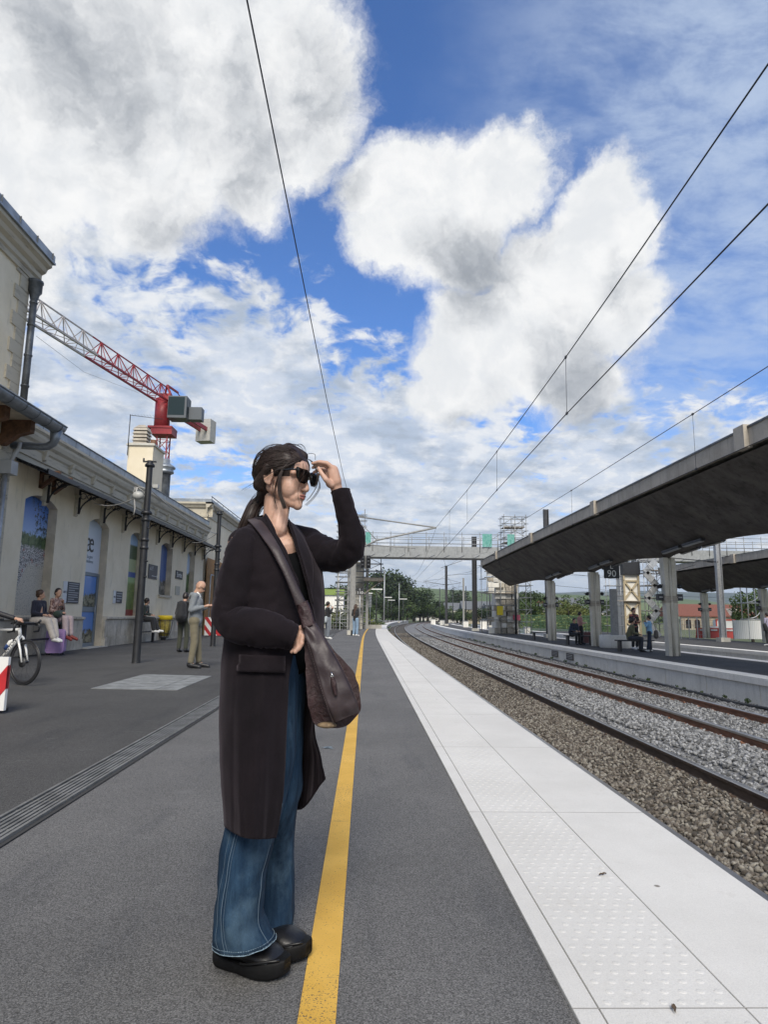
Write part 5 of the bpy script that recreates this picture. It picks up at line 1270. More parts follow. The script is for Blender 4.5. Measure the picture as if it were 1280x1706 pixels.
HL = [(705, 560, 16, 9, 5, 3, 'low pale house left of the distant conifers', M_HW, M_RS), (728, 520, 18, 10, 6, 3, 'cream house behind the small distant mast', M_HC, M_RS), (748, 480, 20, 10, 8, 3, 'large grey roofed house below the conifers', M_HW, M_RS),
      (770, 260, 13, 8, 5, 3, 'white house just left of the tall black mast', M_HW, M_RS), (800, 230, 12, 8, 5, 3, 'slate roofed house right of the tall black mast', M_HC, M_RS), (712, 420, 14, 8, 4, 2.5, 'low white house above the curved rails', M_HW, M_RS),
      (880, 210, 26, 9, 5, 2, 'long white building above the green netting', M_HW, M_RS), (908, 250, 12, 8, 6, 3, 'cream house left of the farthest canopy column', M_HC, M_RT), (946, 240, 12, 8, 7, 3, 'white house above the seated pair', M_HW, M_RS), (1010, 180, 12, 7, 4, 1.5, 'low white shed behind the sign post', M_HW, M_RS)]
for a in HL: house(*a)
q = ray(545, 1030); ws = thing('white_shed', 'white industrial shed with a green roof edge left of the lift tower', 'shed', (q.x/q.y*95, 95, -.5))
MB().b2((-7, 0, 0), (2.2, 8, 4.6)).build('wall', M_WHITE, ws); MB().b2((-7.2, -.3, 4.6), (2.4, 8.2, 5.4)).build('roof', mat('green_roof', (.22, .30, .08), .8), ws)
for i in range(6): MB().b2((-6.6+i*1.5, -.03, .3), (-5.2+i*1.5, .0, 4.4)).build('wall_panel', M_COPE, ws)
# red roofed hall with an arcade under repair
D = 150; qa, qb = onY(1135, 1020, D), onY(1262, 1008, D); hl = thing('arcaded_hall', 'long hall with a red tiled roof and arched bays behind the outer platform', 'building', (qa.x, D, -1)); Lh = qb.x-qa.x
m = MB(); m.prism([(-.5, 3.0), (-.5, 3.2), (6, 6.0), (12, 3.0)], -1, Lh, ax='x'); m.build('roof', M_RT, hl)
ops = [(1.0+i*2.1, 2.3+i*2.1, .3, 1.9, .5) for i in range(int((Lh-3)/2.1))]
m = MB(); wall_open(m, 0, 0, Lh, 0, 3.1, ops, 1.0); m.v = [(y, -x, z) for x, y, z in m.v]; m.build('wall', [M_HC, M_DARK], hl)
m = MB(); scaffold(m, 0, Lh-4, -1.4, -.6, 0, 3.3, 1.1, 9, False, .04); m.build('scaffold', mat('rust_tube', (.16, .07, .05), .7), hl)
m = MB(); m.prism([(Lh*.62, 3), (Lh*.70, 5.0), (Lh*.78, 3)], -1.0, 4, ax='y'); m.build('gable', M_FASC, hl)
m = MB(); m.b2((.2, .9, 0), (Lh-.2, 1.1, 3)); m.build('back_wall', M_DARK, hl)
# site hoarding, barriers, fences on the outer platform side
def fence_row(name, lab, cat, px0, px1, dist, z0, h, mt, nP, post=M_GALV, grp=None, corr=True):
    a, b = ray(px0, 1030), ray(px1, 1030); x0, x1 = a.x/a.y*dist, b.x/b.y*dist; o = thing(name, lab, cat, (x0, dist, z0), group=grp); w = (x1-x0)/nP
    for i in range(nP):
        m = MB(); n = 16; m.grid([[(i*w+.03+(w-.06)*k/n, .02*((k % 2) if corr else 0), z) for k in range(n+1)] for z in (.05, h)], False); m.build('panel', mt, o)
        m = MB(); m.box((i*w, .03, h/2), (.06, .06, h+.1)); m.build('post', post, o)
    return o
fence_row('site_hoarding', 'white corrugated hoarding beside the silver mast at right', 'hoarding', 1222, 1300, 46, Z_P3, 1.35, M_WHITE, 3)
M_MESHG = mat('mesh_green', (.05, .11, .06), .8)
def mesh_fence(lab, px0, px1, dist, z0, h, mt, nP, grp, pitch=.16, r=.012):
    a, b = ray(px0, 1030), ray(px1, 1030); x0, x1 = a.x/a.y*dist, b.x/b.y*dist; o = thing('mesh_fence', lab, 'fence', (x0, dist, z0), group=grp); w = (x1-x0)/nP; p_ = MB()
    for k in range(int(w/pitch)): p_.beam((k*pitch, 0, 0), (k*pitch, 0, h), r, r)
    for k in range(int(h/.3)+1): p_.beam((0, 0, k*.3), (w, 0, k*.3), r*1.4, r)
    me = p_.mesh('panel', [mt]); q_ = MB().box((0, 0, h/2), (.06, .06, h+.1)).mesh('post', [mt])
    for i in range(nP): link(me, 'panel', o, (i*w, 0, 0)); link(q_, 'post', o, (i*w, 0, 0))
    return o
mesh_fence('green mesh fence along the far side beyond the outer platform', 850, 1050, 70, -.4, 1.9, M_MESHG, 8, 'mesh fences', .11, .035)
mesh_fence('grey mesh site fence left of the silver mast', 1134, 1176, 47, Z_P3, 1.5, M_GALV, 3, 'mesh fences')
mesh_fence('grey mesh fence behind the person in the dark jacket at the platform end', 536, 582, 52, 0, 1.9, M_GALV, 3, 'mesh fences', .2)
def far_box(nm, lab, cat, px, py, dist, w, h, mt, trim=None):
    q = onY(px, py, dist); o = thing(nm, lab, cat, (q.x, dist, q.z)); MB().box((0, 0, 0), (w, .6, h)).build('body', mt, o)
    if trim:
        m = MB()
        for s in (-1, 1): m.box((0, -.31, s*h*.5), (w+.1, .06, .12)); m.box((s*w*.5, -.31, 0), (.12, .06, h))
        m.build('trim', trim, o)
    return o
far_box('site_cabin', 'white site cabin with red edges behind the silver mast', 'cabin', 1207, 1041, 60, 1.7, .9, M_WHITE, mat('cabin_red', (.55, .09, .07), .6))
far_box('white_bag', 'white building material sack standing left of the silver mast', 'sack', 1187, 1051, 50, .9, .7, M_WHITE)
for i, px in enumerate((1172, 1190, 1216)):
    q = onY(px, 1062, 49); o = thing('plastic_barrier', ['red plastic barrier left of the white sack', 'red plastic barrier under the white sack', 'red plastic barrier right of the silver mast'][i], 'barrier', (q.x, 49, Z_P3), group='red plastic barriers')
    m = MB(); m.prism([(-.22, 0), (.22, 0), (.09, .45), (.09, .75), (-.09, .75), (-.09, .45)], -.45, .45, ax='x'); m.build('body', mat('barrier_red', (.50, .04, .025), .45), o)
    MB().box((0, -.12, .6), (.5, .02, .12)).build('panel', M_WHITE, o)
q = onY(1258, 1010, 58); o = thing('scaffold_frame', 'pale tube scaffold with curved braces in front of the bright tree', 'scaffold', (q.x, 58, Z_P3))
m = MB(); scaffold(m, -.6, .7, 0, 1, 0, 5.8, 1.45, 1, False, .05)
for k in range(4): m.tube([(-.5+1.1*sin(t), 0, .1+k*1.45+1.2*(1-cos(t))*.9) for t in [pi/2*i/6 for i in range(7)]], .05, 5)
m.build('tube', M_GALV, o)
# lineside clutter on the island platform end
for i, (px, dist, h) in enumerate(((722, 122, .9), (776, 90, .8), (806, 80, .9), (846, 62, 1.0), (737, 110, .8), (878, 58, .5))):
    q = ray(px, 1030); o = thing('equipment_cabinet', ['grey cabinet far along the island platform', 'grey cabinet right of the slim mast', 'grey cabinet left of the board clad tower', 'grey cabinet right of the board clad tower', 'farthest grey cabinet by the bend', 'low pale block right of the board clad tower'][i], 'cabinet', (q.x/q.y*dist, dist, Z_P2), group='lineside cabinets')
    MB().box((0, 0, h/2), (h*.9, .5, h)).build('body', M_PANEL, o); MB().box((0, 0, h+.03), (h, .6, .06)).build('lid', M_GALV, o)
# platform furniture
def bench(x, y, rz, lab):
    o = thing('platform_bench', lab, 'bench', (x, y, Z_P2), rz, 'black benches on the island platform')
    MB().box((0, 0, .44), (1.5, .40, .05)).build('seat', M_BLACK, o)
    for s in (-1, 1): MB().box((s*.62, 0, .21), (.07, .30, .42)).build('leg', M_BLACK, o)
    return o
q = onZ(904, 1066, Z_P2); bench(q.x+.1, q.y, .1, 'black bench without people left of the farthest canopy column')
q = onZ(966, 1074, Z_P2); bench(q.x, q.y, .1, 'black bench with the seated pair between the canopy columns'); BN1 = q
q = onZ(1062, 1086, Z_P2); bench(q.x, q.y+.2, .0, 'black bench with the seated man in khaki'); BN2 = q
# low steel fence and concrete lip where the left platform ends
o = thing('low_wall', 'low pale concrete wall at the far end of the left platform', 'wall', (-6, 60, 0)); MB().b2((-3, 0, 0), (7.5, .3, .35)).build('wall', M_CONC, o)
# a band of weeds along the platform end
bl = [(r_.uniform(-9, 1.0), r_.uniform(60.5, 70), .1, r_.uniform(.25, .7)) for _ in range(60)]; link(leaf_mesh('weeds', bl, 9000, .12, 5, M_LFY, .8), 'weeds', kind='stuff')
bl = [(8.85+bend(y_)+r_.uniform(-.1, .15), y_, Z_RAIL-.14, r_.uniform(.03, .09)) for y_ in [r_.uniform(14, 60) for _ in range(40)]]; link(leaf_mesh('weeds', bl, 1400, .03, 6, M_LFM, .8), 'weeds', kind='stuff')
# haze
hz = MB(); hz.b2((-3600, -60, -8), (5200, 7100, 330)); hm = bpy.data.materials.new('haze'); hm.use_nodes = True; hn = hm.node_tree; hn.nodes.remove(hn.nodes['Principled BSDF'])
pv = hn.nodes.new('ShaderNodeVolumePrincipled'); pv.inputs['Density'].default_value = 1.1e-4; pv.inputs['Color'].default_value = (.72, .82, .95, 1); pv.inputs['Anisotropy'].default_value = 0.0
hn.links.new(pv.outputs[0], hn.nodes['Material Output'].inputs['Volume'])
hz.build('haze', hm, kind='stuff')
# ================================================================== PEOPLE (background)
M_SKIN = mat('skin', (.50, .30, .21), .55, fn=None, var=.06, vscale=30)
M_HAIRD = mat('hair_dark', (.018, .012, .010), .45, var=.4, vscale=60); M_HAIRB = mat('hair_brown', (.06, .032, .018), .5, var=.4, vscale=60)
def cloth(name, col, **k): return mat('cloth_'+name, col, .85, var=.12, vscale=14, sheen=.15, bump=.002, bscale=30, **k)
BASEJ = dict(pelvis=(0, 0, .93), waist=(0, 0, 1.06), chest=(0, 0, 1.27), neck=(-.01, 0, 1.46), head=(.02, 0, 1.60),
             shL=(0, .175, 1.40), elL=(-.03, .23, 1.12), wrL=(.06, .22, .89), shR=(0, -.175, 1.40), elR=(-.03, -.23, 1.12), wrR=(.06, -.22, .89),
             hpL=(0, .09, .91), knL=(.03, .105, .49), anL=(-.01, .11, .09), hpR=(0, -.09, .91), knR=(.03, -.105, .49), anR=(-.01, -.11, .09), toL=(.15, .12, .04), toR=(.15, -.12, .04))
def remesh(o, vs=.014, sm=3):
    r = o.modifiers.new('remesh', 'REMESH'); r.mode = 'VOXEL'; r.voxel_size = vs; r.use_smooth_shade = True
    s = o.modifiers.new('smooth', 'SMOOTH'); s.iterations = sm; s.factor = .5; return o
def hand_caps(m, wr, el, r, s=1.0, curl=.5, up=Vector((0, 0, 1))):
    wr, el = Vector(wr), Vector(el); d = (wr-el).normalized(); side = d.cross(up); side = side.normalized() if side.length > .05 else Vector((0, 1, 0)); n = side.cross(d)
    palm = wr+d*.075*s; m.cap(wr, palm, r*.95, .034*s, 8); m.cap(wr+d*.03*s+side*.015, palm+side*.012, .026*s, .026*s, 8)
    for i, L_ in enumerate((.062, .072, .068, .052)):
        a = palm+side*((i-1.5)*.019*s); b = a+(d*(1-curl*.4)-n*curl*.4)*L_*.55*s; c = b+(d*(1-curl)-n*curl)*L_*.5*s; m.cap(a, b, .0095*s, .009*s, 6); m.cap(b, c, .009*s, .0075*s, 6)
    a = wr+d*.03*s+side*.028*s; m.cap(a, a+(d*.7+side*.6-n*.3)*.045*s, .012*s, .010*s, 6)
def human(label, loc, rz, pose, h=1.72, top=None, legs=None, shoe=None, hair=None, hairkind='short', grp=None, sleeves=True, skirt=None, fat=1.0, cuff='wr', group=None, coat_len=0.0, bald=False, glasses=False):
    J = {k: Vector(v) for k, v in BASEJ.items()}
    for k, v in pose.items(): J[k] = Vector(v)
    o = thing('person', label, 'person', loc, rz, group); s = h/1.72; o.scale = (s, s, s)
    hd = J['head']; nk = J['neck']; up = (hd-nk).normalized(); R = Matrix.Identity(3); fwd = Vector(pose.get('look', (1, 0, 0))).normalized()
    fwd = (fwd-up*fwd.dot(up)*.5).normalized(); sd_ = up.cross(fwd).normalized(); rot = Matrix((fwd, sd_, fwd.cross(sd_))).transposed()
    P = lambda x, y, z: hd+rot @ Vector((x, y, z))
    m = MB(); m.ell(P(-.015, 0, .02), (.098, .078, .105), 14, 10, rot); m.ell(P(.025, 0, -.05), (.062, .055, .07), 12, 8, rot); m.cap(P(.05, 0, -.085), P(.062, 0, -.09), .022, .016, 8)
    m.cap(P(.085, 0, .01), P(.105, 0, -.03), .008, .014, 8); m.cap(P(.085, -.015, -.06), P(.085, .015, -.06), .010, .010, 6)
    for q in (-1, 1): m.ell(P(-.005, q*.078, -.01), (.018, .010, .030), 8, 6, rot)
    m.cap(nk-up*.06, hd-up*.04-fwd*.02, .056, .05, 10)
    m.cap(J['chest'], J['pelvis'], .115, .115, 12); m.cap(J['shL'], J['shR'], .055, .055, 10); m.cap(J['chest']+Vector((0, .05, .03)), J['chest']+Vector((0, -.05, .03)), .10, .10, 10)
    for q in 'LR':
        m.cap(J['sh'+q], J['el'+q], .048, .038, 10); m.cap(J['el'+q], J['wr'+q], .037, .025, 10); hand_caps(m, J['wr'+q], J['el'+q], .026, 1.0)
        m.cap(J['hp'+q], J['kn'+q], .080, .052, 10); m.cap(J['kn'+q], J['an'+q], .050, .034, 10); m.cap(J['an'+q], J['to'+q], .034, .026, 8)
    remesh(m.build('body', M_SKIN, o), .010, 2)
    m = MB(); f = fat
    m.cap(J['chest']+Vector((0, .055, .02)), J['waist']+Vector((0, .045, -.06)), .122*f, .112*f, 12); m.cap(J['chest']+Vector((0, -.055, .02)), J['waist']+Vector((0, -.045, -.06)), .122*f, .112*f, 12)
    m.cap(J['shL'], J['shR'], .068*f, .068*f, 10); m.cap(J['waist'], J['pelvis']-Vector((0, 0, coat_len)), .13*f, .14*f, 12); m.cap(nk-up*.075, nk-up*.03, .08, .066, 10)
    for q in 'LR':
        m.cap(J['sh'+q], J['el'+q], .066*f, .054*f, 10)
        if sleeves: m.cap(J['el'+q], J['wr'+q]-(J['wr'+q]-J['el'+q]).normalized()*.035, .053*f, .040*f, 10)
    t = remesh(m.build('jacket', top, o), .014, 3)
    m = MB(); m.cap(J['hpL'], J['hpR'], .112, .112, 12); m.cap(J['pelvis'], J['waist'], .115, .105, 12)
    for q in 'LR':
        m.cap(J['hp'+q], J['kn'+q], .096*(skirt or 1), .074*(skirt or 1), 10)
        m.cap(J['kn'+q], J['an'+q]+(J['kn'+q]-J['an'+q]).normalized()*.05, .074*(skirt or 1), .062*(skirt or 1), 10)
    remesh(m.build('trousers', legs, o), .014, 2)
    for q in 'LR':
        m = MB(); a, b = J['an'+q], J['to'+q]; dv = (b-a).normalized(); m.cap(a-dv*.03-Vector((0, 0, .025)), b+dv*.02-Vector((0, 0, .0)), .048, .038, 10); m.cap(a-Vector((0, 0, .02)), a+Vector((0, 0, .03)), .048, .044, 8)
        m.cap(a-dv*.04-Vector((0, 0, .048)), b+dv*.03-Vector((0, 0, .012)), .034, .032, 10); remesh(m.build('shoe', shoe, o), .009, 1)
    if not bald:
        m = MB(); m.ell(P(-.030, 0, .040), (.098, .088, .100), 14, 10, rot); m.ell(P(-.05, 0, .0), (.08, .080, .09), 12, 8, rot)
        for q in (-1, 1): m.ell(P(-.03, q*.055, .02), (.055, .035, .07), 10, 8, rot)
        if hairkind == 'long':
            m.cap(P(-.07, 0, -.02), nk+Vector((-.09, 0, -.24)), .075, .055, 12)
            for q in (-1, 1): m.cap(P(-.03, q*.07, -.02), nk+Vector((-.05, q*.08, -.2)), .035, .03, 10)
        if hairkind == 'bun': m.ell(P(-.10, 0, .06), (.045, .045, .045), 10, 8)
        remesh(m.build('hair', hair, o), .010, 2)
    if glasses:
        m = MB(); 
        for q in (-1, 1): m.tube([P(.085, q*.03, .005), P(.09, q*.03, .004)], .022, 10); m.tube([P(.082, q*.05, .01), P(.0, q*.08, .01)], .004, 4)
        m.build('glasses', M_BLACK, o)
    return o, J, t
# man in the grey hoodie looking at his phone
q = onZ(322, 1113)
MAN, MJ, _t = human('bald man in grey hooded jacket and khaki trousers looking down at his phone', (q.x-.02, q.y, 0), .06, dict(head=(.075, 0, 1.585), look=(.85, -.1, -.5), elR=(-.05, -.22, 1.13), wrR=(.20, -.17, 1.20), elL=(-.02, .22, 1.12), wrL=(.22, .12, 1.20),
      knL=(.06, .12, .49), anL=(.10, .13, .09), toL=(.27, .10, .04), toR=(.14, -.16, .04), anR=(-.02, -.12, .09)), 1.78, cloth('grey', (.20, .22, .24)), cloth('khaki', (.17, .15, .10)), M_BLACK, M_HAIRD, glasses=True, bald=True, fat=1.04)
m = MB(); m.cap((-.07, -.08, 1.43), (-.10, .08, 1.43), .055, .055, 10); m.cap((-.10, -.05, 1.40), (-.11, .05, 1.36), .05, .04, 8); remesh(m.build('hood', MATS['cloth_grey'], MAN), .012, 2)
m = MB(); m.tube([(.02, -.065, 1.475), (.055, -.03, 1.44), (.075, 0, 1.40), (.07, 0, 1.30)], [.022, .02, .016, .01], 8); m.build('shirt_collar', M_WHITE, MAN)
ph = thing('phone', 'phone held up by the bald man in grey', 'phone', (q.x+.33, q.y-.03, 1.31), .06); b = MB().box((0, 0, 0), (.012, .075, .15)); b.build('body', M_BLACK, ph); MB().box((-.008, 0, 0), (.004, .066, .135)).build('screen', M_DARK, ph)
# man with backpack behind him
q = onZ(303, 1087)
human('person in dark clothes with a black backpack partly hidden behind the man in grey', (q.x, q.y, 0), 1.35, dict(head=(.05, 0, 1.59), look=(1, 0, -.3)), 1.70, cloth('black', (.016, .017, .02)), cloth('olive', (.045, .05, .035)), M_BLACK, M_HAIRD)
bp = thing('backpack', 'bulging black backpack on the person hidden behind the man in grey', 'backpack', (q.x-.02, q.y-.26, 1.2)); m = MB(); m.cap((0, 0, -.18), (0, 0, .14), .17, .13, 12); m.cap((0, -.08, -.16), (0, -.06, .0), .13, .10, 12); remesh(m.build('body', MATS['cloth_black'], bp), .015, 2)
m = MB()
for s_ in (-.12, .12): m.tube([(s_, .02, -.18), (s_*1.1, .2, -.02), (s_*1.1, .18, .2), (s_, .02, .22)], .014, 6)
m.build('strap', M_BLACK, bp)
# perch seats along the wall and the women sitting there
def perch(x, y0, y1, lab):
    o = thing('perch_bench', lab, 'bench', (x, y0, 0), group='black perch benches along the wall'); n = y1-y0
    MB().box((0, n/2, .80), (.26, n, .05)).build('seat', M_BLACK, o); MB().box((.10, n/2, .42), (.04, n, .05)).build('foot_rail', M_BLACK, o)
    for y in (.12, n-.12): MB().box((0, y, .39), (.09, .09, .78)).build('leg', M_BLACK, o)
perch(-8.20, 16.0, 18.1, 'black perch bench under the seated women'); perch(-8.25, 24.2, 26.1, 'black perch bench under the person in black behind the post')
def seat(z, dx=.42, spread_=.1, foot=-.02, drop=.44, lean=0.0):
    return dict(pelvis=(0, 0, z+.10), waist=(-.01-lean*.2, 0, z+.23), chest=(lean*.6, 0, z+.42), neck=(lean, 0, z+.61), head=(lean+.03, 0, z+.75), shL=(lean, .17, z+.55), shR=(lean, -.17, z+.55),
                elL=(lean+.02, .22, z+.29), elR=(lean+.02, -.22, z+.29), wrL=(lean+.24, .10, z+.24), wrR=(lean+.24, -.10, z+.24), hpL=(0, .09, z+.09), hpR=(0, -.09, z+.09), knL=(dx, spread_, z+.08), knR=(dx, -spread_, z+.08),
                anL=(dx+foot, spread_, z+.08-drop), anR=(dx+foot, -spread_, z+.08-drop), toL=(dx+foot+.15, spread_+.02, z-.0-drop), toR=(dx+foot+.15, -spread_-.02, z-.0-drop))
M_CRM = cloth('cream', (.52, .47, .42)); M_PNK = cloth('pale_pink', (.50, .40, .40)); M_NAVY = cloth('navy', (.012, .014, .03)); M_CAMO = mat('cloth_camo', (.4, .26, .22), .9, fn=lambda t, c: t.mix(t.step(t.noise(t.pos, 22, 3, .6), .46, .52), (.17, .09, .075), (.46, .32, .27)))
p1 = seat(.82, foot=.10, lean=.02); p1.update(look=(.8, .5, -.2), anL=(.58, .06, .48), toL=(.72, .05, .42), anR=(.62, -.08, .46), toR=(.77, -.10, .42))
human('woman in navy coat and wide cream trousers sitting left of her friend', (-8.22, 16.75, 0), -.25, p1, 1.66, M_NAVY, M_CRM, M_WHITE, M_HAIRB, skirt=1.25, hairkind='bun', group='women sitting by the wall')
p2 = seat(.86, foot=.06, lean=.05); p2.update(look=(1, -.4, 0), wrL=(.22, .02, 1.36), elL=(.12, .20, 1.18))
human('woman in mottled pink jacket sitting with hand at her chin beside the lilac suitcase', (-8.22, 17.62, 0), -.2, p2, 1.70, M_CAMO, M_PNK, mat('shoe_red', (.22, .04, .03), .5), M_HAIRD, skirt=1.15, group='women sitting by the wall')
m = MB(); o = thing('handbag', 'dark green bag on the lap of the woman in the pink jacket', 'bag', (-8.0, 17.45, 1.04)); m.cap((0, -.14, 0), (0, .14, .02), .10, .09, 10); remesh(m.build('body', cloth('green', (.03, .05, .035)), o), .012, 2); MB().tube([(0, -.12, .08), (.02, -.08, .20), (.02, .08, .20), (0, .12, .08)], .012, 6).build('handle', M_BLACK, o)
o = thing('handbag', 'violet blue bag between the woman in pink and the wall', 'bag', (-8.28, 18.05, 1.02)); m = MB(); m.cap((0, -.08, -.05), (0, .10, -.03), .10, .10, 10); remesh(m.build('body', cloth('violet', (.16, .17, .42)), o), .012, 2); MB().tube([(0, -.08, .03), (0, -.05, .14), (0, .08, .14), (0, .1, .04)], .01, 6).build('handle', MATS['cloth_violet'], o)
def suitcase(lab, loc, rz, w, d, h, mt):
    o = thing('suitcase', lab, 'suitcase', loc, rz); m = MB(); c = .05
    prof = [(-w/2+c, .06), (w/2-c, .06), (w/2, .06+c), (w/2, h-c), (w/2-c, h), (-w/2+c, h), (-w/2, h-c), (-w/2, .06+c)]
    m.prism(prof, -d/2, d/2); body = m.build('shell', mt, o)
    for k in range(9):
        z = .13+k*(h-.2)/9; m = MB(); m.b2((-w/2+.03, -d/2-.012, z), (w/2-.03, -d/2, z+(h-.2)/9*.62)); m.build('rib', mt, body)
    for sx in (-1, 1):
        for sy in (-1, 1): m = MB(); m.tube([(sx*(w/2-.06), sy*(d/2-.05)-.012, .03), (sx*(w/2-.06), sy*(d/2-.05)+.012, .03)], .03, 10); m.build('wheel', M_BLACK, o)
    m = MB(); m.tube([(-.08, 0, h), (-.08, 0, h+.34), (.08, 0, h+.34), (.08, 0, h)], .011, 6); m.build('handle', M_BLACK, o); return o
q = onZ(88, 1092); suitcase('lilac hard shell suitcase standing by the legs of the seated women', (q.x-.0, q.y+.1, 0), .2, .44, .28, .66, mat('lilac_shell', (.40, .26, .52), .45))
p3 = seat(.82, foot=.08, lean=.12); p3.update(look=(.6, .6, -.4), anL=(.62, .08, .50), toL=(.77, .06, .47), anR=(.50, -.1, .48), toR=(.66, -.1, .45))
q = onX(233, 1050, -8.2); human('person all in black with white shoes sitting against the wall behind the black post', (-8.3, 24.75, 0), .0, p3, 1.68, cloth('darkgreen', (.018, .026, .022)), MATS['cloth_black'], M_WHITE, M_HAIRD, skirt=1.2)
# far woman with long hair, person in dark jacket
q = onZ(592, 1060)
human('woman with long brown hair, black jacket and pale jeans standing far down the platform', (q.x, q.y, 0), .9, dict(wrR=(.18, -.05, 1.12), elR=(-.02, -.22, 1.14), wrL=(.18, .05, 1.12), elL=(-.02, .22, 1.14)), 1.74, MATS['cloth_black'], cloth('pale_denim', (.22, .32, .44)), M_WHITE, M_HAIRB, 'long', skirt=1.15)
q = onZ(546, 1064)
human('person in black jacket and wide grey trousers with a hand at the face', (q.x, q.y-.5, 0), .3, dict(look=(1, .2, -.1), elR=(.10, -.22, 1.20), wrR=(.18, -.08, 1.42), elL=(.1, .22, 1.18), wrL=(.22, .08, 1.36)), 1.76, MATS['cloth_black'], cloth('greyblue', (.16, .18, .21)), M_WHITE, M_HAIRD, skirt=1.3)
bg_ = thing('shoulder_bag', 'pale shoulder bag of the person in black with raised hand', 'bag', (q.x-.1, q.y-.72, .92)); m = MB(); m.cap((0, 0, -.08), (.04, 0, .08), .10, .08, 10); remesh(m.build('body', cloth('bagpale', (.38, .42, .44)), bg_), .012, 2); MB().tube([(0, 0, .1), (-.02, .08, .38), (.02, .2, .56)], .012, 6).build('strap', M_BLACK, bg_)
# island platform people
z2 = Z_P2
ps = seat(.44, drop=.43, lean=.16); ps.update(look=(1, 0, -.6))
human('person in dark blue coat bent forward on the bench left of the standing woman', (BN1.x-.35, BN1.y, z2), -pi/2+.4, ps, 1.74, cloth('dblue', (.02, .03, .055)), MATS['cloth_black'], M_BLACK, M_HAIRD, fat=1.2)
q = onZ(968, 1073.5, z2); human('woman in rose top and dark skirt standing beside the maroon suitcase', (q.x, q.y, z2), .2, dict(wrR=(.25, -.12, 1.15), elR=(0, -.2, 1.12), wrL=(.25, .1, 1.15), elL=(0, .2, 1.12), look=(1, 0, -.4)), 1.64, cloth('rose', (.42, .22, .20)), MATS['cloth_black'], M_BLACK, M_HAIRD, skirt=1.3)
q = onZ(980, 1073, z2); suitcase('maroon suitcase beside the middle canopy column', (q.x, q.y, z2), .1, .48, .3, .62, mat('maroon_shell', (.10, .03, .035), .5))
ps = seat(.44, drop=.43, lean=.10); ps.update(look=(1, .3, -.3), elR=(.1, -.22, .74))
human('man in khaki jacket sitting on the bench facing right', (BN2.x-.2, BN2.y+.15, z2), -.15, ps, 1.78, cloth('khakij', (.12, .12, .065)), cloth('darkjean', (.03, .035, .05)), M_BLACK, M_HAIRD)
q = onZ(1068, 1083, z2); human('man in black and pink jersey standing behind the seated man', (q.x, q.y+.55, z2), -1.2, dict(wrR=(.25, -.08, 1.15), elR=(0, -.24, 1.12), wrL=(.25, .08, 1.15), elL=(0, .24, 1.12), look=(1, 0, -.35)), 1.80, mat('cloth_stripes', (.03, .02, .025), .9, fn=lambda t, c: t.mix(t.step(t.noise(t.v('MULTIPLY', t.pos, (1, 1, 6)), 3, 2, .5), .55, .58), (.02, .018, .02), (.42, .15, .14))), MATS['cloth_black'], M_WHITE, M_HAIRD)
q = onZ(1083, 1086, z2); human('smaller person in light blue shirt with arms raised beside the seated man', (q.x, q.y-.1, z2), 2.6, dict(wrR=(.16, -.10, 1.42), elR=(.10, -.26, 1.22), wrL=(.2, .1, 1.40), elL=(.10, .26, 1.22), anL=(.12, .1, .09), toL=(.27, .1, .04), look=(1, 0, -.2)), 1.46, cloth('skyblue', (.25, .47, .68)), MATS['cloth_dblue'], M_WHITE, M_HAIRD)
q = onZ(1089, 1078, z2); bg_ = thing('shoulder_bag', 'black bag hanging behind the person in light blue', 'bag', (q.x+.0, q.y-.4, z2+.62)); m = MB(); m.cap((0, 0, -.1), (0, 0, .1), .12, .10, 10); remesh(m.build('body', MATS['cloth_black'], bg_), .012, 2); MB().tube([(0, 0, .15), (-.05, 0, .45), (-.10, 0, .62)], .012, 6).build('strap', M_BLACK, bg_)
q = onZ(1279, 1076, Z_P3); human('person in lilac shirt and dark trousers cut off by the right edge', (q.x+.12, q.y, Z_P3), 2.0, dict(), 1.74, cloth('lilac', (.33, .31, .42)), MATS['cloth_black'], M_WHITE, M_HAIRD)
bg_ = thing('shoulder_bag', 'black bag of the person at the right edge', 'bag', (q.x-.12, q.y-.25, Z_P3+.98)); m = MB(); m.cap((0, 0, -.12), (-.08, 0, .12), .13, .1, 10); remesh(m.build('body', MATS['cloth_black'], bg_), .012, 2); MB().tube([(-.02, 0, .15), (.1, 0, .45)], .012, 6).build('strap', M_BLACK, bg_)
# ------------------------------------------------------------------ litter bin
q = onX(272, 1063, -8.42)
bn = thing('litter_bin', 'wire litter bin with yellow lid and yellow bag against the wall', 'bin', (-8.40, q.y, 0))
m = MB(); m.lathe((0, 0, 0), [(0, .16), (.17, .18), (.24, .5), (.26, .82), (.25, .84)], 18); m.build('bag', mat('bag_yellow', (.42, .33, .07), .35, var=.4, vscale=12, bump=.01, bscale=18), bn)
m = MB(); m.lathe((0, 0, 0), [(.25, .84), (.30, .85), (.30, .98), (.28, 1.02), (0, 1.03)], 18); m.build('lid', mat('lid_yellow', (.80, .58, .02), .4), bn)
m = MB()
for k in range(10): t = 2*pi*k/10; m.tube([(.33*cos(t), .33*sin(t), .83), (.27*cos(t), .27*sin(t), .40), (.17*cos(t), .17*sin(t), .12)], .010, 5)
for r_1, z in ((.33, .83), (.24, .3), (.17, .12)): m.tube([(r_1*cos(t), r_1*sin(t), z) for t in [2*pi*i/20 for i in range(21)]], .012, 5, caps=False)
m.build('wire_cage', M_DARK, bn); MB().box((-.02, 0, .06), (.2, .12, .13)).build('foot', M_BLACK, bn)
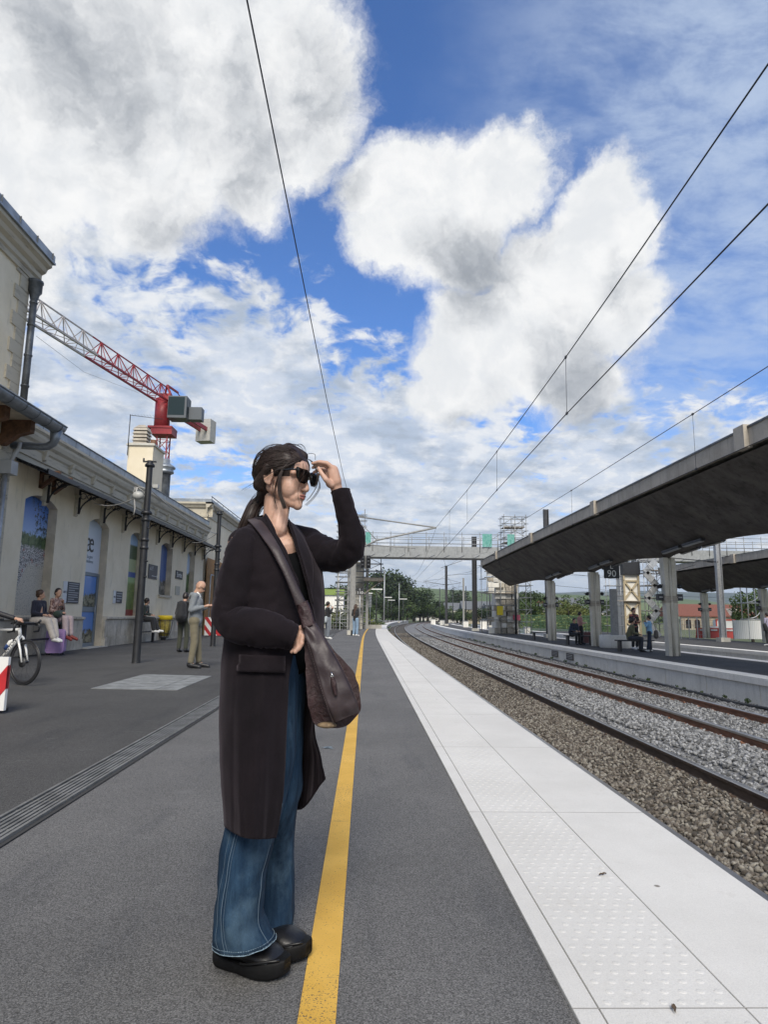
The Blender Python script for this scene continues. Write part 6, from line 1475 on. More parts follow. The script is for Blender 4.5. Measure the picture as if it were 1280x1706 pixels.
# ------------------------------------------------------------------ striped barriers
def barrier(lab, loc, rz, w, h, mirror=1):
    o = thing('striped_barrier', lab, 'barrier', loc, rz, 'red and white striped barriers'); m = MB(); m.b2((-w/2, -.02, .04), (w/2, .02, h)); m.build('board', M_WHITE, o)
    n = int((w+h)/.36)+1
    for k in range(n):      # slanting red bands clipped to the board
        x0 = -w/2-h+k*.42+.16; P = []
        for (bx_, bz_) in ((x0, .04), (x0+.2, .04), (x0+.2+h*.75, h), (x0+h*.75, h)): P.append((bx_, bz_))
        def clip(P, f, sgn):
            out = []
            for a, b in zip(P, P[1:]+P[:1]):
                fa, fb = sgn*(a[0]-f), sgn*(b[0]-f)
                if fa >= 0: out.append(a)
                if fa*fb < 0: t = fa/(fa-fb); out.append((a[0]+(b[0]-a[0])*t, a[1]+(b[1]-a[1])*t))
            return out
        P = clip(P, -w/2, 1); P = clip(P, w/2, -1) if len(P) > 2 else P
        if len(P) > 2: m = MB(); P = [(mirror*x, z) for x, z in P]; m.prism(P, -.026, .026); m.build('red_band', M_RED, o)
    for s_ in (-1, 1): MB().box((s_*(w/2-.15), 0, .02), (.10, .40, .04)).build('foot', M_BLACK, o)
q = onZ(7, 1188); barrier('red and white striped board in front of the bicycle at the left edge', (q.x-.55, q.y-.02, 0), -.12, 1.2, .60, 1)
q = onZ(350, 1060); barrier('red and white striped board behind the man in grey, beside the farther black post', (q.x+.15, q.y, 0), 0.0, .9, .95, -1)
# ------------------------------------------------------------------ bicycle and cyclist
WC = onZ(37, 1142); hdg = radians(-25)
bk = thing('bicycle', 'white road bicycle with black wheels at the left edge', 'bicycle', (WC.x, WC.y, 0), hdg)
M_BW = mat('frame_white', (.78, .78, .76), .25, coat=.5)
def wheel(cx, nm='wheel'):
    w_ = MB().lathe((0, 0, 0), [(.0, 0)], 4) if False else MB()
    ring = lambda R, r, n=40: [(cx+R*cos(t), 0, .34+R*sin(t)) for t in [2*pi*i/n for i in range(n+1)]]
    m = MB(); m.tube(ring(.327, .014), .0145, 8, caps=False, up=(0, 1, 0)); wh = m.build('tyre', M_BLACK, bk)
    m = MB(); m.tube(ring(.292, .02), .022, 8, caps=False, flat=.5, up=(0, 1, 0)); m.build('rim', mat('rim_carbon', (.03, .03, .035), .3), wh)
    m = MB()
    for k in range(18):
        t = 2*pi*k/18; m.tube([(cx+.02*cos(t+.5), .03*(-1)**k, .34+.02*sin(t+.5)), (cx+.28*cos(t), 0, .34+.28*sin(t))], .0014, 3)
    m.tube([(cx, -.05, .34), (cx, .05, .34)], .022, 10); m.build('spokes', M_DARK, wh)
    m = MB(); m.tube([(cx, -.045, .34), (cx, -.048, .34)], .075, 20); m.build('brake_disc', M_DARK, wh)
wheel(0); wheel(-1.0)
m = MB(); hb = Vector((-.155, 0, .72)); ht = Vector((-.19, 0, .84)); bb = Vector((-.60, 0, .28)); st = Vector((-.74, 0, .80))
for s_ in (-1, 1): m.tube([(0, s_*.052, .34), (-.06, s_*.050, .52), (-.145, s_*.045, .70), (-.155, 0, .73)], [.012, .016, .019, .02], 8)
m.build('fork', M_BW, bk)
m = MB(); m.tube([hb, ht], .026, 10); m.tube([ht-Vector((0, 0, .02)), st], .021, 10); m.tube([hb, bb], .031, 10); m.tube([bb, st], .019, 8)
for s_ in (-1, 1): m.tube([bb, (-1.0, s_*.06, .34)], .011, 6); m.tube([st-Vector((-.0, 0, .08)), (-1.0, s_*.06, .34)], .009, 6)
fr = m.build('frame', M_BW, bk)
dv = bb-hb; a_ = atan2(-dv.z, -dv.x)
text('CANYON', 'lettering', .085, M_BLACK, fr, tuple(hb+dv*.40+Vector((0, -.033, 0))), (pi/2, -a_, 0), .001)
m = MB(); m.tube([ht, ht+Vector((-.01, 0, .06)), ht+Vector((.08, 0, .075))], .016, 8); m.tube([ht+Vector((.08, -.20, .075)), ht+Vector((.08, .20, .075))], .014, 8)
for s_ in (-1, 1): m.tube([ht+Vector((.08, s_*.20, .075)), ht+Vector((.15, s_*.205, .07)), ht+Vector((.175, s_*.21, .03)), ht+Vector((.15, s_*.215, -.04)), ht+Vector((.05, s_*.22, -.055))], .015, 8); m.tube([ht+Vector((.15, s_*.205, .08)), ht+Vector((.19, s_*.205, .12))], .018, 8); m.tube([ht+Vector((.18, s_*.205, .08)), ht+Vector((.16, s_*.20, -.06))], .006, 5)
m.build('handlebar', M_BLACK, bk)
m = MB(); m.tube([st, st+Vector((-.03, 0, .14))], .013, 8); m.box(st+Vector((-.02, 0, .16)), (.25, .13, .04)); m.build('saddle', M_BLACK, bk)
m = MB(); m.tube([bb+Vector((0, -.08, 0)), bb+Vector((.02, -.09, .16))], .01, 6); m.tube([bb+Vector((0, -.05, 0)), bb+Vector((0, -.055, 0))], .09, 18); m.build('crank', M_BLACK, bk)
bt = thing('water_bottle', 'blue and white water bottle on the bicycle frame', 'bottle', tuple(Vector((WC.x, WC.y, 0))+Matrix.Rotation(hdg, 3, 'Z') @ (hb+dv*.45+Vector((-.03, 0, .065)))), hdg); bt.rotation_euler = (0, .75, hdg)
m = MB(); m.lathe((0, 0, -.09), [(0, 0), (.036, .002), (.036, .10)], 14); m.build('body', M_BLUE, bt); m = MB(); m.lathe((0, 0, .01), [(.036, 0), (.036, .05), (.02, .07), (.014, .09), (0, .095)], 14); m.build('cap', M_WHITE, bt)
Rz = Matrix.Rotation(hdg, 3, 'Z'); hbw = Vector((WC.x, WC.y, 0))+Rz @ (ht+Vector((.08, -.10, .09)))
cyl = Vector((WC.x-.90, WC.y+.25, 0)); lh = Rz.inverted() @ (hbw-cyl)
M_JERS = mat('jersey', (.02, .06, .30), .6, fn=lambda t, c: t.mix(t.step(t.sep(t.pos)[2], 1.26, 1.29), (.014, .014, .018), t.mix(t.step(t.noise(t.pos, 7, 2, .5), .5, .53), (.015, .07, .42), (.55, .60, .70))))
human('cyclist in blue and black jersey reaching for the handlebar, cut off by the left edge', tuple(cyl), hdg, dict(shR=(.06, -.18, 1.40), elR=(.25, -.26, 1.14), wrR=(lh.x-.07, lh.y, lh.z+.03), look=(.9, .3, -.3)), 1.76, M_JERS, MATS['cloth_black'], M_BLACK, M_HAIRD, fat=.95)
# ================================================================== THE WOMAN IN FRONT
WO = Vector((-.33, 2.26, 0))
lady = thing('person', 'woman in long dark coat, wide jeans and sunglasses, one hand raised to her forehead, standing beside the yellow line', 'person', tuple(WO))
lady['label'] = 'woman in long dark coat, blue jeans and sunglasses with one hand raised to her forehead'
class LB(MB):
    def build(s, name, mt, parent=None, **k):
        s.v = [(p[0]-WO.x, p[1]-WO.y, p[2]-WO.z) for p in s.v]; return MB.build(s, name, mt, parent or lady, **k)
def cr(P, t):      # Catmull-Rom through rows of numbers
    n = len(P)-1; x = min(max(t*n, 0), n-1e-6); i = int(x); f = x-i; a, b, c, d = P[max(i-1, 0)], P[i], P[i+1], P[min(i+2, n)]
    return [.5*((2*q1)+(-q0+q2)*f+(2*q0-5*q1+4*q2-q3)*f*f+(-q0+3*q1-3*q2+q3)*f**3) for q0, q1, q2, q3 in zip(a, b, c, d)]
NZ = lambda x, y, z=0.0: MN.noise(Vector((x, y, z)))
M_LSK = mat('lady_skin', (.60, .36, .26), .48, fn=lambda t, c: t.mix(t.step(t.noise(t.pos, 25, 4, .6), .35, .7), (.50, .30, .22), (.60, .385, .295)), spec=.4)
for b_ in ('lady_skin', 'skin'):
    p_ = MATS[b_].node_tree.nodes['Principled BSDF']; p_.inputs['Subsurface Weight'].default_value = .12; p_.inputs['Subsurface Radius'].default_value = (.012, .005, .003); p_.inputs['Subsurface Scale'].default_value = .5
def f_coat(t, c):
    g = t.noise(t.pos, 420, 2, .6); v = t.noise(t.pos, 5, 4, .6); k = t.mix(t.step(v, .3, .7), (.0048, .0036, .0050), (.0098, .0068, .0090))
    s = t.step(g, .3, .7, .7, 1.4); bumpit(t, g, .0006); return t.v('MULTIPLY', k, t.comb(s, s, s))
M_COAT = mat('coat_wool', (.012, .01, .012), .85, fn=f_coat, sheen=.16, spec=.15)
MATS['coat_wool'].node_tree.nodes['Principled BSDF'].inputs['Sheen Tint'].default_value = (.42, .36, .42, 1)
def f_denim(t, c):
    tw = t.noise(t.v('MULTIPLY', t.pos, (900, 900, 120)), 1, 2, .5); st = t.noise(t.v('MULTIPLY', t.pos, (38, 38, 2.6)), 1, 6, .75); b = t.noise(t.pos, 7, 5, .62)
    k = t.mix(t.step(st, .34, .68), (.009, .023, .046), (.028, .062, .108)); k = t.mix(t.m('MULTIPLY', t.step(b, .48, .72), .6), k, (.082, .135, .185)); k = t.mix(t.m('MULTIPLY', t.step(t.noise(t.pos, 3.1, 4, .6), .5, .7), .5), k, (.008, .028, .065))
    s = t.step(tw, .3, .7, .86, 1.14); bumpit(t, tw, .0005); return t.v('MULTIPLY', k, t.comb(s, s, s))
M_DEN = mat('denim', (.03, .07, .14), .9, fn=f_denim, spec=.2)
M_THR = mat('thread', (.13, .19, .25), .85); M_HEM = mat('hem_fray', (.22, .31, .38), .9, var=.5, vscale=90)
def f_lthr(t, c):
    w = t.noise(t.pos, 34, 6, .7, dist=1.2); g = t.noise(t.pos, 160, 3, .6); bumpit(t, t.m('ADD', w, t.m('MULTIPLY', g, .15)), .006)
    return t.mix(t.step(w, .35, .7), (.022, .009, .010), (.048, .023, .025))
M_LTH = mat('bag_leather', (.04, .025, .025), .50, fn=f_lthr, spec=.5)
M_LTS = mat('strap_leather', (.05, .035, .038), .5, fn=lambda t, c: (bumpit(t, t.noise(t.pos, 120, 3, .6), .0008), t.mix(t.step(t.noise(t.pos, 9, 3, .5), .35, .7), (.030, .020, .022), (.052, .037, .040)))[1])
M_SHOE = mat('shoe_leather', (.010, .010, .011), .42, var=.3, vscale=20, bump=.0008, bscale=120); M_SOLE = mat('shoe_sole', (.005, .005, .0055), .65, spec=.25, var=.4, vscale=30, bump=.0008, bscale=80)
M_GLS = mat('sunglasses_black', (.004, .004, .005), .06, spec=.7); M_TOP = mat('black_top', (.0035, .004, .005), .9, spec=.12, bump=.0006, bscale=200)
def f_hair(t, c):
    n = t.noise(t.pos, 260, 3, .7); return t.mix(t.step(n, .3, .75), (.010, .006, .005), (.050, .030, .024))
M_HR = mat('lady_hair', (.02, .012, .01), .52, fn=f_hair, spec=.45)
M_LIP = mat('lips', (.36, .14, .12), .45)
# ---------------- head frame
HY = 2.27; HO = onY(474, 797, HY); yawf = radians(-29)
fw_ = Vector((cos(yawf), sin(yawf), -.13)).normalized(); lf_ = Vector((-sin(yawf), cos(yawf), 0)); up_ = fw_.cross(lf_)
HR = Matrix((fw_, lf_, up_)).transposed()
H = lambda x, y, z: HO+HR @ Vector((x, y, z))
U = lambda px, py, y: onY(px, py, y)
# ---------------- body: one continuous skin surface
m = LB()
m.ell(H(-.012, 0, .018), (.092, .074, .094), 20, 14, HR); m.ell(H(.030, 0, -.022), (.058, .056, .072), 18, 12, HR); m.ell(H(.038, 0, .035), (.050, .058, .050), 16, 10, HR)
for q in (-1, 1):
    m.cap(H(-.012, q*.050, -.042), H(.060, q*.012, -.088), .020, .017, 10); m.ell(H(.044, q*.029, -.034), (.034, .028, .042), 14, 10, HR); m.cap(H(.080, q*.016, .016), H(.068, q*.045, .014), .011, .011, 8)
    m.ell(H(.094, q*.010, -.037), (.008, .0065, .006), 8, 6, HR)
    m.ell(H(-.008, q*.077, -.004), (.016, .006, .030), 12, 8, HR); m.tube([H(-.008+.017*cos(t), q*.082, -.002+.030*sin(t)) for t in [2*pi*i/14 for i in range(15)]], .0045, 6, caps=False); m.ell(H(-.002, q*.080, -.030), (.009, .006, .010), 8, 6, HR)
m.cap(H(.085, 0, .010), H(.103, 0, -.034), .0070, .0090, 10); m.ell(H(.100, 0, -.038), (.0105, .0095, .008), 10, 8, HR); m.ell(H(.078, 0, -.062), (.015, .026, .018), 12, 8, HR); m.ell(H(.060, 0, -.070), (.024, .036, .022), 12, 8, HR); m.cap(H(.070, 0, -.088), H(.072, 0, -.092), .021, .018, 10)
m.ell(H(.0885, 0, -.058), (.0055, .017, .0045), 10, 6, HR); m.ell(H(.0865, 0, -.068), (.0062, .015, .005), 10, 6, HR)
m.cap(H(-.022, 0, -.05), U(456, 880, 2.27), .044, .041, 14); m.cap(H(.008, 0, -.060), U(462, 882, 2.24), .028, .032, 12); m.cap(U(459, 884, 2.28), U(420, 902, 2.18), .048, .045, 10); m.cap(U(463, 884, 2.28), U(495, 908, 2.40), .040, .035, 10)
m.cap(U(466, 915, 2.285), U(478, 965, 2.31), .066, .060, 14); m.cap(U(474, 912, 2.265), U(482, 960, 2.30), .045, .045, 12); m.cap(U(478, 965, 2.31), U(465, 1090, 2.29), .060, .085, 14)
m.cap(U(400, 905, 2.15), U(385, 1025, 2.10), .040, .034, 10); m.cap(U(385, 1030, 2.10), U(484, 1062, 2.075), .034, .024, 10)
m.cap(U(520, 914, 2.42), U(582, 921, 2.26), .036, .030, 10); m.cap(U(583, 912, 2.25), U(579, 870, 2.215), .033, .028, 10); m.cap(U(579, 870, 2.215), U(564, 822, 2.20), .028, .0205, 10)
m.cap(U(450, 1100, 2.24), U(425, 1330, 2.2), .06, .042, 10); m.cap(U(425, 1330, 2.2), U(402, 1560, 2.18), .042, .028, 10); m.cap(U(478, 1100, 2.34), U(462, 1330, 2.385), .055, .04, 10); m.cap(U(462, 1330, 2.385), U(455, 1530, 2.42), .04, .025, 10)
def chain(pts, r0, r1):
    P = [U(*p) for p in pts]; n = len(P)-1
    for i in range(n): m.cap(P[i], P[i+1], .92*(r0+(r1-r0)*i/n), .92*(r0+(r1-r0)*(i+1)/n), 8)
# raised hand
m.cap(U(562, 820, 2.20), U(558, 802, 2.195), .0205, .023, 10); m.cap(U(558, 802, 2.19), U(555, 784, 2.185), .024, .020, 10); m.cap(U(552, 804, 2.205), U(549, 788, 2.21), .021, .017, 10)
chain([(557, 782, 2.175), (545, 771.5, 2.17), (532, 769.5, 2.175), (521, 772, 2.185)], .0100, .0068)
chain([(554, 784, 2.19), (541, 775, 2.185), (530, 775.5, 2.19), (521.5, 779, 2.20)], .0100, .0068)
chain([(550, 788, 2.205), (538, 781.5, 2.21), (529, 784, 2.215), (523, 787, 2.22)], .0095, .0064)
chain([(547, 793, 2.22), (537, 788, 2.225), (530, 791, 2.23)], .0085, .0060)
chain([(552, 808, 2.175), (543, 799, 2.16), (536, 789, 2.16), (531, 780, 2.168)], .0125, .0075)
# lower hand hooked on the bag strap
m.cap(U(486, 1062, 2.07), U(497, 1066, 2.055), .024, .022, 10); m.cap(U(492, 1058, 2.06), U(500, 1060, 2.05), .020, .018, 10)
chain([(500, 1052, 2.05), (505, 1060, 2.035), (502, 1070, 2.03)], .0098, .0078)
chain([(500, 1062, 2.045), (503, 1072, 2.03), (498, 1081, 2.03)], .0100, .0078)
chain([(497, 1068, 2.045), (498, 1078, 2.03), (492, 1086, 2.03)], .0098, .0076)
chain([(492, 1071, 2.05), (491, 1080, 2.04), (486, 1086, 2.04)], .0088, .0070)
chain([(494, 1052, 2.06), (501, 1046, 2.045), (507, 1043, 2.04)], .0110, .0085)
remesh(m.build('body', M_LSK), .0030, 5)
m = LB(); m.cap(H(.0895, -.015, -.0590), H(.0935, 0, -.0575), .0030, .0042, 8); m.cap(H(.0935, 0, -.0575), H(.0895, .015, -.0590), .0042, .0030, 8); m.cap(H(.0880, -.013, -.0665), H(.0915, 0, -.0675), .0034, .0050, 8); m.cap(H(.0915, 0, -.0675), H(.0880, .013, -.0665), .0050, .0034, 8)
remesh(m.build('lips', M_LIP), .0013, 2)
for px, py, y in ((520.5, 772, 2.172),):
    pass
# ---------------- hair
m = LB()
m.ell(H(-.013, 0, .035), (.098, .082, .086), 20, 14, HR); m.ell(H(-.042, 0, .005), (.066, .075, .086), 18, 12, HR); m.cap(H(-.058, 0, -.035), H(-.088, 0, -.085), .050, .022, 14)
for q in (-1, 1):
    m.ell(H(.016, q*.044, .052), (.046, .028, .040), 16, 10, HR); m.ell(H(-.006, q*.066, .034), (.034, .016, .028), 14, 10, HR); m.cap(H(-.02, q*.073, .02), H(-.06, q*.055, -.035), .022, .026, 10)
m.cap(H(.052, .018, .085), H(.0, .0, .105), .02, .025, 10)
remesh(m.build('hair', M_HR), .0032, 3)
hairo = lady.children[-1]
m = LB()
PT = [H(-.086, 0, -.080), H(-.108, -.006, -.105), U(416, 862, 2.30), U(407, 880, 2.31), U(402, 905, 2.31), U(404, 935, 2.31)]
m.tube([PT[0], PT[1]], [.019, .021], 12); m.tube([Vector(cr(PT, i/14)) for i in range(15)], [.018, .020, .023, .025, .026, .026, .026, .025, .024, .022, .020, .018, .014, .010, .004], 14)
m.build('ponytail', M_HR, hairo)
m = LB(); m.tube([H(-.088, 0, -.078), H(-.098, -.001, -.092)], .0225, 14); m.build('hair_tie', M_BLACK, hairo)
m = LB(); rh = random.Random(12)
for i in range(900):       # combed strands over the skull to the tie
    q = rh.choice((-1, 1)); a = rh.uniform(.02, 1.0); x0 = .080-.055*a**1.5+rh.uniform(-.004, .004); y0 = q*(.012+.070*a**.8); z0 = .062-.068*a**1.3
    s0 = Vector((x0+.016, y0, z0-.03)); s0 = Vector((s0.x/.104, s0.y/.086, s0.z/.092)).normalized(); e0 = Vector((-.75, q*.10*a, -.72-.1*a)).normalized(); P = []
    for k in range(9):
        t = k/8; d = (s0*(1-t)+e0*t); d = d+Vector((0, q*.45*sin(pi*t)*(.3+a), .62*sin(pi*t)*(1-a)*.9)); d.normalize()
        R_ = Vector((.1010, .0872, .0912))*(1+.012*NZ(i*.7, t*3)+rh.uniform(0, .012)); c0 = Vector((-.016-.015*t, 0, .034-.012*t)); P.append(H(*(c0+Vector((d.x*R_.x, d.y*R_.y, d.z*R_.z)))))
    P[-1] = P[-1].lerp(PT[0], .6); m.tube(P, [.0012]*8+[.0007], 3)
for i in range(110):       # looser hairs standing off the head
    q = rh.choice((-1, -1, 1)); a = rh.uniform(0, 1); k1 = rh.uniform(1.015, 1.065); s0 = Vector((.55+rh.uniform(-.3, .3), q*(.25+.7*a), .75-.8*a)).normalized(); e0 = Vector((-.75+rh.uniform(-.1, .3), q*.4*a, -.5+rh.uniform(-.3, .5))).normalized(); P = []
    for k in range(8):
        t = k/7; d = (s0*(1-t)+e0*t)+Vector((0, q*.4*sin(pi*t), .6*sin(pi*t)*(1-a))); d.normalize(); R_ = Vector((.106, .089, .093))*(1+(k1-1)*sin(pi*t)**.7+.006*NZ(i, t*4)); P.append(H(d.x*R_.x-.020, d.y*R_.y, d.z*R_.z+.030))
    m.tube(P, .00055, 3)
for i in range(90):
    o_ = Vector((rh.gauss(0, .010), rh.gauss(0, .010), rh.gauss(0, .006))); m.tube([Vector(cr(PT, k/8))+o_*(1.6-.3*k/8)+Vector((rh.gauss(0, .0015),)*3) for k in range(9)], .0009, 3)
def strand(pts, r=.0011, n=1, sp=.002):
    for j in range(n):
        o_ = Vector((rh.gauss(0, sp), rh.gauss(0, sp), rh.gauss(0, sp*.6))); P = [U(*p) for p in pts]; L_ = 14
        m.tube([Vector(cr(P, k/L_))+o_*(.3+k/L_) for k in range(L_+1)], [r*(1-.6*k/L_) for k in range(L_+1)], 4)
strand([(487, 766, 2.20), (474, 778, 2.185), (466, 795, 2.18), (466, 820, 2.185), (472, 838, 2.18), (475, 847, 2.17)], .0016, 26, .0034)
strand([(484, 764, 2.20), (470, 782, 2.185), (462, 800, 2.185), (458, 820, 2.20), (459, 838, 2.20)], .0012, 8, .003)
strand([(457, 800, 2.19), (455, 822, 2.20), (462, 848, 2.20)], .0009, 4)
strand([(505, 772, 2.17), (506, 790, 2.155), (499, 806, 2.16), (496, 822, 2.165), (499, 840, 2.16)], .0007, 2, .0012)
strand([(517, 766, 2.21), (525, 778, 2.19), (531, 798, 2.17), (533, 812, 2.17), (524, 828, 2.17), (510, 842, 2.16)], .0012, 5, .0016)
strand([(518, 768, 2.22), (527, 785, 2.20), (529, 805, 2.18), (519, 824, 2.18), (511, 833, 2.18)], .0011, 4, .0018)
strand([(512, 764, 2.2), (524, 772, 2.18), (530, 790, 2.17), (526, 812, 2.165)], .0009, 3, .002)
strand([(470, 745, 2.25), (485, 739.5, 2.22), (500, 744, 2.2), (507, 755, 2.2)], .0007, 4, .0022)
strand([(488, 744, 2.22), (500, 740, 2.2), (508, 747, 2.2), (509, 758, 2.2)], .0007, 3, .0018)
strand([(503, 762, 2.2), (515, 756, 2.2), (525, 757, 2.2), (526, 766, 2.2)], .0008, 3, .0015)
strand([(448, 790, 2.19), (435, 797, 2.2), (422, 806, 2.22), (404, 817, 2.24)], .0006, 4, .003)
strand([(434, 820, 2.25), (428, 832, 2.26), (423, 838, 2.27)], .0006, 3, .003)
strand([(500, 766, 2.19), (480, 775, 2.18), (455, 786, 2.175), (430, 803, 2.2)], .0008, 6, .003)
m.build('hair_strands', M_HR, hairo, kind='stuff')
# ---------------- sunglasses
m = LB(); gl = thing('sunglasses', 'black cat eye sunglasses worn by the woman in front', 'sunglasses', tuple(WO))
def lens(q):
    P = [(a*1.12, b*1.14) for a, b in ((-.026, .016), (-.012, .0215), (.010, .0205), (.029, .0225), (.0315, .014), (.025, -.008), (.010, -.0215), (-.008, -.0225), (-.021, -.012), (-.0265, .002))]
    for k, dx in ((0, .0), (1, .005)):
        pass
    f = lambda a, b, dx: H(.1035-.00-abs(a*.0)-(.019 if False else 0)+dx-.30*max(0, (a+.028)*.5), q*(.0335+a), .006+b)
    n = len(P); vs = [f(a*1.0, b, 0) for a, b in P]+[f(a, b, .006) for a, b in P]+[f(a*.78, b*.78, .0075) for a, b in P]
    m.add(vs, [tuple(range(n)), ]+[(k, (k+1) % n, n+(k+1) % n, n+k) for k in range(n)]+[(n+k, n+(k+1) % n, 2*n+(k+1) % n, 2*n+k) for k in range(n)]+[tuple(range(2*n, 3*n))])
for q in (-1, 1): lens(q)
m.build('lens', M_GLS, gl)
m = LB(); m.tube([H(.106, -.009, .014), H(.110, 0, .017), H(.106, .009, .014)], .0028, 8)
for q in (-1, 1): m.tube([H(.098, q*.060, .022), H(.088, q*.070, .022), H(.040, q*.077, .016), H(-.008, q*.081, .012), H(-.022, q*.080, -.006)], [.0042, .0038, .003, .0026, .002], 6)
m.build('frame', M_GLS, gl)
# ---------------- black top
m = LB(); m.cap(U(483, 955, 2.283), U(474, 1080, 2.285), .083, .105, 18); m.cap(U(490, 975, 2.32), U(484, 1060, 2.30), .060, .080, 16); remesh(m.build('top', M_TOP), .008, 3)
# ---------------- coat: a surface drawn through nine columns
COL = [
 [(441, 858, 2.22), (458, 885, 2.15), (470, 908, 2.115), (487, 945, 2.10), (501, 990, 2.10), (500, 1030, 2.10), (488, 1090, 2.10), (480, 1150, 2.09), (476, 1250, 2.08), (471, 1330, 2.07), (460, 1396, 2.06)],
 [(437, 862, 2.20), (440, 893, 2.12), (447, 925, 2.075), (455, 960, 2.06), (457, 1000, 2.06), (453, 1040, 2.05), (445, 1100, 2.04), (438, 1180, 2.015), (433, 1260, 2.005), (430, 1340, 1.995), (428, 1398, 1.99)],
 [(430, 862, 2.22), (418, 890, 2.14), (412, 930, 2.10), (410, 970, 2.09), (410, 1010, 2.08), (405, 1050, 2.07), (400, 1110, 2.055), (397, 1190, 2.03), (396, 1270, 2.03), (398, 1340, 2.02), (400, 1393, 2.02)],
 [(425, 862, 2.27), (403, 889, 2.20), (390, 930, 2.19), (386, 970, 2.18), (384, 1010, 2.18), (376, 1050, 2.18), (369, 1110, 2.17), (366, 1190, 2.16), (366, 1260, 2.15), (370, 1320, 2.15), (374, 1374, 2.15)],
 [(432, 860, 2.32), (430, 885, 2.36), (418, 930, 2.38), (415, 970, 2.38), (415, 1010, 2.38), (405, 1050, 2.38), (398, 1110, 2.38), (395, 1190, 2.38), (395, 1260, 2.38), (398, 1320, 2.38), (402, 1365, 2.38)],
 [(450, 856, 2.34), (470, 880, 2.42), (470, 930, 2.46), (470, 970, 2.46), (470, 1010, 2.46), (465, 1050, 2.46), (462, 1110, 2.46), (462, 1190, 2.47), (462, 1250, 2.48), (462, 1300, 2.48), (465, 1345, 2.48)],
 [(470, 861, 2.33), (505, 888, 2.41), (527, 930, 2.40), (533, 970, 2.38), (533, 1010, 2.37), (532, 1050, 2.36), (528, 1110, 2.37), (520, 1170, 2.39), (512, 1230, 2.42), (510, 1285, 2.44), (503, 1348, 2.45)],
 [(475, 863, 2.30), (500, 888, 2.31), (521, 930, 2.28), (534, 970, 2.27), (537, 1010, 2.26), (536, 1050, 2.26), (533, 1110, 2.27), (526, 1170, 2.30), (520, 1220, 2.33), (526, 1262, 2.35), (524, 1322, 2.36)],
 [(478, 866, 2.27), (487, 890, 2.225), (497, 925, 2.195), (509, 965, 2.18), (519, 1010, 2.18), (527, 1050, 2.19), (532, 1110, 2.21), (526, 1170, 2.24), (524, 1215, 2.28), (534, 1258, 2.30), (543, 1297, 2.31)]]
NU, NV = 132, 84
GR = []
for j in range(NV+1):
    v = j/NV; ring = [cr(c, v) for c in COL]; row = []
    for i in range(NU+1):
        u = i/NU; p = cr(ring, u); lo = max(0, (v-.42)/.58); mid = math.exp(-((v-.36)/.12)**2)
        p[2] += lo*(.017*NZ(u*17, v*1.6, 1)+.03*max(0, .18-abs(NZ(u*11, v*1.3, 21)))+.006*NZ(u*36, v*2.2, 5))+mid*.006*NZ(u*12, v*26, 3)+.016*max(0, .2-abs(NZ(u*7+v*5, v*9, 11)))*(1-lo)*max(0, min(1, u*9-1.2, (1-u)*9-1.2, v*8-.6))+.0035*NZ(u*20, v*22, 9)
        p[0] += lo*(2.2*NZ(u*13, v*1.8, 4))+1.0*NZ(u*18, v*16, 2)*min(1, v*4)
        row.append(p)
    GR.append(row)
gw = [[onY(*p) for p in r] for r in GR]
m = LB(); m.grid(gw); co = m.build('coat', M_COAT); sm = co.modifiers.new('thickness', 'SOLIDIFY'); sm.thickness = .0045; sm.offset = 0
def patch(name, cols, rows, off, mt, par, inset=None, thick=.003):
    """a second layer of cloth lying on the coat (lapel, flap)"""
    m = LB(); R_ = []
    cxy = WO
    for j in rows:
        row = []
        for i in cols(j):
            i0 = int(i); f = i-i0; a, b = gw[j][min(i0, NU)], gw[j][min(i0+1, NU)]; p = a.lerp(b, f)
            nrm = (gw[min(j+1, NV)][min(i0, NU)]-gw[max(j-1, 0)][min(i0, NU)]).cross(gw[j][min(i0+1, NU)]-gw[j][max(i0-1, 0)])
            nrm = nrm.normalized() if nrm.length > 1e-9 else Vector((0, -1, 0)); c = Vector((WO.x+.0, 2.27, p.z))
            if nrm.dot(p-c) < 0: nrm = -nrm
            row.append(p+nrm*off)
        R_.append(row)
    m.grid(R_); o = m.build(name, mt, par); s = o.modifiers.new('thickness', 'SOLIDIFY'); s.thickness = thick; s.offset = 0; return o
lin = lambda a, b, n: [a+(b-a)*k/n for k in range(n+1)]
patch('lapel', lambda j: lin(0, 11*min(1, .35+.65*min(1, (j+2)/14))*(1 if j < 20 else max(.06, (34-j)/14)), 10), range(0, 34), .007, M_COAT, co)
patch('lapel', lambda j: lin(NU, NU-13*min(1, .3+.7*min(1, (j+2)/12))*(1 if j < 17 else max(.06, (34-j)/17)), 10), range(0, 34), .007, M_COAT, co)
# pocket flap
def coat_at(px, py):
    best = min(((abs(GR[j][i][0]-px)+abs(GR[j][i][1]-py)*1.0, GR[j][i][2]) for j in range(NV+1) for i in range(0, NU//2-18)), key=lambda t: t[0]); return best[1]
m = LB(); rows = []
for b in range(7):
    rows.append([]); 
    for a in range(13):
        px = 400+(474-400)*a/12-(4 if b > 3 else 0)*(1-a/12); py = 1091+b*4.7+a*.15; e = .0035 if b == 6 else 0
        rows[-1].append(onY(px, py, coat_at(px, py)-.009-.004*(b/6)))
m.grid(rows); o = m.build('pocket_flap', M_COAT, co); s = o.modifiers.new('thickness', 'SOLIDIFY'); s.thickness = .005
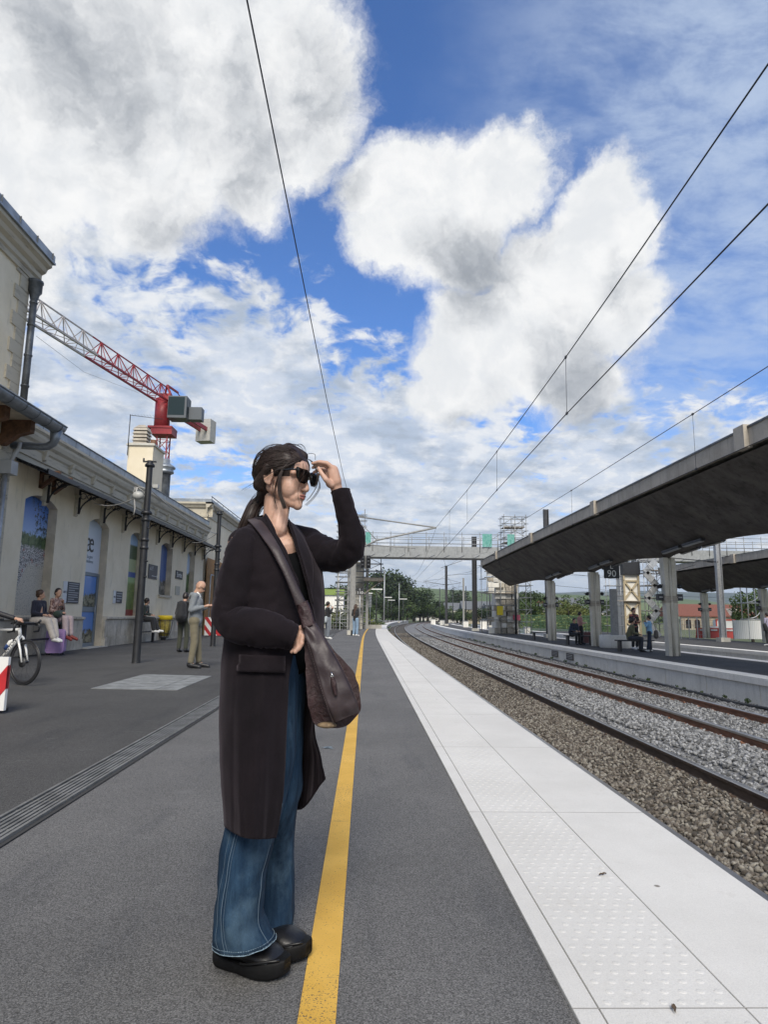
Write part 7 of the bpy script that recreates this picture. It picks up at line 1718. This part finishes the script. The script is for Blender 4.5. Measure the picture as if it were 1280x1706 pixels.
# sleeves
def sleeve(name, pts, seed, wr=1.0, n=30, rows_n=64):
    P = []; m = LB()
    ctr = [list(U(p[0], p[1], p[2]))+[p[3]] for p in pts]
    C_ = [cr(ctr, k/rows_n) for k in range(rows_n+1)]; vs = []; px = None; rows = []
    for i, c in enumerate(C_):
        p = Vector(c[:3]); d = (Vector(C_[min(i+1, rows_n)][:3])-Vector(C_[max(i-1, 0)][:3])).normalized()
        if px is None: px = d.cross(Vector((0, 1, 0))).normalized()
        px = (px-d*px.dot(d)).normalized(); py = px.cross(d); row = []
        for k in range(n):
            t = 2*pi*k/n; w = 1+wr*(.10*NZ(cos(t)*1.3+seed, sin(t)*1.3, i*.22)-.36*max(0, .22-abs(NZ(cos(t)*1.6+i*.05, sin(t)*1.6+seed, i*.26)))-.20*max(0, .2-abs(NZ(cos(t)*2.6-i*.08, sin(t)*2.6+seed, i*.42)))); row.append(p+(px*cos(t)+py*sin(t))*c[3]*w)
        rows.append(row)
    last = [p.lerp(Vector(C_[-1][:3]), .22)-(Vector(C_[-1][:3])-Vector(C_[-3][:3]))*.25 for p in rows[-1]]; rows.append(last)
    m.grid(rows, True, True); m.add(rows[0], [tuple(range(n))]); return m.build(name, M_COAT, co)
sleeve('sleeve', [(415, 893, 2.17, .036), (410, 902, 2.15, .050), (403, 925, 2.125, .057), (396, 960, 2.105, .060), (386, 998, 2.09, .058), (380, 1026, 2.075, .054), (394, 1040, 2.06, .056), (420, 1044, 2.045, .061), (452, 1050, 2.04, .057), (476, 1057, 2.045, .048), (491, 1062, 2.05, .040)], 3.0)
sleeve('sleeve', [(500, 897, 2.40, .035), (512, 905, 2.39, .055), (528, 917, 2.36, .066), (548, 925, 2.32, .061), (568, 925, 2.28, .055), (582, 917, 2.25, .0515), (587, 900, 2.23, .047), (583, 878, 2.22, .0415), (576, 852, 2.21, .0365), (569, 825, 2.20, .0345), (567.5, 818, 2.20, .0345)], 8.0)
m = LB(); m.cap(U(425, 893, 2.2), U(404, 904, 2.16), .043, .050, 14); m.cap(U(490, 893, 2.38), U(515, 904, 2.39), .045, .058, 14); m.cap(U(425, 900, 2.25), U(500, 900, 2.40), .05, .05, 12); remesh(m.build('shoulder', M_COAT, co), .007, 4)
# ---------------- jeans
def leg(name, rows, seed):
    m = LB(); R_ = []; n = 40; N_ = 90
    for k in range(N_+1):
        py, xl, xr, yc, ry, tl = cr(rows, k/N_); v = k/N_; a, b = onY(xl, py, yc), onY(xr, py, yc); c = (a+b)/2; rx = (b-a).length/2; row = []
        for i in range(n):
            t = 2*pi*i/n; w = 1+.06*NZ(cos(t)*1.6+seed, sin(t)*1.6, v*4)+.07*NZ(cos(t)*2.2, sin(t)*2.2+seed+v*3, v*10)*(.4+v)+.03*NZ(cos(t)*5, sin(t)*5+v*4, v*9)+(.03*sin(t*3+seed)+.02*sin(t*5))*max(0, v-.5)*2
            row.append(Vector((c.x+rx*cos(t)*w, c.y+ry*sin(t)*w, c.z+tl*cos(t)*1.0)))
        R_.append(row)
    m.grid(R_, True, True); o = m.build(name, M_DEN); return R_, o
NL, jn = leg('jeans_leg', [(1090, 425, 496, 2.235, .10, 0), (1180, 418, 496, 2.23, .10, 0), (1260, 405, 492, 2.215, .095, 0), (1330, 388, 478, 2.20, .092, 0), (1395, 372, 458, 2.18, .092, 0), (1440, 366, 446, 2.17, .088, 0), (1485, 360, 440, 2.165, .088, 0), (1530, 356, 440, 2.165, .088, .002), (1567, 355, 457, 2.17, .085, .007)], 1.0)
FL, jf = leg('jeans_leg', [(1090, 440, 512, 2.33, .10, 0), (1180, 440, 508, 2.34, .10, 0), (1260, 440, 505, 2.35, .10, 0), (1315, 440, 503, 2.355, .095, 0), (1350, 436, 495, 2.36, .09, 0), (1400, 424, 491, 2.41, .080, 0), (1450, 420, 491, 2.42, .080, 0), (1516, 420, 490, 2.41, .085, .0), (1553, 424, 486, 2.39, .085, .010)], 5.0)
for R_, o in ((NL, jn), (FL, jf)):
    ctr = sum(R_[-1], Vector())/len(R_[-1]); m = LB(); lift = lambda p, k: ctr+(p-ctr)*k
    m.grid([[Vector((ctr.x+(p.x-ctr.x)*1.015, ctr.y+(p.y-ctr.y)*1.015, p.z)) for p in R_[-3]], [Vector((ctr.x+(p.x-ctr.x)*1.02, ctr.y+(p.y-ctr.y)*1.02, p.z-.003)) for p in R_[-1]], [Vector((ctr.x+(p.x-ctr.x)*.96, ctr.y+(p.y-ctr.y)*.96, p.z-.002)) for p in R_[-1]]], True, True); m.build('hem', M_DEN, o)
    m = LB()
    for kk, dz in ((-1, -.003), (-3, .001)):
        P = [Vector((ctr.x+(p.x-ctr.x)*1.022, ctr.y+(p.y-ctr.y)*1.022, p.z+dz)) for p in R_[kk]]; P.append(P[0])
        if kk == -1: m.tube(P, .0012, 4, caps=False)
        for a, b in zip(P, P[1:]):
            for f in (.0, .5): m.tube([a.lerp(b, f), a.lerp(b, f+.32)], .0008, 4)
    rj = random.Random(3); Q = R_[-1]
    for k in range(150):
        i = rj.random()*len(Q); a = Q[int(i)].lerp(Q[(int(i)+1) % len(Q)], i % 1); a = ctr+(a-ctr)*1.02; m.tube([a+Vector((0, 0, .001)), a+Vector((rj.gauss(0, .001), rj.gauss(0, .001), -rj.uniform(.002, .006)))], .0005, 3)
    m.build('hem_stitching', M_HEM, o, kind='stuff')
m = LB()
for off in (0, .6):
    i = 27.0+off*1.2; P = []
    for k in range(28, 91): a, b = NL[k][int(i)], NL[k][int(i)+1]; p = a.lerp(b, i % 1); c = sum(NL[k], Vector())/40; P.append(p+(p-c).normalized()*.0012)
    if off == 0: m.tube(P, .0009, 4)
    else:
        for a, b in zip(P, P[1:]):
            for f in (0, .34, .67): m.tube([a.lerp(b, f), a.lerp(b, f+.2)], .0007, 4)
    P2 = []
    i = 25.4; 
    for k in range(28, 91): a, b = NL[k][int(i)], NL[k][int(i)+1]; p = a.lerp(b, i % 1); c = sum(NL[k], Vector())/40; P2.append(p+(p-c).normalized()*.0012)
for a, b in zip(P2, P2[1:]):
    for f in (0, .34, .67): m.tube([a.lerp(b, f), a.lerp(b, f+.2)], .0007, 4)
P3 = []
for k in range(34, 90): p = NL[k][37]; c = sum(NL[k], Vector())/40; P3.append(p+(p-c).normalized()*.0012)
m.tube(P3, .0008, 4)
for a, b in zip(P3, P3[1:]): m.tube([a+Vector((-.005, 0, 0)), a.lerp(b, .5)+Vector((-.005, 0, 0))], .0006, 4)
m.build('seam', M_THR, jn)
# ---------------- chunky clogs
def clog(A, B, wd=.058, sgn=1):
    d = (B-A); Ls = d.length; d.normalize(); s = Vector((-d.y, d.x, 0)); A = A-d*.02; Ls += .05
    def sec(t, kind):
        w = wd*(.62+.38*min(1, t*3))*(1 if t < .62 else sqrt(max(0.001, 1-((t-.62)/.40)**2))) * (sqrt(max(.02, 1-((.12-t)/.13)**2)) if t < .12 else 1)*(1-.13*math.exp(-((t-.38)/.14)**2))
        toe = max(0, t-.70)/.30; rock = .020*toe**2+.010*max(0, .12-t)/.12; sh = .036
        if kind == 's': return w*1.06, rock, sh+rock*.6+.020*math.exp(-((t-.85)/.25)**2)
        top = .068+.010*cos(t*3) if t < .35 else .068+.018*math.exp(-((t-.62)/.20)**2); top = top if t < .80 else top-(t-.80)**1.5*.42
        return w, sh-.004, max(top, sh+.012)
    for kind, nm, mt in (('s', 'sole', M_SOLE), ('u', 'upper', M_SHOE)):
        m = LB(); rows = []
        for k in range(31):
            t = k/30; w, z0, z1 = sec(t, kind); c = A+d*(t*Ls)+s*(sgn*.006*sin(t*pi)); row = []
            for q in range(20):
                a = 2*pi*q/20; e = .38 if kind == 's' else .72; ca, sa = cos(a), sin(a); x = math.copysign(abs(ca)**e, ca)*w; z = (z0+z1)/2+math.copysign(abs(sa)**e, sa)*(z1-z0)/2
                if kind == 'u' and sa > 0: x *= 1-.34*sa
                row.append(Vector((c.x+s.x*x, c.y+s.y*x, z)))
            rows.append(row)
        m.grid(rows, True, True); m.add(rows[0]+rows[-1], [tuple(range(20)), tuple(range(20, 40))[::-1]])
        if kind == 's': so_ = m.build('shoe', mt)
        else: m.build(nm, mt, so_)
    m = LB(); P = []
    for k in range(15, 30):
        t = k/30; w, z0, z1 = sec(t, 's'); c = A+d*(t*Ls); P.append(c-s*(w*.97)+Vector((0, 0, z1+.003)))
    m.tube(P, .0035, 6); m.build('welt', M_SHOE, so_)
clog(onZ(368, 1601), onZ(464, 1629)); clog(onZ(428, 1578), onZ(501, 1598), sgn=-1)
# ---------------- shoulder bag
bag = thing('shoulder_bag', 'large slouchy dark brown leather bag slung across the woman in front', 'bag', tuple(WO))
ROWS = [(1036, 503, 525, 2.06, .012), (1053, 505, 537, 2.055, .018), (1070, 506, 547, 2.05, .026), (1085, 508, 558, 2.05, .036), (1100, 508, 573, 2.05, .046), (1117, 509, 588, 2.05, .054), (1135, 510, 595, 2.05, .060), (1152, 511, 599.5, 2.05, .064), (1170, 513, 601, 2.05, .064), (1186, 516, 600, 2.055, .058), (1199, 520, 589, 2.06, .046), (1209, 527, 577, 2.06, .028), (1213, 538, 562, 2.06, .010)]
m = LB(); R_ = []; n = 56; N_ = 84; BG = {}
for k in range(N_+1):
    py, xl, xr, yc, ry = cr(ROWS, k/N_); v = k/N_; row = []
    for i in range(n):
        t = 2*pi*i/n; u = cos(t); x = (xl+xr)/2+(xr-xl)/2*math.copysign(abs(u)**.85, u); y = yc+ry*math.copysign(abs(sin(t))**.8, sin(t))
        ry *= .86; wr_ = .011*NZ(x*.045-py*.02, py*.012, 2)+.016*abs(NZ(x*.09-py*.045, py*.02+x*.02, 7))+.004*NZ(x*.2, py*.08, 4); pin = abs(sin(t)); y += wr_*pin*min(1, ry/.03)*2.0; px_ = x+(1.6*NZ(py*.06, u*2, 3))*(1-pin)
        row.append(onY(px_, py+1.5*NZ(x*.05, 3)*v, y))
    R_.append(row)
m.grid(R_, True, True); m.add(R_[0]+R_[-1], [tuple(range(n)), tuple(range(n, 2*n))[::-1]]); bo = m.build('body', M_LTH, bag)
def ribbon(name, Lf, Rt, mt, par, N_=60, nu=9, th=.004, bul=.006, wr=0.0):
    m = LB(); R_ = []
    for k in range(N_+1):
        a, b = cr(Lf, k/N_), cr(Rt, k/N_); row = []
        for i in range(nu+1):
            f = i/nu; p = [x+(y-x)*f for x, y in zip(a, b)]; p[2] -= bul*sin(pi*f)**.6; p[2] += wr*NZ(f*3, k*.12, 4); row.append(onY(*p))
        R_.append(row)
    m.grid(R_); o = m.build(name, mt, par); s = o.modifiers.new('thickness', 'SOLIDIFY'); s.thickness = th; s.offset = 1; return o
ribbon('strap', [(420, 876, 2.36), (412, 866, 2.30), (414, 868, 2.20), (428, 884, 2.12), (447, 911, 2.062), (460, 934, 2.045), (472, 957, 2.038), (483, 984, 2.035), (491, 1006, 2.035), (497, 1022, 2.035)],
       [(436, 872, 2.37), (431, 862, 2.30), (434, 865, 2.20), (447, 881, 2.13), (465, 910, 2.068), (476, 931, 2.055), (487, 953, 2.05), (498, 978, 2.045), (508, 999, 2.04), (514, 1013, 2.04)], M_LTS, bag, bul=.007)
ribbon('strap_loop', [(494, 1008, 2.030), (498, 1024, 2.025), (503, 1048, 2.02)], [(513, 1000, 2.034), (519, 1016, 2.03), (526, 1040, 2.025)], M_LTH, bag, 20, bul=.010, wr=.006)
ribbon('front_panel', [(503, 1044, 2.022), (512, 1070, 2.008), (523, 1105, 1.995), (536, 1150, 1.985), (548, 1185, 1.990), (556, 1205, 2.015)],
       [(527, 1038, 2.026), (545, 1068, 2.016), (563, 1100, 2.004), (581, 1135, 1.996), (595, 1168, 1.998), (599, 1186, 2.020)], M_LTS, bag, 60, bul=.009, wr=.010)
for e, (pa) in enumerate(([(512, 1070, 2.000), (523, 1105, 1.987), (536, 1150, 1.976), (548, 1185, 1.980), (556, 1205, 2.005)], [(545, 1068, 2.008), (563, 1100, 1.996), (581, 1135, 1.986), (594, 1166, 1.988)])):
    m = LB(); P = [Vector(cr([list(U(*p)) for p in pa], k/40)) for k in range(41)]
    for a, b in zip(P, P[1:]): m.tube([a, a.lerp(b, .55)], .0009, 4)
    m.build('stitching', mat('bag_thread', (.12, .09, .09), .7), bag)
m = LB(); m.tube([U(552, 1120, 1.975), U(554, 1127, 1.97)], .0022, 6); m.tube([U(553.5+2.2*cos(t), 1126+2.2*sin(t), 1.97) for t in [2*pi*i/10 for i in range(11)]], .0009, 5, caps=False); m.build('zip_pull', mat('silver', (.7, .7, .7), .2, 1.0), bag)
ribbon('leather_tag', [(551, 1130, 1.972), (552, 1143, 1.968), (558, 1160, 1.972)], [(557, 1128, 1.972), (561, 1141, 1.968), (562, 1158, 1.972)], M_LTH, bag, 12, bul=.004)
m = LB(); m.ell(U(545, 1208, 2.035), (.030, .022, .009), 14, 8); m.build('base_patch', mat('worn_suede', (.20, .14, .08), .8, var=.5, vscale=60), bag)
